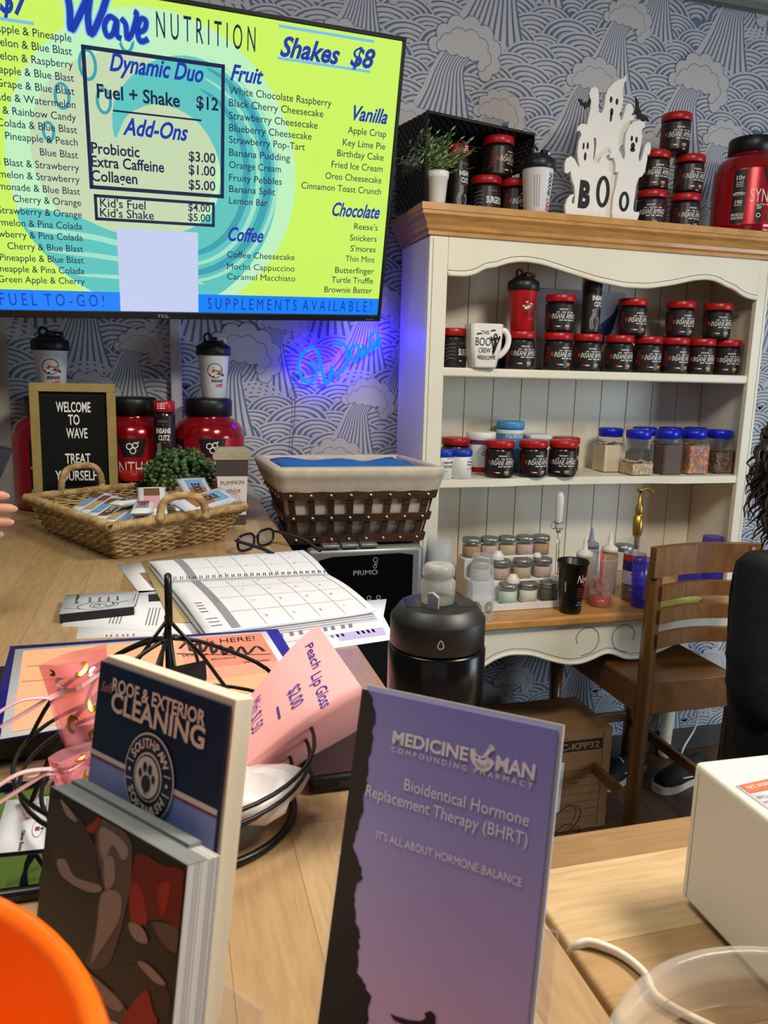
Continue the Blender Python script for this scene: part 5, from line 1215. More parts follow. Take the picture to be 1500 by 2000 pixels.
# basket
T = thing('lined_basket', 'dark wood slat basket with cream fabric liner standing on the water cooler', 'basket')
zb0, zb1 = 1.004, 1.188
bt4 = [(.303, 1.99), (.667, 1.985), (.652, 2.185), (.315, 2.19)]; tp4 = [(.270, 1.935), (.694, 1.930), (.664, 2.215), (.255, 2.215)]
def at4(i, u, t):
    A = Vector(bt4[i] + (zb0,)); B = Vector(bt4[(i + 1) % 4] + (zb0,)); A1 = Vector(tp4[i] + (zb1,)); B1 = Vector(tp4[(i + 1) % 4] + (zb1,))
    return A.lerp(B, u).lerp(A1.lerp(B1, u), t)
slat = planks('slat_brown', [(70, 46, 34), (86, 58, 42), (60, 40, 30)], .5, .03, rough=.5, grain=.3, mcol=(40, 26, 20))
def strip(b, i, u0, u1, t0, t1, off, th=.004):
    n_ = (at4(i, 1, 0) - at4(i, 0, 0)).cross(at4(i, 0, 1) - at4(i, 0, 0)).normalized()
    q = [at4(i, u, t) + n_ * off for u, t in ((u0, t0), (u1, t0), (u1, t1), (u0, t1))]; r_ = [p_ + n_ * th for p_ in q]
    vs = [b.bm.verts.new(p_) for p_ in q + r_]; b.face(vs[3::-1]); b.face(vs[4:])
    for k in range(4): b.face([vs[k], vs[(k + 1) % 4], vs[4 + (k + 1) % 4], vs[4 + k]])
    return n_
brass = mat('rivet_brass', (196, 178, 140), .25, metal=1)
riv = []
for i in range(4):
    N_ = 8 if i % 2 == 0 else 6
    for k in range(N_):
        u = .045 + .91 * k / (N_ - 1); b = MB(slat); strip(b, i, u - .022, u + .022, 0, .92, .0005); b.build('upright_slat', T)
    for t0, t1 in ((.0, .12), (.34, .45), (.68, .80)):
        b = MB(slat); n_ = strip(b, i, -.012, 1.012, t0, t1, .005); o = b.build('cross_slat', T)
        b = MB(brass)
        for k in range(N_):
            u = .045 + .91 * k / (N_ - 1); c_ = at4(i, u, (t0 + t1) / 2) + n_ * .0085
            Mq = Matrix.Translation(c_) @ n_.to_track_quat('Z', 'Y').to_matrix().to_4x4()
            b.lathe([(.0058, 0), (.0052, .002), (.003, .0042), (.0004, .005)], 12, M=Mq, cap0=False)
        tag(b.build('rivets', o), kind='stuff')
lin_m = noisy('liner_cream', (196, 182, 162), (206, 194, 174), 40, rough=.9, bump=.15); lb_ = mat('liner_blue', (34, 112, 168), .8)
b = MB(lin_m)
rn = random.Random(3)
def loop(off, t, jit=0, sag=None):
    out = []
    for i in range(4):
        n_ = (at4(i, 1, 0) - at4(i, 0, 0)).cross(at4(i, 0, 1) - at4(i, 0, 0)).normalized()
        for k in range(24):
            q = at4(i, k / 24, t) + n_ * off
            if jit: q += n_ * (jit * math.sin(k * 2.1 + i) * rn.uniform(.3, 1)) + Vector((0, 0, jit * .8 * math.sin(k * 1.3)))
            out.append(q)
    return out
lps = [loop(.0095, .80, .0015), loop(.0125, .90, .0012), loop(.013, 1.0), loop(.0145, 1.02), loop(.0145, 1.12), loop(.011, 1.14), loop(-.006, 1.14), loop(-.009, 1.10), loop(-.010, .9)]
vv = [[b.bm.verts.new(p_) for p_ in l] for l in lps]
for A, B in zip(vv, vv[1:]):
    for k in range(96): b.face([A[k], A[(k + 1) % 96], B[(k + 1) % 96], B[k]], True)
b.build('fabric_cuff', T)
b = MB(lin_m); vv = [[b.bm.verts.new(p_) for p_ in l] for l in (loop(-.010, .895), loop(-.004, .5, .001), loop(-.004, .06, .001))]
for A, B in zip(vv, vv[1:]):
    for k in range(96): b.face([A[k], A[(k + 1) % 96], B[(k + 1) % 96], B[k]], True)
b.face(vv[-1]); b.build('fabric_liner', T)
T2 = thing('folded_cloth', 'blue fabric lying inside the lined basket on the water cooler', 'cloth')
b = MB(lb_); g = []
for i in range(17):
    row = []
    for j in range(11):
        u, v = .06 + .88 * i / 16, .06 + .88 * j / 10
        q = at4(0, u, 1.085).lerp(at4(2, 1 - u, 1.085), v); row.append(b.bm.verts.new(q + Vector((0, 0, .004 * math.sin(i * .9) + .003 * math.sin(j * 1.3 + i * .4)))))
    g.append(row)
for i in range(16):
    for j in range(10): b.face([g[i][j], g[i + 1][j], g[i + 1][j + 1], g[i][j + 1]], True)
vs2 = [b.bm.verts.new(at4(0, u, .1).lerp(at4(2, 1 - u, .1), v)) for u, v in ((.06, .06), (.94, .06), (.94, .94), (.06, .94))]
ed = [[g[i][0] for i in range(17)], [g[16][j] for j in range(11)], [g[16 - i][10] for i in range(17)], [g[0][10 - j] for j in range(11)]]
for e_, va, vb_ in zip(ed, vs2, vs2[1:] + vs2[:1]): b.face(e_ + [vb_, va])
b.face(list(reversed(vs2))); b.build('cloth_fold', T2)
# ================================================================ near counter: papers, wire stand, brochures
white_p = noisy('paper_white', (230, 230, 236), (235, 235, 240), 5, rough=.75); ink_g = mat('print_grey', (120, 120, 126), .7); ink_k = mat('print_black', (30, 30, 34), .7)
def patch_fn(A, B, Cc, D, lift=0.0):
    """bilinear map: (0,0) = D lower left, (1,0) = C lower right, (1,1) = B upper right, (0,1) = A upper left"""
    A, B, Cc, D = Vector(A), Vector(B), Vector(Cc), Vector(D)
    return lambda u, v: (D.lerp(Cc, u)).lerp(A.lerp(B, u), v) + Vector((0, 0, lift))
def sheet(b, fn, nu=8, nv=8, bow=None, th=.0006):
    n = lambda u, v: fn(u, v) + (bow(u, v) if bow else Vector((0, 0, 0)))
    g = [[b.bm.verts.new(n(i / nu, j / nv)) for j in range(nv + 1)] for i in range(nu + 1)]
    for i in range(nu):
        for j in range(nv): b.face([g[i][j], g[i + 1][j], g[i + 1][j + 1], g[i][j + 1]], True)
    if th:
        k = [[b.bm.verts.new(n(i / nu, j / nv) - Vector((0, 0, th))) for j in range(nv + 1)] for i in range(nu + 1)]
        for i in range(nu):
            for j in range(nv): b.face([k[i][j], k[i][j + 1], k[i + 1][j + 1], k[i + 1][j]], True)
        rim = [(i, 0) for i in range(nu)] + [(nu, j) for j in range(nv)] + [(nu - i, nv) for i in range(nu)] + [(0, nv - j) for j in range(nv)]
        for p, q in zip(rim, rim[1:] + rim[:1]): b.face([g[p[0]][p[1]], k[p[0]][p[1]], k[q[0]][q[1]], g[q[0]][q[1]]])
def quad(px, z): return [PZ(x, y, z) for x, y in px]
def paper(name, label, cat, px, z, m=white_p, lines=(), extra=None, th=.0006, bow=None, group=None):
    q = quad(px, z); T = thing(name, label, cat, (0, 0, 0), 0, group)
    b = MB(m); f = patch_fn(*q); sheet(b, f, bow=bow, th=th, nu=10 if bow else 2, nv=10 if bow else 2); s_ = b.build('sheet', T)
    f2 = (lambda u, v: f(u, v) + (bow(u, v) if bow else Vector((0, 0, 0))) + Vector((0, 0, .0004)))
    if lines or extra:
        b = MB(ink_g)
        for (u0, v0, u1, v1, w) in lines: b.stroke([(u0, v0), (u1, v1)], w, f2, 2)
        if extra: extra(b, f2)
        b.build('print', s_)
    return T
# manila folder, leaflet and loose sheets under the planner
paper('photo_leaflet', 'printed leaflet sticking out left of the planner under the folder', 'leaflet', [(228, 1102), (290, 1095), (345, 1150), (272, 1158)], ZC + .0012, extra=lambda b, f: (b.m(mat('leaflet_tan', (150, 112, 84), .6)).flatpoly([]) if False else b.m(mat('leaflet_tan', (150, 112, 84), .6)).stroke([(.42, .35), (.95, .35)], .5, f, 2), b.m(ink_k).stroke([(.5, .2), (.9, .3)], .16, f, 2)))
paper('manila_folder', 'manila folder showing at the top left corner under the planner', 'folder', [(276, 1096), (372, 1080), (640, 1200), (335, 1215)], ZC + .0035, noisy('manila', (212, 188, 136), (218, 196, 146), 8, rough=.8), th=.002)
lnA = [(x, .93 - .0, x, .55, .012) for x in (.46, .49, .52, .55, .58)] + [(x, .52, x, .12, .010) for x in (.40, .43, .46, .49, .72, .75, .78, .81)]
paper('printed_sheet', 'white printed sheets under the sketch notepad', 'paper', [(150, 1160), (360, 1150), (345, 1236), (120, 1222)], ZC + .0012, lines=lnA, extra=lambda b, f: b.m(ink_k).stroke([(.68, .78), (.86, .80)], .20, f, 2), th=.0011)
paper('printed_sheet', 'lower white sheet edge just below the sketch notepad papers', 'paper', [(160, 1200), (420, 1190), (440, 1238), (148, 1247)], ZC + .0006, lines=[(x, .10, x, .02, .012) for x in (.20, .23, .27, .31, .34, .38, .58, .62)])
paper('printed_letter', 'printed white letter right of the pink note, under the planner corner', 'paper', [(470, 1225), (745, 1195), (772, 1248), (520, 1285)], ZC + .0008, lines=[(x, .78, x + .03, .30, .018) for x in (.42, .46, .52, .56, .60, .72, .76, .80, .84)], extra=lambda b, f: b.m(mat('print_lilac', (190, 180, 228), .7)).stroke([(.58, .30), (.95, .30)], .26, f, 2))
paper('printed_sheet', 'white sheet with dense grey text poking out below the planner edge', 'paper', [(480, 1190), (755, 1170), (745, 1225), (500, 1262)], ZC + .0022, lines=[(x, .50, x + .02, .12, .03) for x in (.12, .18, .26, .33, .52, .58, .66, .72)])
# planner
T = thing('planner', 'open spiral bound monthly planner with printed grid and curling corner', 'planner')
zp = ZC + .016
A_, B_, C_, D_ = quad([(290, 1096), (592, 1074), (735, 1194), (402, 1237)], zp)
S0, S1 = A_.lerp(D_, .275), B_.lerp(C_, .375)
S0, S1 = PZ(322, 1131, zp), PZ(641, 1117, zp)
f1, f2 = patch_fn(A_, B_, S1, S0), patch_fn(S0, S1, C_, D_)
bw1 = lambda u, v: Vector((0, 0, .003 * math.sin(PI * v) - .004 * (1 - v) ** 3))
bw2 = lambda u, v: Vector((0, 0, .004 * math.sin(PI * min(1, v * 1.1)) - .004 * v ** 4 + .006 * max(0, u - .72) ** 2 * 8 * (1 - v) ** 2 * .6))
for f_, bw, nm in ((f1, bw1, 'page'), (f2, bw2, 'page')):
    b = MB(white_p); sheet(b, f_, 16, 12, bw, .003); pg = b.build(nm, T)
    b = MB(ink_g, mat('print_band', (146, 146, 150), .7)); g = lambda u, v: f_(u, v) + bw(u, v) + Vector((0, 0, .0005))
    b.m(_M['print_band']).stroke([(.172 + .0 * k_, .02 + .96 * k_ / 8) for k_ in range(9)], .05, g, 1); b.m(ink_g)
    for x in (.34, .50, .66, .81): b.stroke([(x, .02 + .9 * k_ / 8) for k_ in range(9)], .0022, g, 1)
    for y in ((.25, .5, .75) if f_ is f2 else (.4, .85)): b.stroke([(.2 + .76 * k_ / 10, y) for k_ in range(11)], .003, g, 1)
    b.stroke([(.955, .05 + .9 * k_ / 8) for k_ in range(9)], .0035, g, 1)
    d = 1
    for i, x in enumerate((.35, .51, .67, .82, .93)):
        for j, y in enumerate((.92, .66, .42, .16)): 
            if i < 4: b.text(str((i * 7 + j * 3) % 30 + 1), .026, lambda p_, q_: g(x + q_ * .55 + .02, y - p_ * 1.2), 0, 0)
    if f_ is f2:
        for k_ in range(4): b.stroke([(.05 + .0 * k_, .44 - k_ * .05), (.09, .44 - k_ * .05)], .014, g, 2)
        b.text('NOVEMBER', .03, lambda p_, q_: g(.19 + q_ * .55 - .02, .62 - p_ * 1.0), 0, 0)
        for k_ in range(3): b.stroke([(.05, .18 - k_ * .05), (.11, .18 - k_ * .05)], .010, g, 2)
    b.build('print', pg)
b = MB(mat('page_edges', (206, 206, 210), .8)); 
for k_ in range(3): sheet(b, patch_fn(*[q + Vector((.002 * k_ - .002, -.003 * k_, -.006 - .0028 * k_)) for q in (A_, B_, C_, D_)]), 6, 6, None, .0016)
b.build('page_stack', T)
b = MB(mat('spiral_wire', (40, 40, 44), .4, .6))
for k_ in range(26):
    u = (k_ + .5) / 26; c_ = S0.lerp(S1, u) + Vector((0, 0, -.001))
    for s_ in (-.0018, .0018):
        b.tube([c_ + Vector((s_, .006 * math.cos(a), .0045 * math.sin(a))) for a in (0, .6, 1.2, 1.8, 2.4, 3.1)], .0007, 5)
b.build('spiral_binding', T)
# sketch notepad
T = thing('notepad', 'thick black edged notepad with smiling face doodle lying on papers', 'notepad')
zt = ZC + .0155
q = quad([(128, 1163), (259, 1157), (262, 1185), (116, 1200)], zt); f = patch_fn(*q)
b = MB(mat('pad_black', (22, 22, 24), .7)); sheet(b, f, 3, 3, None, .0128); b.build('pad_core', T)
b = MB(mat('pad_grey', (182, 184, 190), .6)); sheet(b, patch_fn(*[p + Vector((0, 0, .0012)) for p in q]), 3, 3, None, .001); cv = b.build('cover_sheet', T)
g = lambda u, v: f(u, v) + Vector((0, 0, .0018)); b = MB(ink_k)
for s_, x in (("I'm smiling", .17), ("That alone", .36), ("should", .50), ("scare", .63), ("you", .76)): b.text(s_, .055 if x > .2 else .07, lambda p_, q_: g(x - q_ * 1.0, .92 - p_ * 1.0) if False else g(x + q_ * .8, .45 + p_ * 1.3), 0, 0, w=(.40 if x < .2 else .24 if len(s_) > 6 else .2), bold=.02)
b.stroke(ell(.50, .24, .28, .20, 26), .010, g, 2, True); b.stroke(ell(.46, .25, .07, .10, 14), .010, g, 2, True); b.stroke(ell(.53, .20, .09, .10, 14), .010, g, 2, True); b.stroke([(.62, .12), (.72, .22), (.70, .34)], .018, g, 4); b.stroke([(.05, .25), (.25, .12)], .008, g, 3); b.stroke([(.78, .30), (.93, .38)], .012, g, 3)
b.build('doodle', cv)
# black case, blue folder, peach flyer
T = thing('laptop_case', 'flat black case under the peach flyer at left of the counter', 'case')
b = MB(mat('case_black', (14, 14, 16), .35)); b.box(-.30, .08, .79, .98, ZC + .0005, ZC + .036, .006); b.build('case_body', T)
zf = ZC + .0405
fq = [(30, 1268), (520, 1233), (592, 1345), (0, 1443)]
paper('plastic_folder', 'purple blue folder edge showing round the peach flyer', 'folder', [(20, 1262), (542, 1228), (610, 1340), (-30, 1450)], zf - .0012, mat('folder_indigo', (38, 34, 150), .4), th=.0025)
def flyer(b, f):
    P1, P2, P3 = mat('flyer_peach', (232, 176, 134), .6), mat('flyer_coral', (232, 138, 112), .6), mat('flyer_pink', (236, 160, 134), .6)
    def cell(u0, v0, u1, v1, m_, dz):
        b.m(m_); g = lambda u, v: f(u, v) + Vector((0, 0, dz)); b.poly([g(u0, v0), g(u1, v0), g(u1, v1), g(u0, v1)])
    cell(.03, .04, .972, .965, P1, .0)
    cell(.62, .30, .972, .965, P3, .0002); cell(.70, .46, .972, .965, P2, .0004)
    g = lambda u, v: f(u, v) + Vector((0, 0, .0008)); b.m(ink_k)
    b.text("It's HERE!", .085, g, .70, .83, w=.235, shear=.15)
    b.stroke([(.62, .80), (.66, .90), (.66, .74), (.70, .88), (.70, .70), (.74, .84), (.74, .66), (.78, .80), (.78, .62), (.82, .76), (.82, .60), (.86, .74), (.87, .60), (.92, .72), (.94, .62)], .014, g, 4)
    b.stroke([(.60, .72), (.80, .62), (.96, .56)], .008, g, 3)
    for s_, x, y in (('Waxing', .62, .66), ('Skincare', .72, .56), ('Wellness', .84, .46)): b.text(s_, .032, g, x, y, w=.10, shear=.25)
    b.text('850-1178', .05, lambda p_, q_: g(.30 + q_ * .6, .05 + p_ * 1.0), 0, 0, w=.34, shear=.2)
    b.m(mat('flyer_line', (170, 110, 84), .7)).stroke([(.05, .74), (.20, .72), (.3, .74)], .004, g, 4); b.stroke([(.04, .55), (.22, .53)], .004, g, 4)
paper('flyer', "peach flyer with white border lettered It's HERE Waxing Skincare Wellness", 'flyer', fq, zf + .0005, white_p, extra=flyer)
# phone or tablet with dark glossy screens
gl = mat('screen_gloss', (10, 14, 18), .04, coat=1.0)
def slab(name, label, cat, x0, x1, y0, y1, th, rz=0, z=ZC + .0006):
    T = thing(name, label, cat, ((x0 + x1) / 2, (y0 + y1) / 2, z), rz)
    w, h = (x1 - x0) / 2, (y1 - y0) / 2
    b = MB(black); b.box(-w, w, -h, h, 0, th, th * .35, seg=3); b.build('body', T)
    b = MB(gl); b.box(-w + .006, w - .006, -h + .006, h - .006, th - .0005, th + .0008); b.build('screen', T)
    b = MB(mat('button_grey', (40, 40, 44), .5))
    for k in range(3): b.box(w * (-.6 + .45 * k), w * (-.3 + .45 * k), -h - .0006, -h + .001, th * .35, th * .65)
    b.build('side_buttons', T); return T
slab('tablet', 'black tablet with dark glossy screen lying behind the lilac brochure', 'tablet', .118, .262, .665, .80, .016, .03)
slab('phone', 'black phone with glossy screen reflecting green, under the business card', 'phone', -.185, -.098, .565, .735, .010, .0)
# business card
def bcard(b, f):
    b.m(ink_k).stroke(ell(.80, .36, .10, .15, 22), .008, f, 2, True)
    g = lambda p_, q_: f(q_, 1 - p_)
    m_ = mat('lip_magenta', (150, 40, 90), .5)
    b.m(m_).stroke([(.80, .40), (.80, .33)], .09, f, 1); b.m(ink_k).stroke([(.86, .36), (.94, .36)], .02, f, 1)
    for s_, x, w in (('Melanie Salazar', .93, .28), ('Owner', .78, .10), ('Certified Specialist', .66, .34), ('850 555 0100', .56, .26), ('hi@gloss', .46, .26)):
        if x > .9: b.text('Alaina Salam', .045, lambda p_, q_: f(x + q_, .96 - p_ * .7), 0, 0, w=.34)
        else: b.stroke([(x, .92), (x - .03, .92 - w)], .035, f, 2) if False else b.text('Owner' if x > .7 else 'Certified Specialist' if x > .6 else 'of the Lips', .03, lambda p_, q_: f(x + q_, .93 - p_ * .7), 0, 0, w=w)
    b.text('Gloss Boss', .075, lambda p_, q_: f(.50 + q_, .36 - p_), 0, 0, w=.36, bold=.02)
paper('business_card', 'white business card with lipstick emblem lying on the phone at the left', 'card', [(13, 1563), (97, 1555), (90, 1657), (-20, 1668)], ZC + .0135, white_p, extra=bcard)
# spectacles
T = thing('spectacles', 'black framed spectacles lying open beside the wicker tray', 'glasses')
o_ = PZ(500, 1072, ZC); 
M = Matrix.Translation((o_.x, o_.y, ZC + .0005)) @ Matrix.Rotation(.75, 4, 'Z')
fr = mat('frame_black', (20, 18, 20), .25)
b = MB(fr)
for cx in (-.033, .033): b.tube([M @ Vector((cx + .027 * math.copysign(abs(math.cos(a)) ** .7, math.cos(a)), 0, .021 + .018 * math.copysign(abs(math.sin(a)) ** .7, math.sin(a)))) for a in [2 * PI * k / 24 for k in range(24)]], .003, 8, True)
b.tube([M @ Vector(p) for p in ((-.008, 0, .026), (0, -.002, .029), (.008, 0, .026))], .0022, 8); b.build('front_frame', T)
for sx in (-1, 1):
    b = MB(fr); b.tube(spline([M @ Vector(p) for p in ((sx * .062, 0, .030), (sx * .066, -.012, .029), (sx * .066, -.08, .022), (sx * .063, -.115, .010), (sx * .06, -.135, .003))], 4), .0062, 8, flat=.45); b.build('temple', T)
    b = MB(clear('lens', (230, 230, 235), .05)); b.prism([(sx * .033 + .025 * math.copysign(abs(math.cos(a)) ** .7, math.cos(a)), .021 + .0165 * math.copysign(abs(math.sin(a)) ** .7, math.sin(a))) for a in [2 * PI * k / 24 for k in range(24)]], .001, M @ frame((0, .0005, 0), (1, 0, 0), (0, 0, 1))); b.build('lens', T)
# wire stand
T = thing('wire_stand', 'black wire display stand with loop handle, coiled bowl and radiating arms', 'stand')
wk = mat('wire_black', (18, 16, 17), .35, metal=.2)
cx, cy = -.005, .665
b = MB(wk); b.tube([(cx, cy, ZC + .004), (cx, cy, 1.247)], .0030, 10); b.build('post', T)
b = MB(wk); b.tube([(cx + .001, cy - .010 * math.sin(a) - .003, 1.262 + .021 * math.cos(a)) for a in [2 * PI * k / 24 for k in range(24)]], .0033, 10, True); b.build('loop_handle', T)
for a in (20, 75, 130, 165, 215, 255):
    r_ = math.radians(a); d = Vector((math.cos(r_), math.sin(r_), 0)); b = MB(wk)
    b.tube(spline([Vector((cx, cy, 1.226)) + d * .002, Vector((cx, cy, 1.215)) + d * .035, Vector((cx, cy, 1.178)) + d * .095, Vector((cx, cy, 1.128)) + d * .127], 5), .0019, 8); b.build('arm_wire', T)
for a in (10, 100, 190, 280):
    r_ = math.radians(a); d = Vector((math.cos(r_), math.sin(r_), 0)); b = MB(wk)
    b.tube([Vector((cx, cy, 1.244)), Vector((cx, cy, 1.205)) + d * .030, Vector((cx, cy, 1.10)) + d * .095], .0017, 8); b.build('brace_wire', T)
for r_, z in ((.128, 1.127), (.124, 1.113), (.108, 1.099), (.092, 1.086)):
    b = MB(wk); b.tube([(cx + r_ * math.cos(a), cy + r_ * math.sin(a), z + .002 * math.sin(a)) for a in [2 * PI * k / 48 for k in range(48)]], .0019, 8, True); b.build('bowl_ring', T)
b = MB(wk); b.tube([(cx + .02 + .088 * math.cos(a), cy - .01 + .088 * math.sin(a), ZC + .0042) for a in [2 * PI * k / 48 for k in range(48)]], .0036, 10, True); b.tube([(cx - .065, cy, ZC + .0045), (cx + .105, cy - .01, ZC + .0045)], .0025, 8); b.build('base_ring', T)
b = MB(mat('felt_tag', (20, 20, 21), .9)); q = [PY(318, 1308, .60), PY(402, 1290, .62), PY(404, 1325, .62), PY(398, 1345, .61), PY(330, 1350, .60)]
b.poly(q); b.poly([p + Vector((0, .0015, 0)) for p in reversed(q)]); b.build('felt_tag', T)
# white pouch lying in the bowl
T = thing('white_pouch', 'white frosted pouch lying in the coils of the wire stand', 'pouch')
b = MB(mat('pouch_white', (220, 214, 214), .35, sss=.2)); rn = random.Random(9); n = 20; g = []
pc = Vector((cx + .058, cy - .045, 1.098))
for i in range(n):
    row = []
    for j in range(n // 2 + 1):
        a, e = 2 * PI * i / n, -PI / 2 + PI * j / (n // 2)
        r_ = 1 + .12 * math.sin(3 * a + 2 * e) + .08 * math.sin(5 * a - 3 * e)
        row.append(b.bm.verts.new(pc + Vector((.056 * math.cos(a) * math.cos(e) * r_, .036 * math.sin(a) * math.cos(e) * r_, .020 * math.sin(e) * r_))))
    g.append(row)
for i in range(n):
    for j in range(n // 2): b.face([g[i][j], g[(i + 1) % n][j], g[(i + 1) % n][j + 1], g[i][j + 1]], True)
bmesh.ops.remove_doubles(b.bm, verts=b.bm.verts, dist=.0002); b.build('pouch_body', T)
# pink price note
T = thing('price_note', 'pink paper note handwritten Peach Lip Gloss $2.00 curled on the wire stand', 'note')
pk = noisy('note_pink', (240, 166, 164), (243, 172, 170), 6, rough=.7)
A_, B_, C_, D_ = PY(622, 1222, .77), PY(706, 1342, .71), PY(482, 1500, .625), PY(478, 1372, .66)
f = patch_fn(A_, B_, C_, D_)
nrm = (B_ - A_).cross(D_ - A_).normalized()
if nrm.z < 0: nrm = -nrm
bow = lambda u, v: nrm * (.016 * math.sin(PI * min(1, max(0, (1 - v) * 1.0))) * .9 + .012 * (1 - u) * math.sin(PI * (1 - v)) - .0) 
b = MB(pk); sheet(b, f, 14, 18, bow, 0.0)
# the sheet turns under along its right edge
E_, F_ = PY(690, 1452, .765), PY(528, 1535, .69)
g0 = [[None] * 9 for _ in range(19)]
for j in range(19):
    v = 1 - j / 18; p0 = f(1, v) + bow(1, v); p1 = E_.lerp(F_, j / 18)
    for i in range(9):
        t = i / 8; g0[j][i] = b.bm.verts.new(p0.lerp(p1, t) + (nrm * -.008 + Vector((.006, 0, 0))) * math.sin(PI * t))
for j in range(18):
    for i in range(8): b.face([g0[j][i], g0[j][i + 1], g0[j + 1][i + 1], g0[j + 1][i]], True)
bmesh.ops.remove_doubles(b.bm, verts=b.bm.verts, dist=.0002); sh = b.build('note_sheet', T)
b = MB(mat('pen_violet', (52, 36, 140), .6)); g = lambda u, v: f(u, v) + bow(u, v) + nrm * .0008
b.text('Peach', .12, g, .14, .60, w=.34, shear=.15, bold=.008); b.text('Lip', .12, g, .53, .56, w=.16, shear=.15, bold=.008); b.text('Gloss', .12, g, .73, .56, w=.26, shear=.15, bold=.008)
b.text('$2.00', .11, g, .48, .34, w=.27, shear=.1, bold=.012); b.stroke([(.54, .24), (.72, .245)], .016, g, 3); b.text('Mini $1.50', .09, g, .14, .04, w=.46, shear=.1, bold=.012)
b.build('handwriting', sh)
# organza bags
org = clear('organza_pink', (250, 206, 208), .32, .5, (236, 150, 160)); gold_f = mat('foil_gold', (206, 160, 50), .2, metal=.9); silv_f = mat('foil_silver', (236, 226, 226), .25, metal=.6)
def orgbag(label, px, Y, seed):
    T = thing('organza_bag', label, 'gift bag', group='pink gift bags hanging on the wire stand'); q = [PY(x, y, Y_) for (x, y), Y_ in zip(px, Y)]
    f = patch_fn(*q); rn = random.Random(seed); p1, p2 = rn.uniform(0, 3), rn.uniform(0, 3)
    bow = lambda u, v: Vector((0, -.010 * math.sin(PI * u) * (1 - .75 * math.exp(-((v - .62) / .09) ** 2)) - .003 * math.sin(9 * u + 4 * v + p1), .002 * math.sin(7 * v + p2)))
    b = MB(org); sheet(b, f, 14, 18, bow, 0); sheet(b, f, 14, 18, lambda u, v: -bow(u, v) * .6 + Vector((0, .004, 0)), 0); bag = b.build('bag_body', T)
    b = MB(gold_f, silv_f); g = lambda u, v: f(u, v) + bow(u, v) + Vector((0, -.001, .0003))
    for u, v, r_, a0, m_ in ((.36, .30, .14, .5, gold_f), (.78, .48, .11, 2.2, gold_f), (.62, .86, .10, 3.6, gold_f), (.30, .72, .13, 1.2, silv_f), (.16, .88, .06, 4, gold_f), (.70, .14, .10, 0, gold_f), (.80, .74, .07, 1, silv_f)):
        b.m(m_).stroke([(u + r_ * math.cos(a0 + .5 * k) * .8, v + r_ * math.sin(a0 + .5 * k) * .6) for k in range(9)], .055, g, 3, taper=True)
    b.build('foil_moons', bag)
    b = MB(mat('ribbon_pink', (240, 190, 196), .3)); b.stroke([(0.02, .60), (.5, .64), (.98, .70)], .05, lambda u, v: g(u, v) + Vector((0, -.0015, 0)), 5); e = g(0.02, .60)
    b.tube(spline([e, e + Vector((-.02, -.004, .001)), e + Vector((-.042, -.01, -.010))], 5), .0028, 6, flat=.3); b.tube(spline([e, e + Vector((-.016, -.004, -.008)), e + Vector((-.034, -.01, -.016))], 5), .0028, 6, flat=.3); b.build('ribbon', T)
    return T
orgbag('pink organza bag with gold foil moons, upper one left of the cleaning brochure', [(74, 1302), (207, 1262), (214, 1440), (128, 1462)], (.60, .60, .56, .56), 1)
orgbag('small pink organza bag, lower one with drooping ribbon loop by the card stack', [(92, 1484), (196, 1452), (196, 1540), (112, 1540)], (.53, .53, .50, .50), 5)
T = thing('ribbon', 'thin pink ribbon loop trailing onto the business card', 'ribbon')
b = MB(_M['ribbon_pink']); pts = [(110, 1512), (70, 1516), (38, 1524), (30, 1545), (42, 1562), (55, 1575), (70, 1558), (95, 1530), (112, 1515)]
b.tube(spline([PZ(x, y, ZC + .019 + .030 * max(0, 1 - abs(y - 1512) / 45)) for x, y in pts], 5), .0022, 6, flat=.4); b.tube(spline([PZ(x, y, ZC + .018) for x, y in ((46, 1562), (52, 1580), (58, 1592))], 4), .0042, 6, flat=.3); b.build('ribbon_strip', T)
# ---------------------------------------------------------------- brochures in acrylic holders
def vpdir(x, y): 
    r = ray(x, y); return -r.normalized()
def pose(TR, BR, vp, w, TLx):
    """upright card: right edge through pixels TR, BR; its top runs away towards vanishing point vp"""
    u = vpdir(*vp); e = ray(*TR).cross(ray(*BR)); v = u.cross(e).normalized()
    if v.z < 0: v = -v
    lo, hi = .05, 2.0
    for _ in range(60):
        s_ = (lo + hi) / 2; p = ORI + ray(*TR) / F * s_; q = p - u * w; d = q - ORI
        X = AX[0].x * d.x + AX[1].x * d.y + AX[2].x * d.z; Z = AX[0].z * d.x + AX[1].z * d.y + AX[2].z * d.z
        if 750 + F * X / Z < TLx: lo = s_
        else: hi = s_
    return frame(q, u, v), w          # origin top left, x right, y up, z to the viewer
def loc_fn(M):
    Mi = M.inverted(); o = M.translation; n = (M.to_3x3() @ Vector((0, 0, 1)))
    def g(px, py): p = Mi @ PP(px, py, o, n); return p.x, p.y
    return g
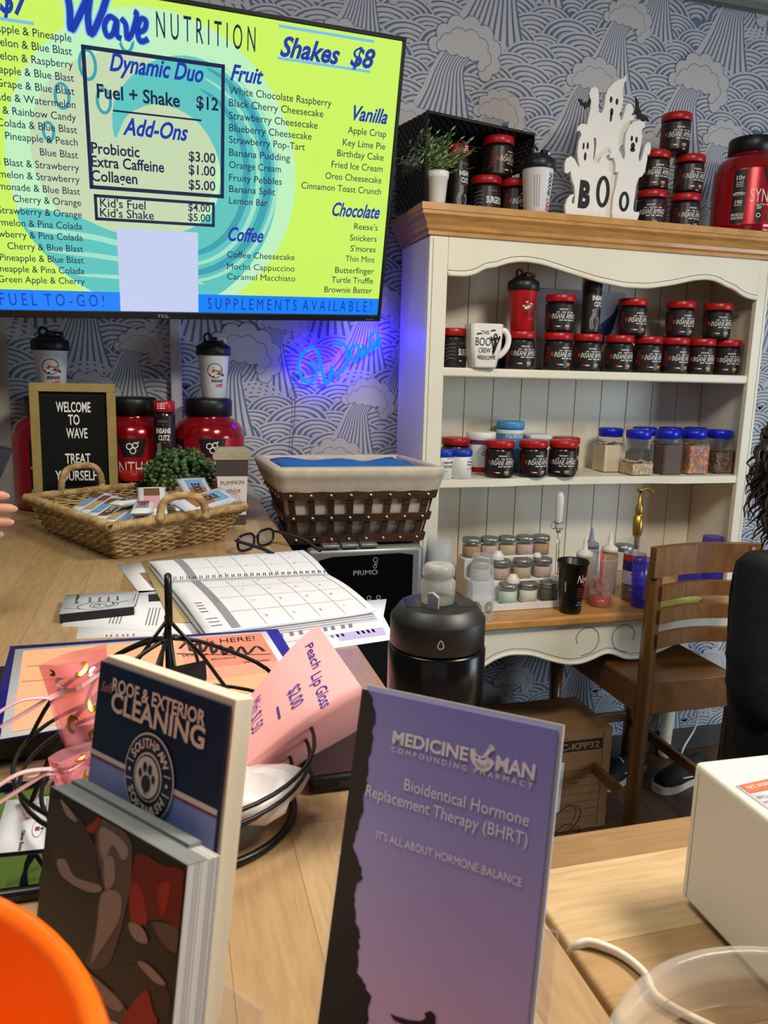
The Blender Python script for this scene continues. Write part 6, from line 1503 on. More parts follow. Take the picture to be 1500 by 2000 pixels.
# lilac brochure
M, w = pose((1088, 1426), (1029, 2000), (-1500, 878), .093, 708); g = loc_fn(M)
hgt = (M.translation.z - (ZC + .012)) / (M.to_3x3() @ Vector((0, 1, 0))).z
T = thing('brochure', 'tall lilac pharmacy brochure with mortar emblem standing in the front holder', 'brochure', M=M)
def lilac(name, stops, h):
    m = mat(name, stops[0][1], .35); nt = m.node_tree; N = nt.nodes; tc = N.new('ShaderNodeTexCoord'); sx = N.new('ShaderNodeSeparateXYZ'); mr = N.new('ShaderNodeMapRange'); mr.inputs[1].default_value = -h; mr.inputs[2].default_value = 0
    cr = N.new('ShaderNodeValToRGB'); e = cr.color_ramp.elements; e[0].color = lin(stops[0][1]) + (1,); e[1].color = lin(stops[-1][1]) + (1,); e[0].position = stops[0][0]; e[1].position = stops[-1][0]
    for p, c in stops[1:-1]: x = e.new(p); x.color = lin(c) + (1,)
    nt.links.new(tc.outputs['Object'], sx.inputs[0]); nt.links.new(sx.outputs[1], mr.inputs[0]); nt.links.new(mr.outputs[0], cr.inputs[0]); nt.links.new(cr.outputs[0], N['Principled BSDF'].inputs['Base Color']); return m
lm = lilac('brochure_sunset_print', [(0, (226, 180, 196)), (.25, (206, 176, 208)), (.55, (174, 162, 216)), (.8, (150, 148, 214)), (1, (134, 136, 208))], .19)
b = MB(mat('brochure_paper', (196, 200, 214), .5)); b.box(0, w, -hgt, 0, -.0032, -.0022); b.box(.0015, w + .0022, -hgt, .0022, -.0020, -.0010); b.build('inner_leaves', T)
b = MB(lm); b.box(0, w, -hgt, 0, -.0010, 0); cv = b.build('cover', T)
b = MB(mat('cliff_dark', (34, 26, 30), .4), ltx)
z4 = lambda z: (lambda x, y: Vector((x, y, z)))
cl = [(722, 1351), (734, 1392), (728, 1440), (718, 1510), (712, 1560), (700, 1620), (690, 1650), (705, 1690), (706, 1712), (690, 1745), (695, 1800), (704, 1830), (700, 1860), (698, 1900), (716, 1925), (724, 1950), (716, 2000)]
pts = [g(*p) for p in cl]; rn = random.Random(1)
out = []
for (x0, y0), (x1, y1) in zip(pts, pts[1:]):
    for k in range(5): t = k / 5; out.append((x0 + (x1 - x0) * t + rn.uniform(-.0009, .0009), y0 + (y1 - y0) * t))
out.append(pts[-1])
b.m(_M['cliff_dark'])
prev = None
for x, y in [(out[0][0], 0)] + out + [(out[-1][0] + .002, -hgt)]:
    cur = (b.bm.verts.new((0, y, .0003)), b.bm.verts.new((max(.001, x), y, .0003)))
    if prev: b.face([prev[0], prev[1], cur[1], cur[0]])
    prev = cur
sil = [(762, 1978), (772, 1984), (800, 1992), (822, 1994), (832, 1988), (830, 1978), (842, 1974), (852, 1984), (850, 1998), (858, 2010), (840, 2016), (800, 2006), (770, 1992)]
b.flatpoly([g(*p) for p in sil], z=.0003)
b.m(mat('brochure_white', (238, 236, 240), .5)); f = z4(.0005)
def tl(s_, x0, y0, x1, y1, h, bold=.01, **k):
    a = g(x0, y0); c_ = g(x1, y1); b.text(s_, h, f, a[0], a[1], w=math.hypot(c_[0] - a[0], c_[1] - a[1]), bold=bold, rot=math.atan2(c_[1] - a[1], c_[0] - a[0]), **k)
tl('MEDICINE', 767, 1450, 914, 1486, .0054, .03); tl('MAN', 968, 1503, 1044, 1523, .0058, .03); tl('C O M P O U N D I N G   P H A R M A C Y', 765, 1467, 1041, 1540, .0023, .0)
tl('Bioidentical Hormone', 790, 1542, 1033, 1614, .0050, .0); tl('Replacement Therapy (BHRT)', 715, 1553, 1030, 1652, .0050, .0); tl("IT'S ALL ABOUT HORMONE BALANCE", 736, 1637, 1020, 1732, .0034, .0)
a = g(944, 1483); MK = .56; b.stroke([(a[0] - .0085 * MK, a[1] + .006 * MK), (a[0] - .0075 * MK, a[1] - .001 * MK), (a[0] - .002 * MK, a[1] - .0058 * MK), (a[0] + .004 * MK, a[1] - .005 * MK), (a[0] + .0075 * MK, a[1] + .001 * MK)], .0045 * MK, f, 5); b.stroke([(a[0] - .005 * MK, a[1] - .0015 * MK), (a[0], a[1] - .004 * MK), (a[0] + .005 * MK, a[1] - .001 * MK)], .006 * MK, f, 4); b.stroke([(a[0] - .0085 * MK, a[1] + .006 * MK), (a[0] - .004 * MK, a[1] + .0015 * MK), (a[0] + .002 * MK, a[1] + .002 * MK), (a[0] + .0075 * MK, a[1] + .001 * MK)], .0012 * MK, f, 4); b.stroke([(a[0] + .001 * MK, a[1] + .002 * MK), (a[0] + .006 * MK, a[1] + .010 * MK)], .0028 * MK, f, 2); b.stroke([(a[0] + .004 * MK, a[1] + .0105 * MK), (a[0] + .008 * MK, a[1] + .0085 * MK)], .003 * MK, f, 2)
b.build('print', cv)
acr = clear('acrylic_holder', (250, 250, 252), .07, .04); edge = clear('acrylic_edge', (200, 204, 210), .35, .1)
def holder(label, M, w, hgt, dep, side_h, front_h, lip):
    T = thing('brochure_holder', label, 'holder', M=M)
    y0 = -hgt; b = MB(acr)
    b.box(-.006, w + .006, y0, -.075, -.0075, -.0055); b.build('back_panel', T)
    for x in (-.0075, w + .0055):
        b = MB(acr); prof = [(-.0075, y0), (dep, y0), (dep, y0 + front_h), (dep - .004, y0 + front_h + .010), (.002, y0 + side_h), (-.0075, y0 + side_h)]
        Mx = Matrix(((0, 0, 1, x), (0, 1, 0, 0), (1, 0, 0, 0), (0, 0, 0, 1))); b.prism(prof, .002, Mx); sp_ = b.build('side_panel', T)
        b = MB(edge); b.tube([(x + .001, p[1], p[0]) for p in prof[2:5]], .0013, 6); b.build('polished_edge', sp_)
    b = MB(acr); b.box(-.0055, w + .0055, y0, y0 + front_h, dep, dep + .002); b.build('front_panel', T)
    b = MB(acr); b.box(-.0075, w + .0075, y0 - .0025, y0 - .0005, -.0075, dep + .002); b.build('base_panel', T)
    # foot resting on the counter
    b = MB(acr); dn = M.to_3x3().inverted() @ Vector((0, 0, -1)); 
    zc = (ZC + .0006)
    for x in (0, w):
        p0 = Vector((x, y0 - .002, dep)); p1 = Vector((x, y0 - .002, -.03)); q0 = M @ p0; q1 = M @ p1
        b.tube([q0, (q0.x, q0.y, zc + .002)], .0018, 6, M=M.inverted()); b.tube([M @ Vector((x, y0 + .03, -.0075)), (q1.x, q1.y, zc + .002), (q0.x, q0.y, zc + .002)], .0018, 6, M=M.inverted())
    b.build('foot', T)
holder('clear acrylic holder carrying the lilac brochure', M, w, hgt, .030, .072, .048, 0)
# stack of photo cards and the cleaning cards behind it
M2, w2 = pose((365, 1691), (341, 1941), (-1000, 900), .1016, 98); g2 = loc_fn(M2)
h2 = (M2.translation.z - (ZC + .020)) / (M2.to_3x3() @ Vector((0, 1, 0))).z
TK = .015
T = thing('card_stack', 'thick stack of glossy boxing photo cards in the left front holder', 'card stack', M=M2)
edg = noisy('card_edges', (206, 204, 200), (150, 148, 146), 3, (1, 1, 420), rough=.7, lo=.4, hi=.6)
edt = noisy('card_top_edges', (104, 108, 108), (136, 140, 140), 5, (.3, 30, 420), rough=.7)
b = MB(edg, edt); b.m(edg).box(.0003, w2 - .0003, -h2, -.0004, -TK, -.0006); b.m(edt).box(.0003, w2 - .0003, -.0005, -.0001, -TK * .62, -.0006); b.box(.0003, w2 * .88, -.0004, .0012, -TK, -TK * .63); b.build('card_pack', T)
dk = mat('photo_dark', (42, 37, 32), .3); b = MB(dk); b.box(0, w2, -h2, 0, -.0005, 0); cv = b.build('front_card', T)
b = MB(); sk1, sk2, sk3, rd1, rd2 = mat('photo_tone_light', (170, 156, 142), .4), mat('photo_tone_mid', (104, 94, 84), .4), mat('photo_tone_deep', (66, 58, 51), .4), mat('photo_red', (120, 30, 22), .4), mat('photo_red_bright', (170, 44, 36), .4)
def blob(pts, m_, z): 
    P_ = spline([(x, y, 0) for x, y in [g2(*p) for p in pts]], 5, True); b.m(m_).flatpoly([(max(.0006, min(w2 - .0006, p.x)), min(-.0006, max(-h2 + .001, p.y))) for p in P_], z=z)
blob([(100, 1560), (150, 1590), (185, 1650), (200, 1720), (190, 1735), (150, 1720), (110, 1690), (95, 1640)], sk3, .0002)
blob([(120, 1560), (148, 1595), (150, 1605), (130, 1590)], sk1, .0003); blob([(113, 1680), (130, 1680), (148, 1712), (195, 1728), (198, 1740), (175, 1742), (140, 1725), (118, 1705)], sk1, .0003)
blob([(190, 1600), (225, 1610), (255, 1640), (258, 1690), (250, 1760), (215, 1880), (170, 1885), (185, 1830), (195, 1760), (205, 1740), (190, 1700), (188, 1640)], sk2, .0002)
blob([(200, 1615), (240, 1640), (252, 1665), (240, 1680), (222, 1650), (205, 1680), (195, 1650)], sk1, .0003); blob([(205, 1680), (222, 1675), (225, 1720), (208, 1735)], sk1, .0003); blob([(200, 1745), (235, 1745), (236, 1790), (215, 1830), (195, 1860), (180, 1880), (190, 1820)], sk1, .0003)
blob([(170, 1615), (185, 1605), (196, 1592), (194, 1612), (182, 1628)], rd2, .0004)
blob([(275, 1665), (320, 1690), (362, 1705), (356, 1800), (350, 1812), (310, 1795), (260, 1800), (255, 1740), (262, 1690)], rd1, .0003); blob([(256, 1735), (275, 1730), (290, 1800), (258, 1796)], rd2, .0004); blob([(310, 1735), (335, 1725), (320, 1790)], rd2, .0004)
blob([(255, 1800), (280, 1812), (290, 1840), (270, 1838), (256, 1820)], sk1, .0004); blob([(300, 1800), (350, 1815), (346, 1860), (318, 1840)], sk2, .0003); blob([(270, 1880), (290, 1882), (325, 1920), (305, 1918)], sk1, .0004); blob([(235, 1890), (275, 1885), (330, 1935), (320, 1990), (240, 1960), (222, 1930)], sk3, .0002)
blob([(140, 1870), (180, 1900), (230, 1945), (255, 1985), (240, 2000), (190, 1980), (150, 1920)], sk2, .0003); blob([(160, 1890), (200, 1920), (240, 1960), (230, 1975), (190, 1945)], sk1, .0004)
blob([(288, 1932), (300, 1970), (306, 2000), (240, 2000), (255, 1968)], rd2, .0005); blob([(196, 1998), (215, 1992), (235, 2000), (228, 2012), (200, 2010)], ltx, .0005)
b.build('photo_print', cv)
# cleaning brochure stack, standing behind the photo cards in the same holder
uu = M2.to_3x3() @ Vector((1, 0, 0)); vv_ = M2.to_3x3() @ Vector((0, 1, 0)); nn = M2.to_3x3() @ Vector((0, 0, 1))
op = M2.translation - nn * (TK + .006)
def onp(px, py): return PP(px, py, op, nn)
tl_, tr_, br_ = onp(197, 1291), onp(448, 1380), onp(420, 1690)
M3 = frame(tl_, (tr_ - tl_), (tr_ - br_)); w3 = (tr_ - tl_).length; g3 = loc_fn(M3)
h3 = (tl_.z - (ZC + .018)) / (M3.to_3x3() @ Vector((0, 1, 0))).z
T = thing('brochure', 'stack of navy roof cleaning cards with round paw print emblem', 'brochure', M=M3)
b = MB(noisy('cream_card', (232, 222, 196), (222, 210, 184), 3, (1, 1, 300), rough=.7)); b.box(.002, w3 + .002, -h3, .003, -.0105, -.0015, .0006, seg=1); b.build('card_pack', T)
nvy = mat('card_navy', (24, 40, 66), .35); skyb = noisy('card_sky', (92, 122, 200), (150, 160, 208), 14, (1, 1, 1), rough=.4); cr_ = mat('card_cream_print', (228, 218, 200), .5); rdl = mat('card_red_line', (130, 30, 40), .5)
b = MB(nvy); b.box(0, w3, -h3, 0, -.0012, 0); cv = b.build('front_card', T)
b = MB(skyb, cr_, rdl, nvy)
a0, a1 = g3(183, 1462), g3(432, 1585)
b.m(skyb).flatpoly([(0.0004, a0[1]), (w3 - .0004, a1[1]), (w3 - .0004, -h3 + .001), (.0004, -h3 + .001)], z=.0002)
for dy, m_, t in ((.0, cr_, .0022), (-.0022, rdl, .0009)): b.m(m_).flatpoly([(.0004, a0[1] + dy), (.0004, a0[1] + dy - t), (w3 - .0004, a1[1] + dy - t), (w3 - .0004, a1[1] + dy)], z=.0004)
f = z4(.0006)
def tl3(s_, x0, y0, x1, y1, h, m_=cr_, bold=.02, **k):
    a = g3(x0, y0); c_ = g3(x1, y1); b.m(m_).text(s_, h, f, a[0], a[1], w=math.hypot(c_[0] - a[0], c_[1] - a[1]), bold=bold, rot=math.atan2(c_[1] - a[1], c_[0] - a[0]), **k)
tl3('Soft', 199, 1348, 222, 1354, .0045, mat('card_rose', (170, 120, 116), .5), shear=.4); tl3('ROOF & EXTERIOR', 221, 1348, 402, 1418, .0060, bold=.025); tl3('CLEANING', 218, 1386, 400, 1464, .0088, bold=.025)
c_ = g3(293, 1517); R3 = abs(g3(293, 1428)[1] - g3(293, 1606)[1]) / 2
b.m(cr_).disc(c_, R3, seg=48, z=.0008); b.m(nvy).disc(c_, R3 * .955, seg=48, z=.0010); b.m(cr_).disc(c_, R3 * .56, seg=40, z=.0012); b.m(nvy).disc(c_, R3 * .51, seg=40, z=.0014); b.m(cr_).disc(c_, R3 * .47, seg=40, z=.0016)
b.m(nvy)
for dx, dy, rx, ry in ((-.27, .05, .07, .10), (-.10, .22, .08, .12), (.11, .20, .08, .12), (.27, .02, .07, .10)): b.disc((c_[0] + dx * R3, c_[1] + dy * R3), rx * R3, ry * R3, seg=14, z=.0018)
b.disc((c_[0], c_[1] - .14 * R3), .19 * R3, .19 * R3, seg=18, z=.0018); b.m(rdl).stroke([(c_[0], c_[1] - .08 * R3), (c_[0] - .01 * R3, c_[1] - .38 * R3)], .05 * R3, z4(.002), 2)
def arc_text(s_, r_, a_mid, h, span, flip=False):
    n = len(s_)
    for i, ch in enumerate(s_):
        if ch == ' ': continue
        t = (i + .5) / n - .5; a = a_mid + (-span * t if not flip else span * t)
        x, y = c_[0] + r_ * math.cos(a), c_[1] + r_ * math.sin(a)
        b.m(cr_).text(ch, h, z4(.0013), x, y, al='C', bold=.03, rot=a - PI / 2 if not flip else a + PI / 2)
arc_text('SOUTHPAW', R3 * .66, PI / 2 + .06, R3 * .22, 2.2); arc_text('SOFTWASH', R3 * .86, -PI / 2, R3 * .22, 2.2, True)
for sx in (-1, 1):
    b.disc((c_[0] + sx * .76 * R3, c_[1]), .05 * R3, seg=12, z=.0013)
    for sy in (-.2, .2): b.stroke([(c_[0] + sx * .62 * R3, c_[1] + sy * R3), (c_[0] + sx * .9 * R3, c_[1] + sy * 1.1 * R3)], .03 * R3, z4(.0013), 2)
b.build('print', cv)
Mh = M2 @ Matrix.Translation((0, 0, -TK - .019)); hh = (Mh.translation.z - (ZC + .018)) / vv_.z
T = thing('brochure_holder', 'clear acrylic holder with slanted sides holding the photo cards', 'holder', M=Mh)
DP = TK + .022; y0 = -hh
b = MB(acr); b.box(-.008, w2 + .008, y0, -.06, -.002, 0); b.build('back_panel', T)
for x in (-.0095, w2 + .0075):
    b = MB(acr); prof = [(-.002, y0), (DP, y0), (DP, y0 + .070), (0, y0 + .115), (-.002, y0 + .115)]
    b.prism(prof, .002, Matrix(((0, 0, 1, x), (0, 1, 0, 0), (1, 0, 0, 0), (0, 0, 0, 1)))); sp_ = b.build('side_panel', T)
    b = MB(edge); b.tube([(x + .001, p[1], p[0]) for p in prof[2:4]], .0013, 6); b.build('polished_edge', sp_)
b = MB(acr); b.box(-.0075, w2 + .0075, y0, y0 + .070, DP, DP + .002); b.build('front_panel', T)
b = MB(acr); b.box(-.0095, w2 + .0095, y0 - .003, y0 - .0008, -.002, DP + .002); b.build('base_panel', T)
b = MB(acr)
for x in (0, w2):
    for zz in (0, DP): q_ = Mh @ Vector((x, y0 - .002, zz)); b.tube([q_, (q_.x, q_.y, ZC + .002)], .0018, 6, M=Mh.inverted())
b.build('foot', T)
# ---------------------------------------------------------------- water bottle
T = thing('water_bottle', 'glossy black water bottle with clear spout lid at the counter corner', 'bottle', (.2145, .585, ZC + .0006), -.15)
gb = mat('bottle_gloss_black', (12, 11, 12), .22, spec=.35); mb_ = mat('bottle_matt_black', (24, 25, 27), .45)
b = MB(gb); b.lathe([(.030, 0), (.034, .004), (.035, .06), (.0345, .085), (.0335, .100), (.0325, .108), (.034, .114), (.040, .124), (.0412, .128), (.0412, .172), (.0395, .174)], 56); b.build('bottle_body', T)
b = MB(mb_); b.lathe([(.0385, .1745), (.0400, .176), (.0400, .198), (.0395, .199), (.0325, .2085), (.030, .2095), (.010, .2095)], 56); lid = b.build('lid', T)
sp = clear('spout_clear', (238, 238, 234), .24, .25, (220, 220, 214))
b = MB(sp); b.lathe([(.0140, .2097), (.0140, .219), (.0145, .221), (.0145, .2275), (.0122, .230), (.0118, .2315), (.0135, .233), (.0135, .2385), (.0115, .2415), (.007, .242), (.005, .240)], 36, (.0, .004, 0)); b.build('spout', T)
b = MB(mat('lever_grey', (150, 156, 162), .3)); b.prism([(-.005, .2096), (.004, .2096), (.004, .219), (-.001, .223), (-.005, .222)], .004, frame((-.006, -.014, 0), (.9, -.43, 0), (0, 0, 1))); b.build('latch_lever', T)
b = MB(mat('drop_white', (226, 226, 226), .4)); f = wrap_fn(.0404, .186, -.12); 
b.stroke([(0, .0045), (.0024, -.0005), (0, -.0026), (-.0024, -.0005)], .0009, f, 4, True); b.build('drop_mark', lid)
b = MB(mat('lid_slot', (10, 10, 11), .2)); 
for sx in (-1, 1): b.box(sx * .022 - .007, sx * .022 + .007, -.012, .012, .2094, .2098)
b.build('lid_inset', lid)
# ---------------------------------------------------------------- white box, leaflet, cord, clear tub, orange bowl
q0 = PZ(1333, 1768, ZC); kx = .012
T = thing('white_box', 'plain white metal box on the right hand counter', 'box', (q0.x, q0.y + .004, ZC + .0005), -.03)
wbx = mat('box_white', (226, 222, 208), .45); b = MB(wbx); b.box(0, .34, -.20, 0, .006, .118, .004, seg=3); b.build('case', T)
b = MB(mat('box_joint', (176, 172, 160), .6)); b.box(-.0003, .001, -.0075, -.0068, .010, .112); b.build('seam', T)
b = MB(black); [b.lathe([(.008, 0), (.008, .0058)], 12, (x, y, 0)) for x in (.02, .32) for y in (-.18, -.02)]; tag(b.build('rubber_feet', T), kind='stuff')
zl = ZC + .1195
def lf(b, f):
    o1 = mat('leaflet_orange', (226, 106, 70), .5)
    for v0, v1 in ((.74, .97), (.03, .34)): b.m(o1).poly([f(.03, v0), f(.97, v0), f(.97, v1), f(.03, v1)])
    g = lambda u, v: f(u, v) + Vector((0, 0, .0004)); b.m(ltx).text('Better Life', .10, lambda x, y: g(1 - x, 1 - y), .55, .10, w=.38); b.m(ink_k).text('Join Life Club', .07, lambda x, y: g(1 - x, 1 - y), .52, .38, w=.44); b.text('betterlife.com', .07, lambda x, y: g(1 - x, 1 - y), .52, .52, w=.44)
paper('leaflet', 'orange and white leaflet lying on top of the white box', 'leaflet', [(1437, 1534), (1560, 1505), (1680, 1600), (1530, 1600)], zl, white_p, extra=lf, th=.0012)
T = thing('charging_cable', 'flat white cable curving over the counter seam near the clear tub', 'cable')
b = MB(mat('cable_white', (226, 220, 206), .45)); b.tube(spline([PZ(1110, 1880, ZC - .025), PZ(1122, 1852, ZC - .002)] + [PZ(x, y, ZC + .0045) for x, y in ((1150, 1841), (1190, 1853), (1225, 1872), (1262, 1905), (1300, 1960))] + [Vector((.338, .318, ZC + .0045)), Vector((.378, .300, ZC + .012))], 6), .0044, 8, flat=.6); b.build('cable_run', T)
T = thing('clear_tub', 'round clear plastic tub with ridged rim at the bottom right', 'tub', (.239, .178, ZC + .0006))
tp = clear('tub_plastic', (250, 248, 244), .07, .06); rimp = clear('tub_rim_plastic', (244, 240, 232), .22, .10, (238, 232, 222))
b = MB(tp); b.lathe([(.066, 0), (.072, .004), (.084, .100), (.085, .104)], 72, cap1=False); b.build('tub_wall', T)
b = MB(rimp); b.lathe([(.0852, .1045), (.0885, .106), (.0885, .113), (.0860, .1155), (.0890, .118), (.0935, .1205), (.0940, .127), (.0925, .1305), (.0895, .132), (.0865, .1305), (.0855, .122), (.0835, .118), (.0835, .106)], 72, cap0=False, cap1=False); b.build('rim', T)
T = thing('orange_pail', 'bright orange plastic pail at the bottom left corner', 'pail', (-.1315, .170, ZC + .0006))
ob = mat('pail_orange', (255, 112, 18), .22, coat=.4)
b = MB(ob); b.lathe([(.070, 0), (.076, .004), (.109, .209), (.1135, .213), (.1155, .217), (.1135, .2215), (.1095, .2225), (.1065, .219), (.0735, .008), (.002, .0065)], 72); b.build('pail_shell', T)
# ================================================================ chair, carton, floor things, people
ch_w = planks('chair_wood', [(122, 80, 38), (134, 90, 46), (108, 70, 33)], 3.0, .2, rough=.35, grain=.35, gscale=18, mcol=(106, 68, 32), coat=.1)
ch_v = noisy('chair_wood_upright', (128, 84, 40), (104, 66, 30), 6, (3, 3, .25), rough=.35, coat=.2)
T = thing('dining_chair', 'brown wooden slat back dining chair pushed up to the hutch worktop', 'chair', (1.455, 1.80, .0008))
lx, rx_ = -.158, .155
for x in (lx, rx_):
    b = MB(ch_v); b.tube([(x, .010, 0), (x, .004, .30), (x, -.004, .60), (x, -.004, .92), (x, -.012, .995)], .019, 4, rr=[.021, .0225, .0235, .021, .019], up=(.7071, .7071, 0)); b.build('rear_leg', T)
    b = MB(ch_v); b.tube([(x, .505, 0), (x, .500, .505)], .021, 4, rr=[.018, .024], up=(.7071, .7071, 0)); b.build('front_leg', T)
def crest(z0, z1, name, xo=0, th=.010):
    b = MB(ch_w); n = 16; g = []
    for i in range(n + 1):
        u = i / n; x = lx - xo + (rx_ - lx + 2 * xo) * u; y = -.016 + .030 * math.sin(PI * u)
        g.append([b.bm.verts.new(p) for p in ((x, y - th, z0), (x, y - th, z1), (x, y + th, z1), (x, y + th, z0))])
    for A, B in zip(g, g[1:]):
        for k in range(4): b.face([A[k], A[(k + 1) % 4], B[(k + 1) % 4], B[k]])
    b.face(list(reversed(g[0]))); b.face(g[-1]); b.build(name, T)
crest(.917, 1.001, 'crest_rail', .020, .014)
for z0, z1 in ((.848, .890), (.780, .822), (.708, .750)): crest(z0, z1, 'back_slat', -.012)
b = MB(ch_w); b.box(lx - .012, rx_ + .012, .016, .535, .570, .592, .006, seg=3); b.build('seat', T)
b = MB(ch_w); b.box(lx + .018, rx_ - .018, -.016, .006, .507, .604, .002); b.build('apron', T)
b = MB(ch_w); b.box(lx + .02, rx_ - .02, .49, .51, .50, .5695, .002); b.build('apron', T)
for x in (lx, rx_):
    b = MB(ch_w); b.box(x - .010, x + .010, .026, .478, .50, .5695, .002); b.build('apron', T)
    b = MB(ch_v); b.box(x - .009, x + .009, .024, .482, .20, .235, .002); b.build('stretcher', T)
b = MB(ch_v); b.box(lx + .02, rx_ - .02, .492, .51, .22, .255, .002); b.build('stretcher', T)
# carton
kr = noisy('kraft_card', (158, 116, 74), (148, 106, 66), 14, rough=.85); krd = mat('kraft_dark', (96, 66, 42), .9)
T = thing('carton', 'brown cardboard carton with black code stamp on the floor under the worktop', 'box', (.90, 2.022, .0008))
b = MB(kr); cw, cd, chh = .457, .245, .349
b.box(0, cw, 0, cd, 0, chh - .006, .003, seg=1); b.build('box_body', T)
for y0, y1 in ((-.001, cd / 2 - .002), (cd / 2 + .002, cd + .001)):
    b = MB(kr); b.box(-.001, cw + .001, y0, y1, chh - .0056, chh, .001, seg=1); b.build('top_flap', T)
b = MB(krd, mat('stencil_black', (34, 28, 24), .8), kr, white_p)
f = lambda x, y: Vector((x, -.0008, y)); 
b.m(_M['stencil_black']).flatpoly([(.262, .281), (.422, .281), (.422, .319), (.262, .319)], frame((0, -.0005, 0), (1, 0, 0), (0, 0, 1))); b.m(kr).text('C-KPP32', .022, f, .342, .288, w=.14, al='C', bold=.035)
b.m(krd).text('ITEM #', .008, f, .264, .323, w=.03)
for k in range(7): b.stroke([(.285, .215 - .028 * k), (.420, .215 - .028 * k)], .0012, f, 1)
b.stroke([(.424, .34), (.424, .01)], .0015, f, 1)
for yy in (.168,): b.text('Clear', .011, f, .312, yy, w=.03)
b.m(white_p).flatpoly([(.215, .075), (.283, .075), (.290, .248), (.215, .248)], frame((0, -.0006, 0), (1, 0, 0), (0, 0, 1)))
f = lambda x, y: Vector((x, -.0011, y)); b.m(_M['stencil_black'])
for x, y, w_, h_ in ((.262, .165, .014, .014), (.225, .215, .03, .004), (.225, .190, .04, .012), (.225, .120, .030, .020), (.262, .095, .010, .008)): b.stroke([(x, y), (x + w_, y)], h_, f, 1)
b.build('print', T)
T = thing('black_wire', 'thin black wire loops hanging in front of the carton', 'wire')
b = MB(wk); b.tube(spline([(p.x, 2.012, p.z) for p in (PY(x, y, 2.012) for x, y in ((1078, 1600), (1100, 1580), (1122, 1572), (1134, 1585), (1122, 1612), (1090, 1640), (1080, 1680), (1085, 1760)))], 6), .0014, 6); b.tube(spline([(p.x, 2.010, p.z) for p in (PY(x, y, 2.010) for x, y in ((1082, 1628), (1105, 1610), (1130, 1615), (1128, 1628)))], 5), .0014, 6); b.build('wire_loops', T)
# sneakers
def sneaker(x, y, rz, label):
    T = thing('sneaker', label, 'shoe', (x, y, .0008), rz, 'black sneakers under the hutch')
    outl = [(-.125, -.030), (-.128, .0), (-.125, .030), (-.08, .036), (.0, .038), (.07, .046), (.115, .036), (.135, .010), (.132, -.014), (.11, -.036), (.06, -.046), (0, -.040), (-.08, -.036)]
    P_ = [(p.x, p.y) for p in spline([(a, c_, 0) for a, c_ in outl], 4, True)]
    b = MB(mat('sole_white', (206, 200, 186), .6)); b.prism(P_, .026, Matrix.Translation((0, 0, 0))); b.build('sole', T)
    b = MB(mat('shoe_black', (22, 22, 26), .7)); prev = None; n = 16
    secs = [(-.118, .030, .075), (-.09, .034, .095), (-.05, .035, .085), (0, .036, .075), (.05, .042, .058), (.09, .038, .045), (.118, .024, .036)]
    for x_, w_, h_ in secs:
        ring = [b.bm.verts.new((x_, w_ * math.cos(PI * k / (n - 1)), .0265 + h_ * .8 * math.sin(PI * k / (n - 1)) ** .8)) for k in range(n)]
        if prev: 
            for k in range(n - 1): b.face([prev[k], prev[k + 1], ring[k + 1], ring[k]], True)
        else: b.face(ring)
        prev = ring
    b.face(list(reversed(prev))); b.build('upper', T)
    b = MB(mat('lace_white', (220, 218, 210), .7))
    for k in range(5): xx = .012 + .016 * k; zz = .0265 + .8 * (.073 - .0155 * k * .9) + .001; b.tube([(xx - .006, -.020, zz - .010), (xx, 0, zz), (xx + .004, .020, zz - .010)], .003, 6)
    b.build('laces', T)
    b = MB(mat('lace_white')); 
    for s_ in (-1, 1): b.tube(spline([(-.08, s_ * .036, .05), (-.03, s_ * .037, .040), (.04, s_ * .041, .050)], 4), .004, 6, flat=.4)
    b.build('side_stripe', T)
q = PZ(1335, 1535, 0)
sneaker(q.x, q.y + .02, .25 + PI, 'black sneaker with white sole and laces on the floor behind the chair legs'); sneaker(q.x - .20, q.y + .10, .4 + PI, 'second black sneaker in shade left of the chair front leg')
T = thing('white_cable', 'white cable hanging down behind the chair seat to the floor', 'cable')
b = MB(_M['cable_white']); b.tube(spline([(p.x, p.y, p.z) for p in (PY(1363, 1372, 2.36), PY(1362, 1400, 2.35), PY(1356, 1425, 2.33), PY(1338, 1455, 2.30), PY(1330, 1475, 2.29))], 5), .004, 6); b.build('cable_run', T)
# orange pail and clear tub, replacing nothing: they stand nearest the camera
# ---- people
skin = noisy('skin', (206, 150, 124), (196, 136, 110), 12, rough=.5); nail = mat('nail', (222, 170, 156), .3)
def skinned(name, V, E_, m_, parent=None, sub=2):
    me = bpy.data.meshes.new(name); me.from_pydata([v[:3] for v in V], E_, []); me.materials.append(m_)
    o = bpy.data.objects.new(name, me); C.objects.link(o)
    if parent: o.parent = parent
    sk = o.modifiers.new('skin', 'SKIN'); sk.use_smooth_shade = True
    if not me.skin_vertices: me.attributes  # layer is made by the modifier
    lay = me.skin_vertices[0].data if me.skin_vertices else None
    if lay:
        for i, v in enumerate(V): lay[i].radius = (v[3], v[4] if len(v) > 4 else v[3])
        lay[0].use_root = True
    ss = o.modifiers.new('smooth', 'SUBSURF'); ss.levels = sub; ss.render_levels = sub
    return o
def mesh_person(name, V, E_, m_, **k): return skinned(name, V, E_, m_, **k)
cloth_k = noisy('sweatshirt_black', (17, 17, 18), (24, 24, 26), 40, rough=.9, bump=.4); trous = mat('trousers_black', (15, 15, 17), .85); hair_m = noisy('hair_brown', (34, 20, 14), (58, 34, 22), 60, (1, 1, 6), rough=.45)
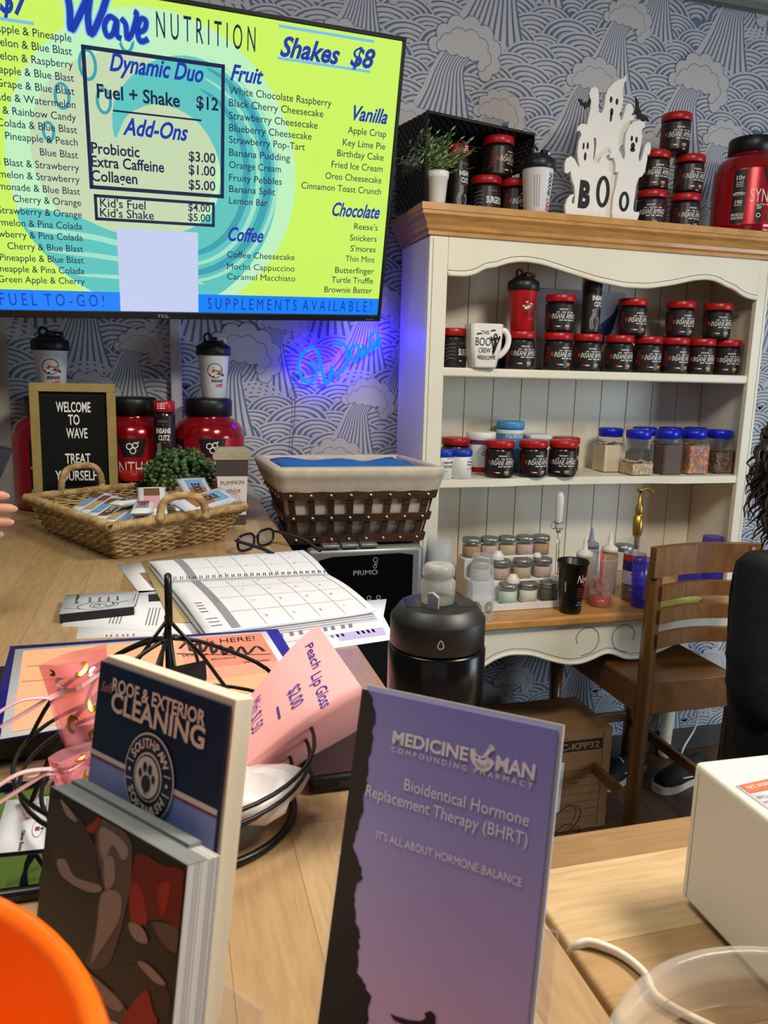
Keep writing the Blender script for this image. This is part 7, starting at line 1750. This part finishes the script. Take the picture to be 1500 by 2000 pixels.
def body(sh, el, wr, pel, chest, neck, head, hip, knee, ank, toe, shR, elR, wrR, hipR, kneeR, ankR, toeR, fingers):
    """joint positions to one skeleton: vertices with radii, edges; fingers is a list of chains from the left wrist"""
    V = []; E_ = []
    def add(p, r, par=None): V.append((p[0], p[1], p[2], r)); i = len(V) - 1; (E_.append((par, i)) if par is not None else None); return i
    P0 = add(pel, .125); c1 = add(((pel[0] + chest[0]) / 2, (pel[1] + chest[1]) / 2, (pel[2] + chest[2]) / 2), .115, P0); c2 = add(chest, .125, c1); nk = add(neck, .055, c2); n2 = add(tuple(neck[i] * .5 + head[i] * .5 for i in range(3)), .052, nk); h1 = add(tuple(neck[i] * .2 + head[i] * .8 for i in range(3)), .078, n2); h2 = add((head[0], head[1], head[2] + .02), .088, h1); add((head[0], head[1], head[2] + .085), .06, h2)
    for s_, e_, w_, fs in ((sh, el, wr, fingers[0]), (shR, elR, wrR, fingers[1])):
        a = add(s_, .055, c2); m1 = add(tuple((s_[i] + e_[i]) / 2 for i in range(3)), .047, a); bq = add(e_, .040, m1); m2 = add(tuple((w_[i] + e_[i]) / 2 for i in range(3)), .035, bq); w = add(w_, .025, m2)
        if fs:
            pm = add(fs[0], .026, w)
            for chn in fs[1:]:
                pr = pm
                for k_, p in enumerate(chn): pr = add(p, (.0098, .0092, .0085, .0075)[min(3, k_)], pr)
        else:
            d = Vector(w_) - Vector(e_); d.normalize(); add(tuple(Vector(w_) + d * .08), .03, w)
    for hp, kn, an, to in ((hip, knee, ank, toe), (hipR, kneeR, ankR, toeR)):
        a = add(hp, .085, P0); k_ = add(kn, .060, a); n_ = add(an, .042, k_); add(to, .035, n_)
    return V, E_
def subset(V, E_, idx, grow):
    mp = {i: n for n, i in enumerate(idx)}
    return [(V[i][0], V[i][1], V[i][2], V[i][3] * grow[0] + grow[1]) for i in idx], [(mp[a], mp[c_]) for a, c_ in E_ if a in mp and c_ in mp]
# seated person at the right edge, looking away to the right
def hand_chain(w, d, n, s_=1):
    w, d, n = Vector(w), Vector(d).normalized(), Vector(n).normalized(); t = d.cross(n) * s_
    pm = w + d * .05; out = [tuple(pm)]
    for k, L_ in enumerate((.068, .076, .072, .058)):
        b0 = pm + d * .035 + t * (.030 - .020 * k); out.append([tuple(b0), tuple(b0 + d * L_ * .5 + n * -.006), tuple(b0 + d * L_ * .85 + n * -.022), tuple(b0 + d * L_ + n * -.036)])
    out.append([tuple(pm + t * .032 + d * -.005), tuple(pm + t * .05 + d * .022), tuple(pm + t * .052 + d * .05)])
    return out
V, E_ = body((1.116, 1.20, 1.085), (1.128, 1.20, .815), (1.36, 1.16, .70), (1.27, 1.20, .60), (1.27, 1.205, .98), (1.26, 1.21, 1.16), (1.245, 1.205, 1.29), (1.24, 1.16, .58), (1.62, 1.13, .56), (1.62, 1.14, .12), (1.74, 1.13, .04), (1.42, 1.20, 1.085), (1.46, 1.24, .82), (1.60, 1.33, .70), (1.34, 1.28, .58), (1.68, 1.36, .56), (1.69, 1.37, .12), (1.80, 1.40, .04),
             [hand_chain((1.36, 1.16, .70), (1, .1, -.1), (0, 0, 1)), hand_chain((1.60, 1.33, .70), (1, .2, -.1), (0, 0, 1), -1)])
pa = skinned('person', V, E_, skin); tag(pa, 'seated person in a black sweatshirt with dark curly hair, at the right edge', 'person')
nV = len(V); arms = []
# clothing follows the same joints
bodyidx = [0, 1, 2, 3, 8, 9, 10, 11, 12]
L0 = 8; nL = 5; fL = len(hand_chain((0, 0, 0), (0, 1, 0), (0, 0, 1)))
nfing = 1 + 4 * 4 + 3
R0 = L0 + 5 + nfing
top = [0, 1, 2] + list(range(L0, L0 + 5)) + list(range(R0, R0 + 5))
Vt, Et = subset(V, E_, top, (1.14, .012)); Vt[0] = Vt[0][:3] + (.165,); Vt[1] = Vt[1][:3] + (.158,); Vt[2] = Vt[2][:3] + (.168,); 
for i in (7, 12): Vt[i] = Vt[i][:3] + (.036,)
so = skinned('sweatshirt', Vt, Et, cloth_k, pa, 2)
dtx = bpy.data.textures.new('cloth_folds', 'CLOUDS'); dtx.noise_scale = .055
dm = so.modifiers.new('folds', 'DISPLACE'); dm.texture = dtx; dm.strength = .016; dm.texture_coords = 'LOCAL'
b = MB(cloth_k); b.lathe([(.075, 0), (.072, .02), (.06, .045), (.057, .05)], 24, (1.262, 1.208, 1.10)); b.build('collar', pa)
lg0 = R0 + 5 + nfing; legs = [0] + [lg0, lg0 + 1, lg0 + 2, lg0 + 4, lg0 + 5, lg0 + 6]
Vt, Et = subset(V, E_, legs, (1.15, .012)); skinned('trousers', Vt, Et, trous, pa, 2)
b = MB(hair_m); rn = random.Random(11); hc = Vector((1.245, 1.195, 1.335))
n = 28; g = []
for i in range(n):
    row = []
    for j in range(15):
        a, e = 2 * PI * i / n, -1.2 + 2.7 * j / 14; r_ = .118 + .010 * math.sin(7 * a + 3 * e) + .008 * math.sin(11 * a - 5 * e)
        row.append(b.bm.verts.new(hc + Vector((r_ * math.cos(a) * math.cos(e), r_ * math.sin(a) * math.cos(e), r_ * 1.1 * math.sin(e)))))
    g.append(row)
for i in range(n):
    for j in range(14): b.face([g[i][j], g[(i + 1) % n][j], g[(i + 1) % n][j + 1], g[i][j + 1]], True)
for k in range(420):
    a = rn.uniform(0, 2 * PI); e = rn.uniform(-.9, 1.1); d = Vector((math.cos(a) * math.cos(e), math.sin(a) * math.cos(e), math.sin(e) * 1.1))
    if d.x > .5 and d.z < .3: continue
    p = hc + d * .112; L_ = rn.uniform(.05, .11); ph = rn.uniform(0, 6); rr_ = rn.uniform(.006, .013); pts = []
    for j in range(12):
        t = j / 11; q = p + d * (.035 * t) + Vector((0, 0, -L_ * t * t * .9 - .015 * t)); pts.append(q + Vector((math.cos(ph + j * 1.1), math.sin(ph + j * 1.1), 0)) * rr_ * (.3 + t))
    b.tube(pts, .0034, 5, rr=[.006] * 6 + [.0055, .005, .0042, .003, .002, .0008])
b.build('hair', pa)
T = thing('stool', 'round seated stool under the person at the right edge', 'stool', (1.27, 1.19, .0008))
b = MB(black); b.lathe([(.15, .43), (.165, .436), (.165, .452), (.155, .460)], 32); b.build('seat', T)
b = MB(chrome); b.lathe([(.02, .03), (.02, .4295)], 16); b.lathe([(.18, 0), (.17, .015), (.03, .0299)], 32); b.build('pedestal', T)
# person at the left edge holding a phone: only the hand and phone reach into view
hp = Vector((-.335, 1.285, 1.215))
fing = [(-.343, 1.285, 1.222)]
for k, (z, L_) in enumerate(((1.258, .084), (1.238, .094), (1.217, .088), (1.198, .072))):
    x0 = -.326; fing.append([(x0, 1.275, z), (x0 + L_ * .42, 1.262, z + .003), (x0 + L_ * .78, 1.268, z + .002), (x0 + L_, 1.278, z - .001)])
fing.append([(-.326, 1.300, 1.258), (-.293, 1.318, 1.272), (-.263, 1.326, 1.275)])
V, E_ = body((-.60, 1.02, 1.38), (-.58, 1.05, 1.11), (-.413, 1.26, 1.20), (-.74, 1.16, .95), (-.75, 1.15, 1.28), (-.75, 1.15, 1.47), (-.74, 1.16, 1.60), (-.70, 1.08, .90), (-.70, 1.10, .50), (-.71, 1.08, .09), (-.58, 1.06, .04), (-.80, 1.33, 1.38), (-.82, 1.40, 1.12), (-.70, 1.42, .92), (-.74, 1.24, .90), (-.73, 1.25, .50), (-.73, 1.25, .09), (-.60, 1.26, .04),
             [fing, hand_chain((-.70, 1.42, .92), (.3, .1, -1), (0, -1, 0))])
pb = skinned('person', V, E_, skin); tag(pb, 'person beyond the left edge, only their hand holding a phone in view', 'person')
R0b = 8 + 5 + 1 + 16 + 3
grey_c = noisy('jumper_grey', (70, 74, 84), (80, 84, 94), 40, rough=.9)
Vt, Et = subset(V, E_, [0, 1, 2] + list(range(8, 13)) + list(range(R0b, R0b + 5)), (1.12, .012)); 
for i in (7, 12): Vt[i] = Vt[i][:3] + (.036,)
skinned('jumper', Vt, Et, grey_c, pb)
lgb = R0b + 5 + nfing
Vt, Et = subset(V, E_, [0, lgb, lgb + 1, lgb + 2, lgb + 4, lgb + 5, lgb + 6], (1.12, .012)); skinned('trousers', Vt, Et, trous, pb)
b = MB(hair_m); b.lathe([(.06, -.09), (.098, -.05), (.108, .02), (.098, .08), (.06, .12), (.002, .132)], 28, (-.755, 1.15, 1.64)); b.build('hair', pb)
b = MB(nail)
for chn in fing[1:5]:
    p = Vector(chn[-1]); b.lathe([(.0048, 0), (.0045, .0006), (.002, .001)], 12, M=Matrix.Translation(p + Vector((-.001, -.0068, .001))) @ Matrix.Rotation(PI / 2, 4, 'X'), sx=1.2)
b.build('nails', pb)
T = thing('phone', 'dark blue cased phone held upright in the hand at the left edge', 'phone')
M = Matrix.Translation((-.290, 1.302, 1.268)) @ Matrix.Rotation(.42, 4, 'Y') @ Matrix.Rotation(.9, 4, 'Z')
b = MB(mat('phone_case_navy', (20, 28, 48), .35)); b.box(-.036, .036, -.0045, .0045, -.074, .074, .0042, M, seg=3); b.build('case', T)
b = MB(gl); b.box(-.033, .033, .0044, .0052, -.071, .071, .0, M); b.build('screen', T)
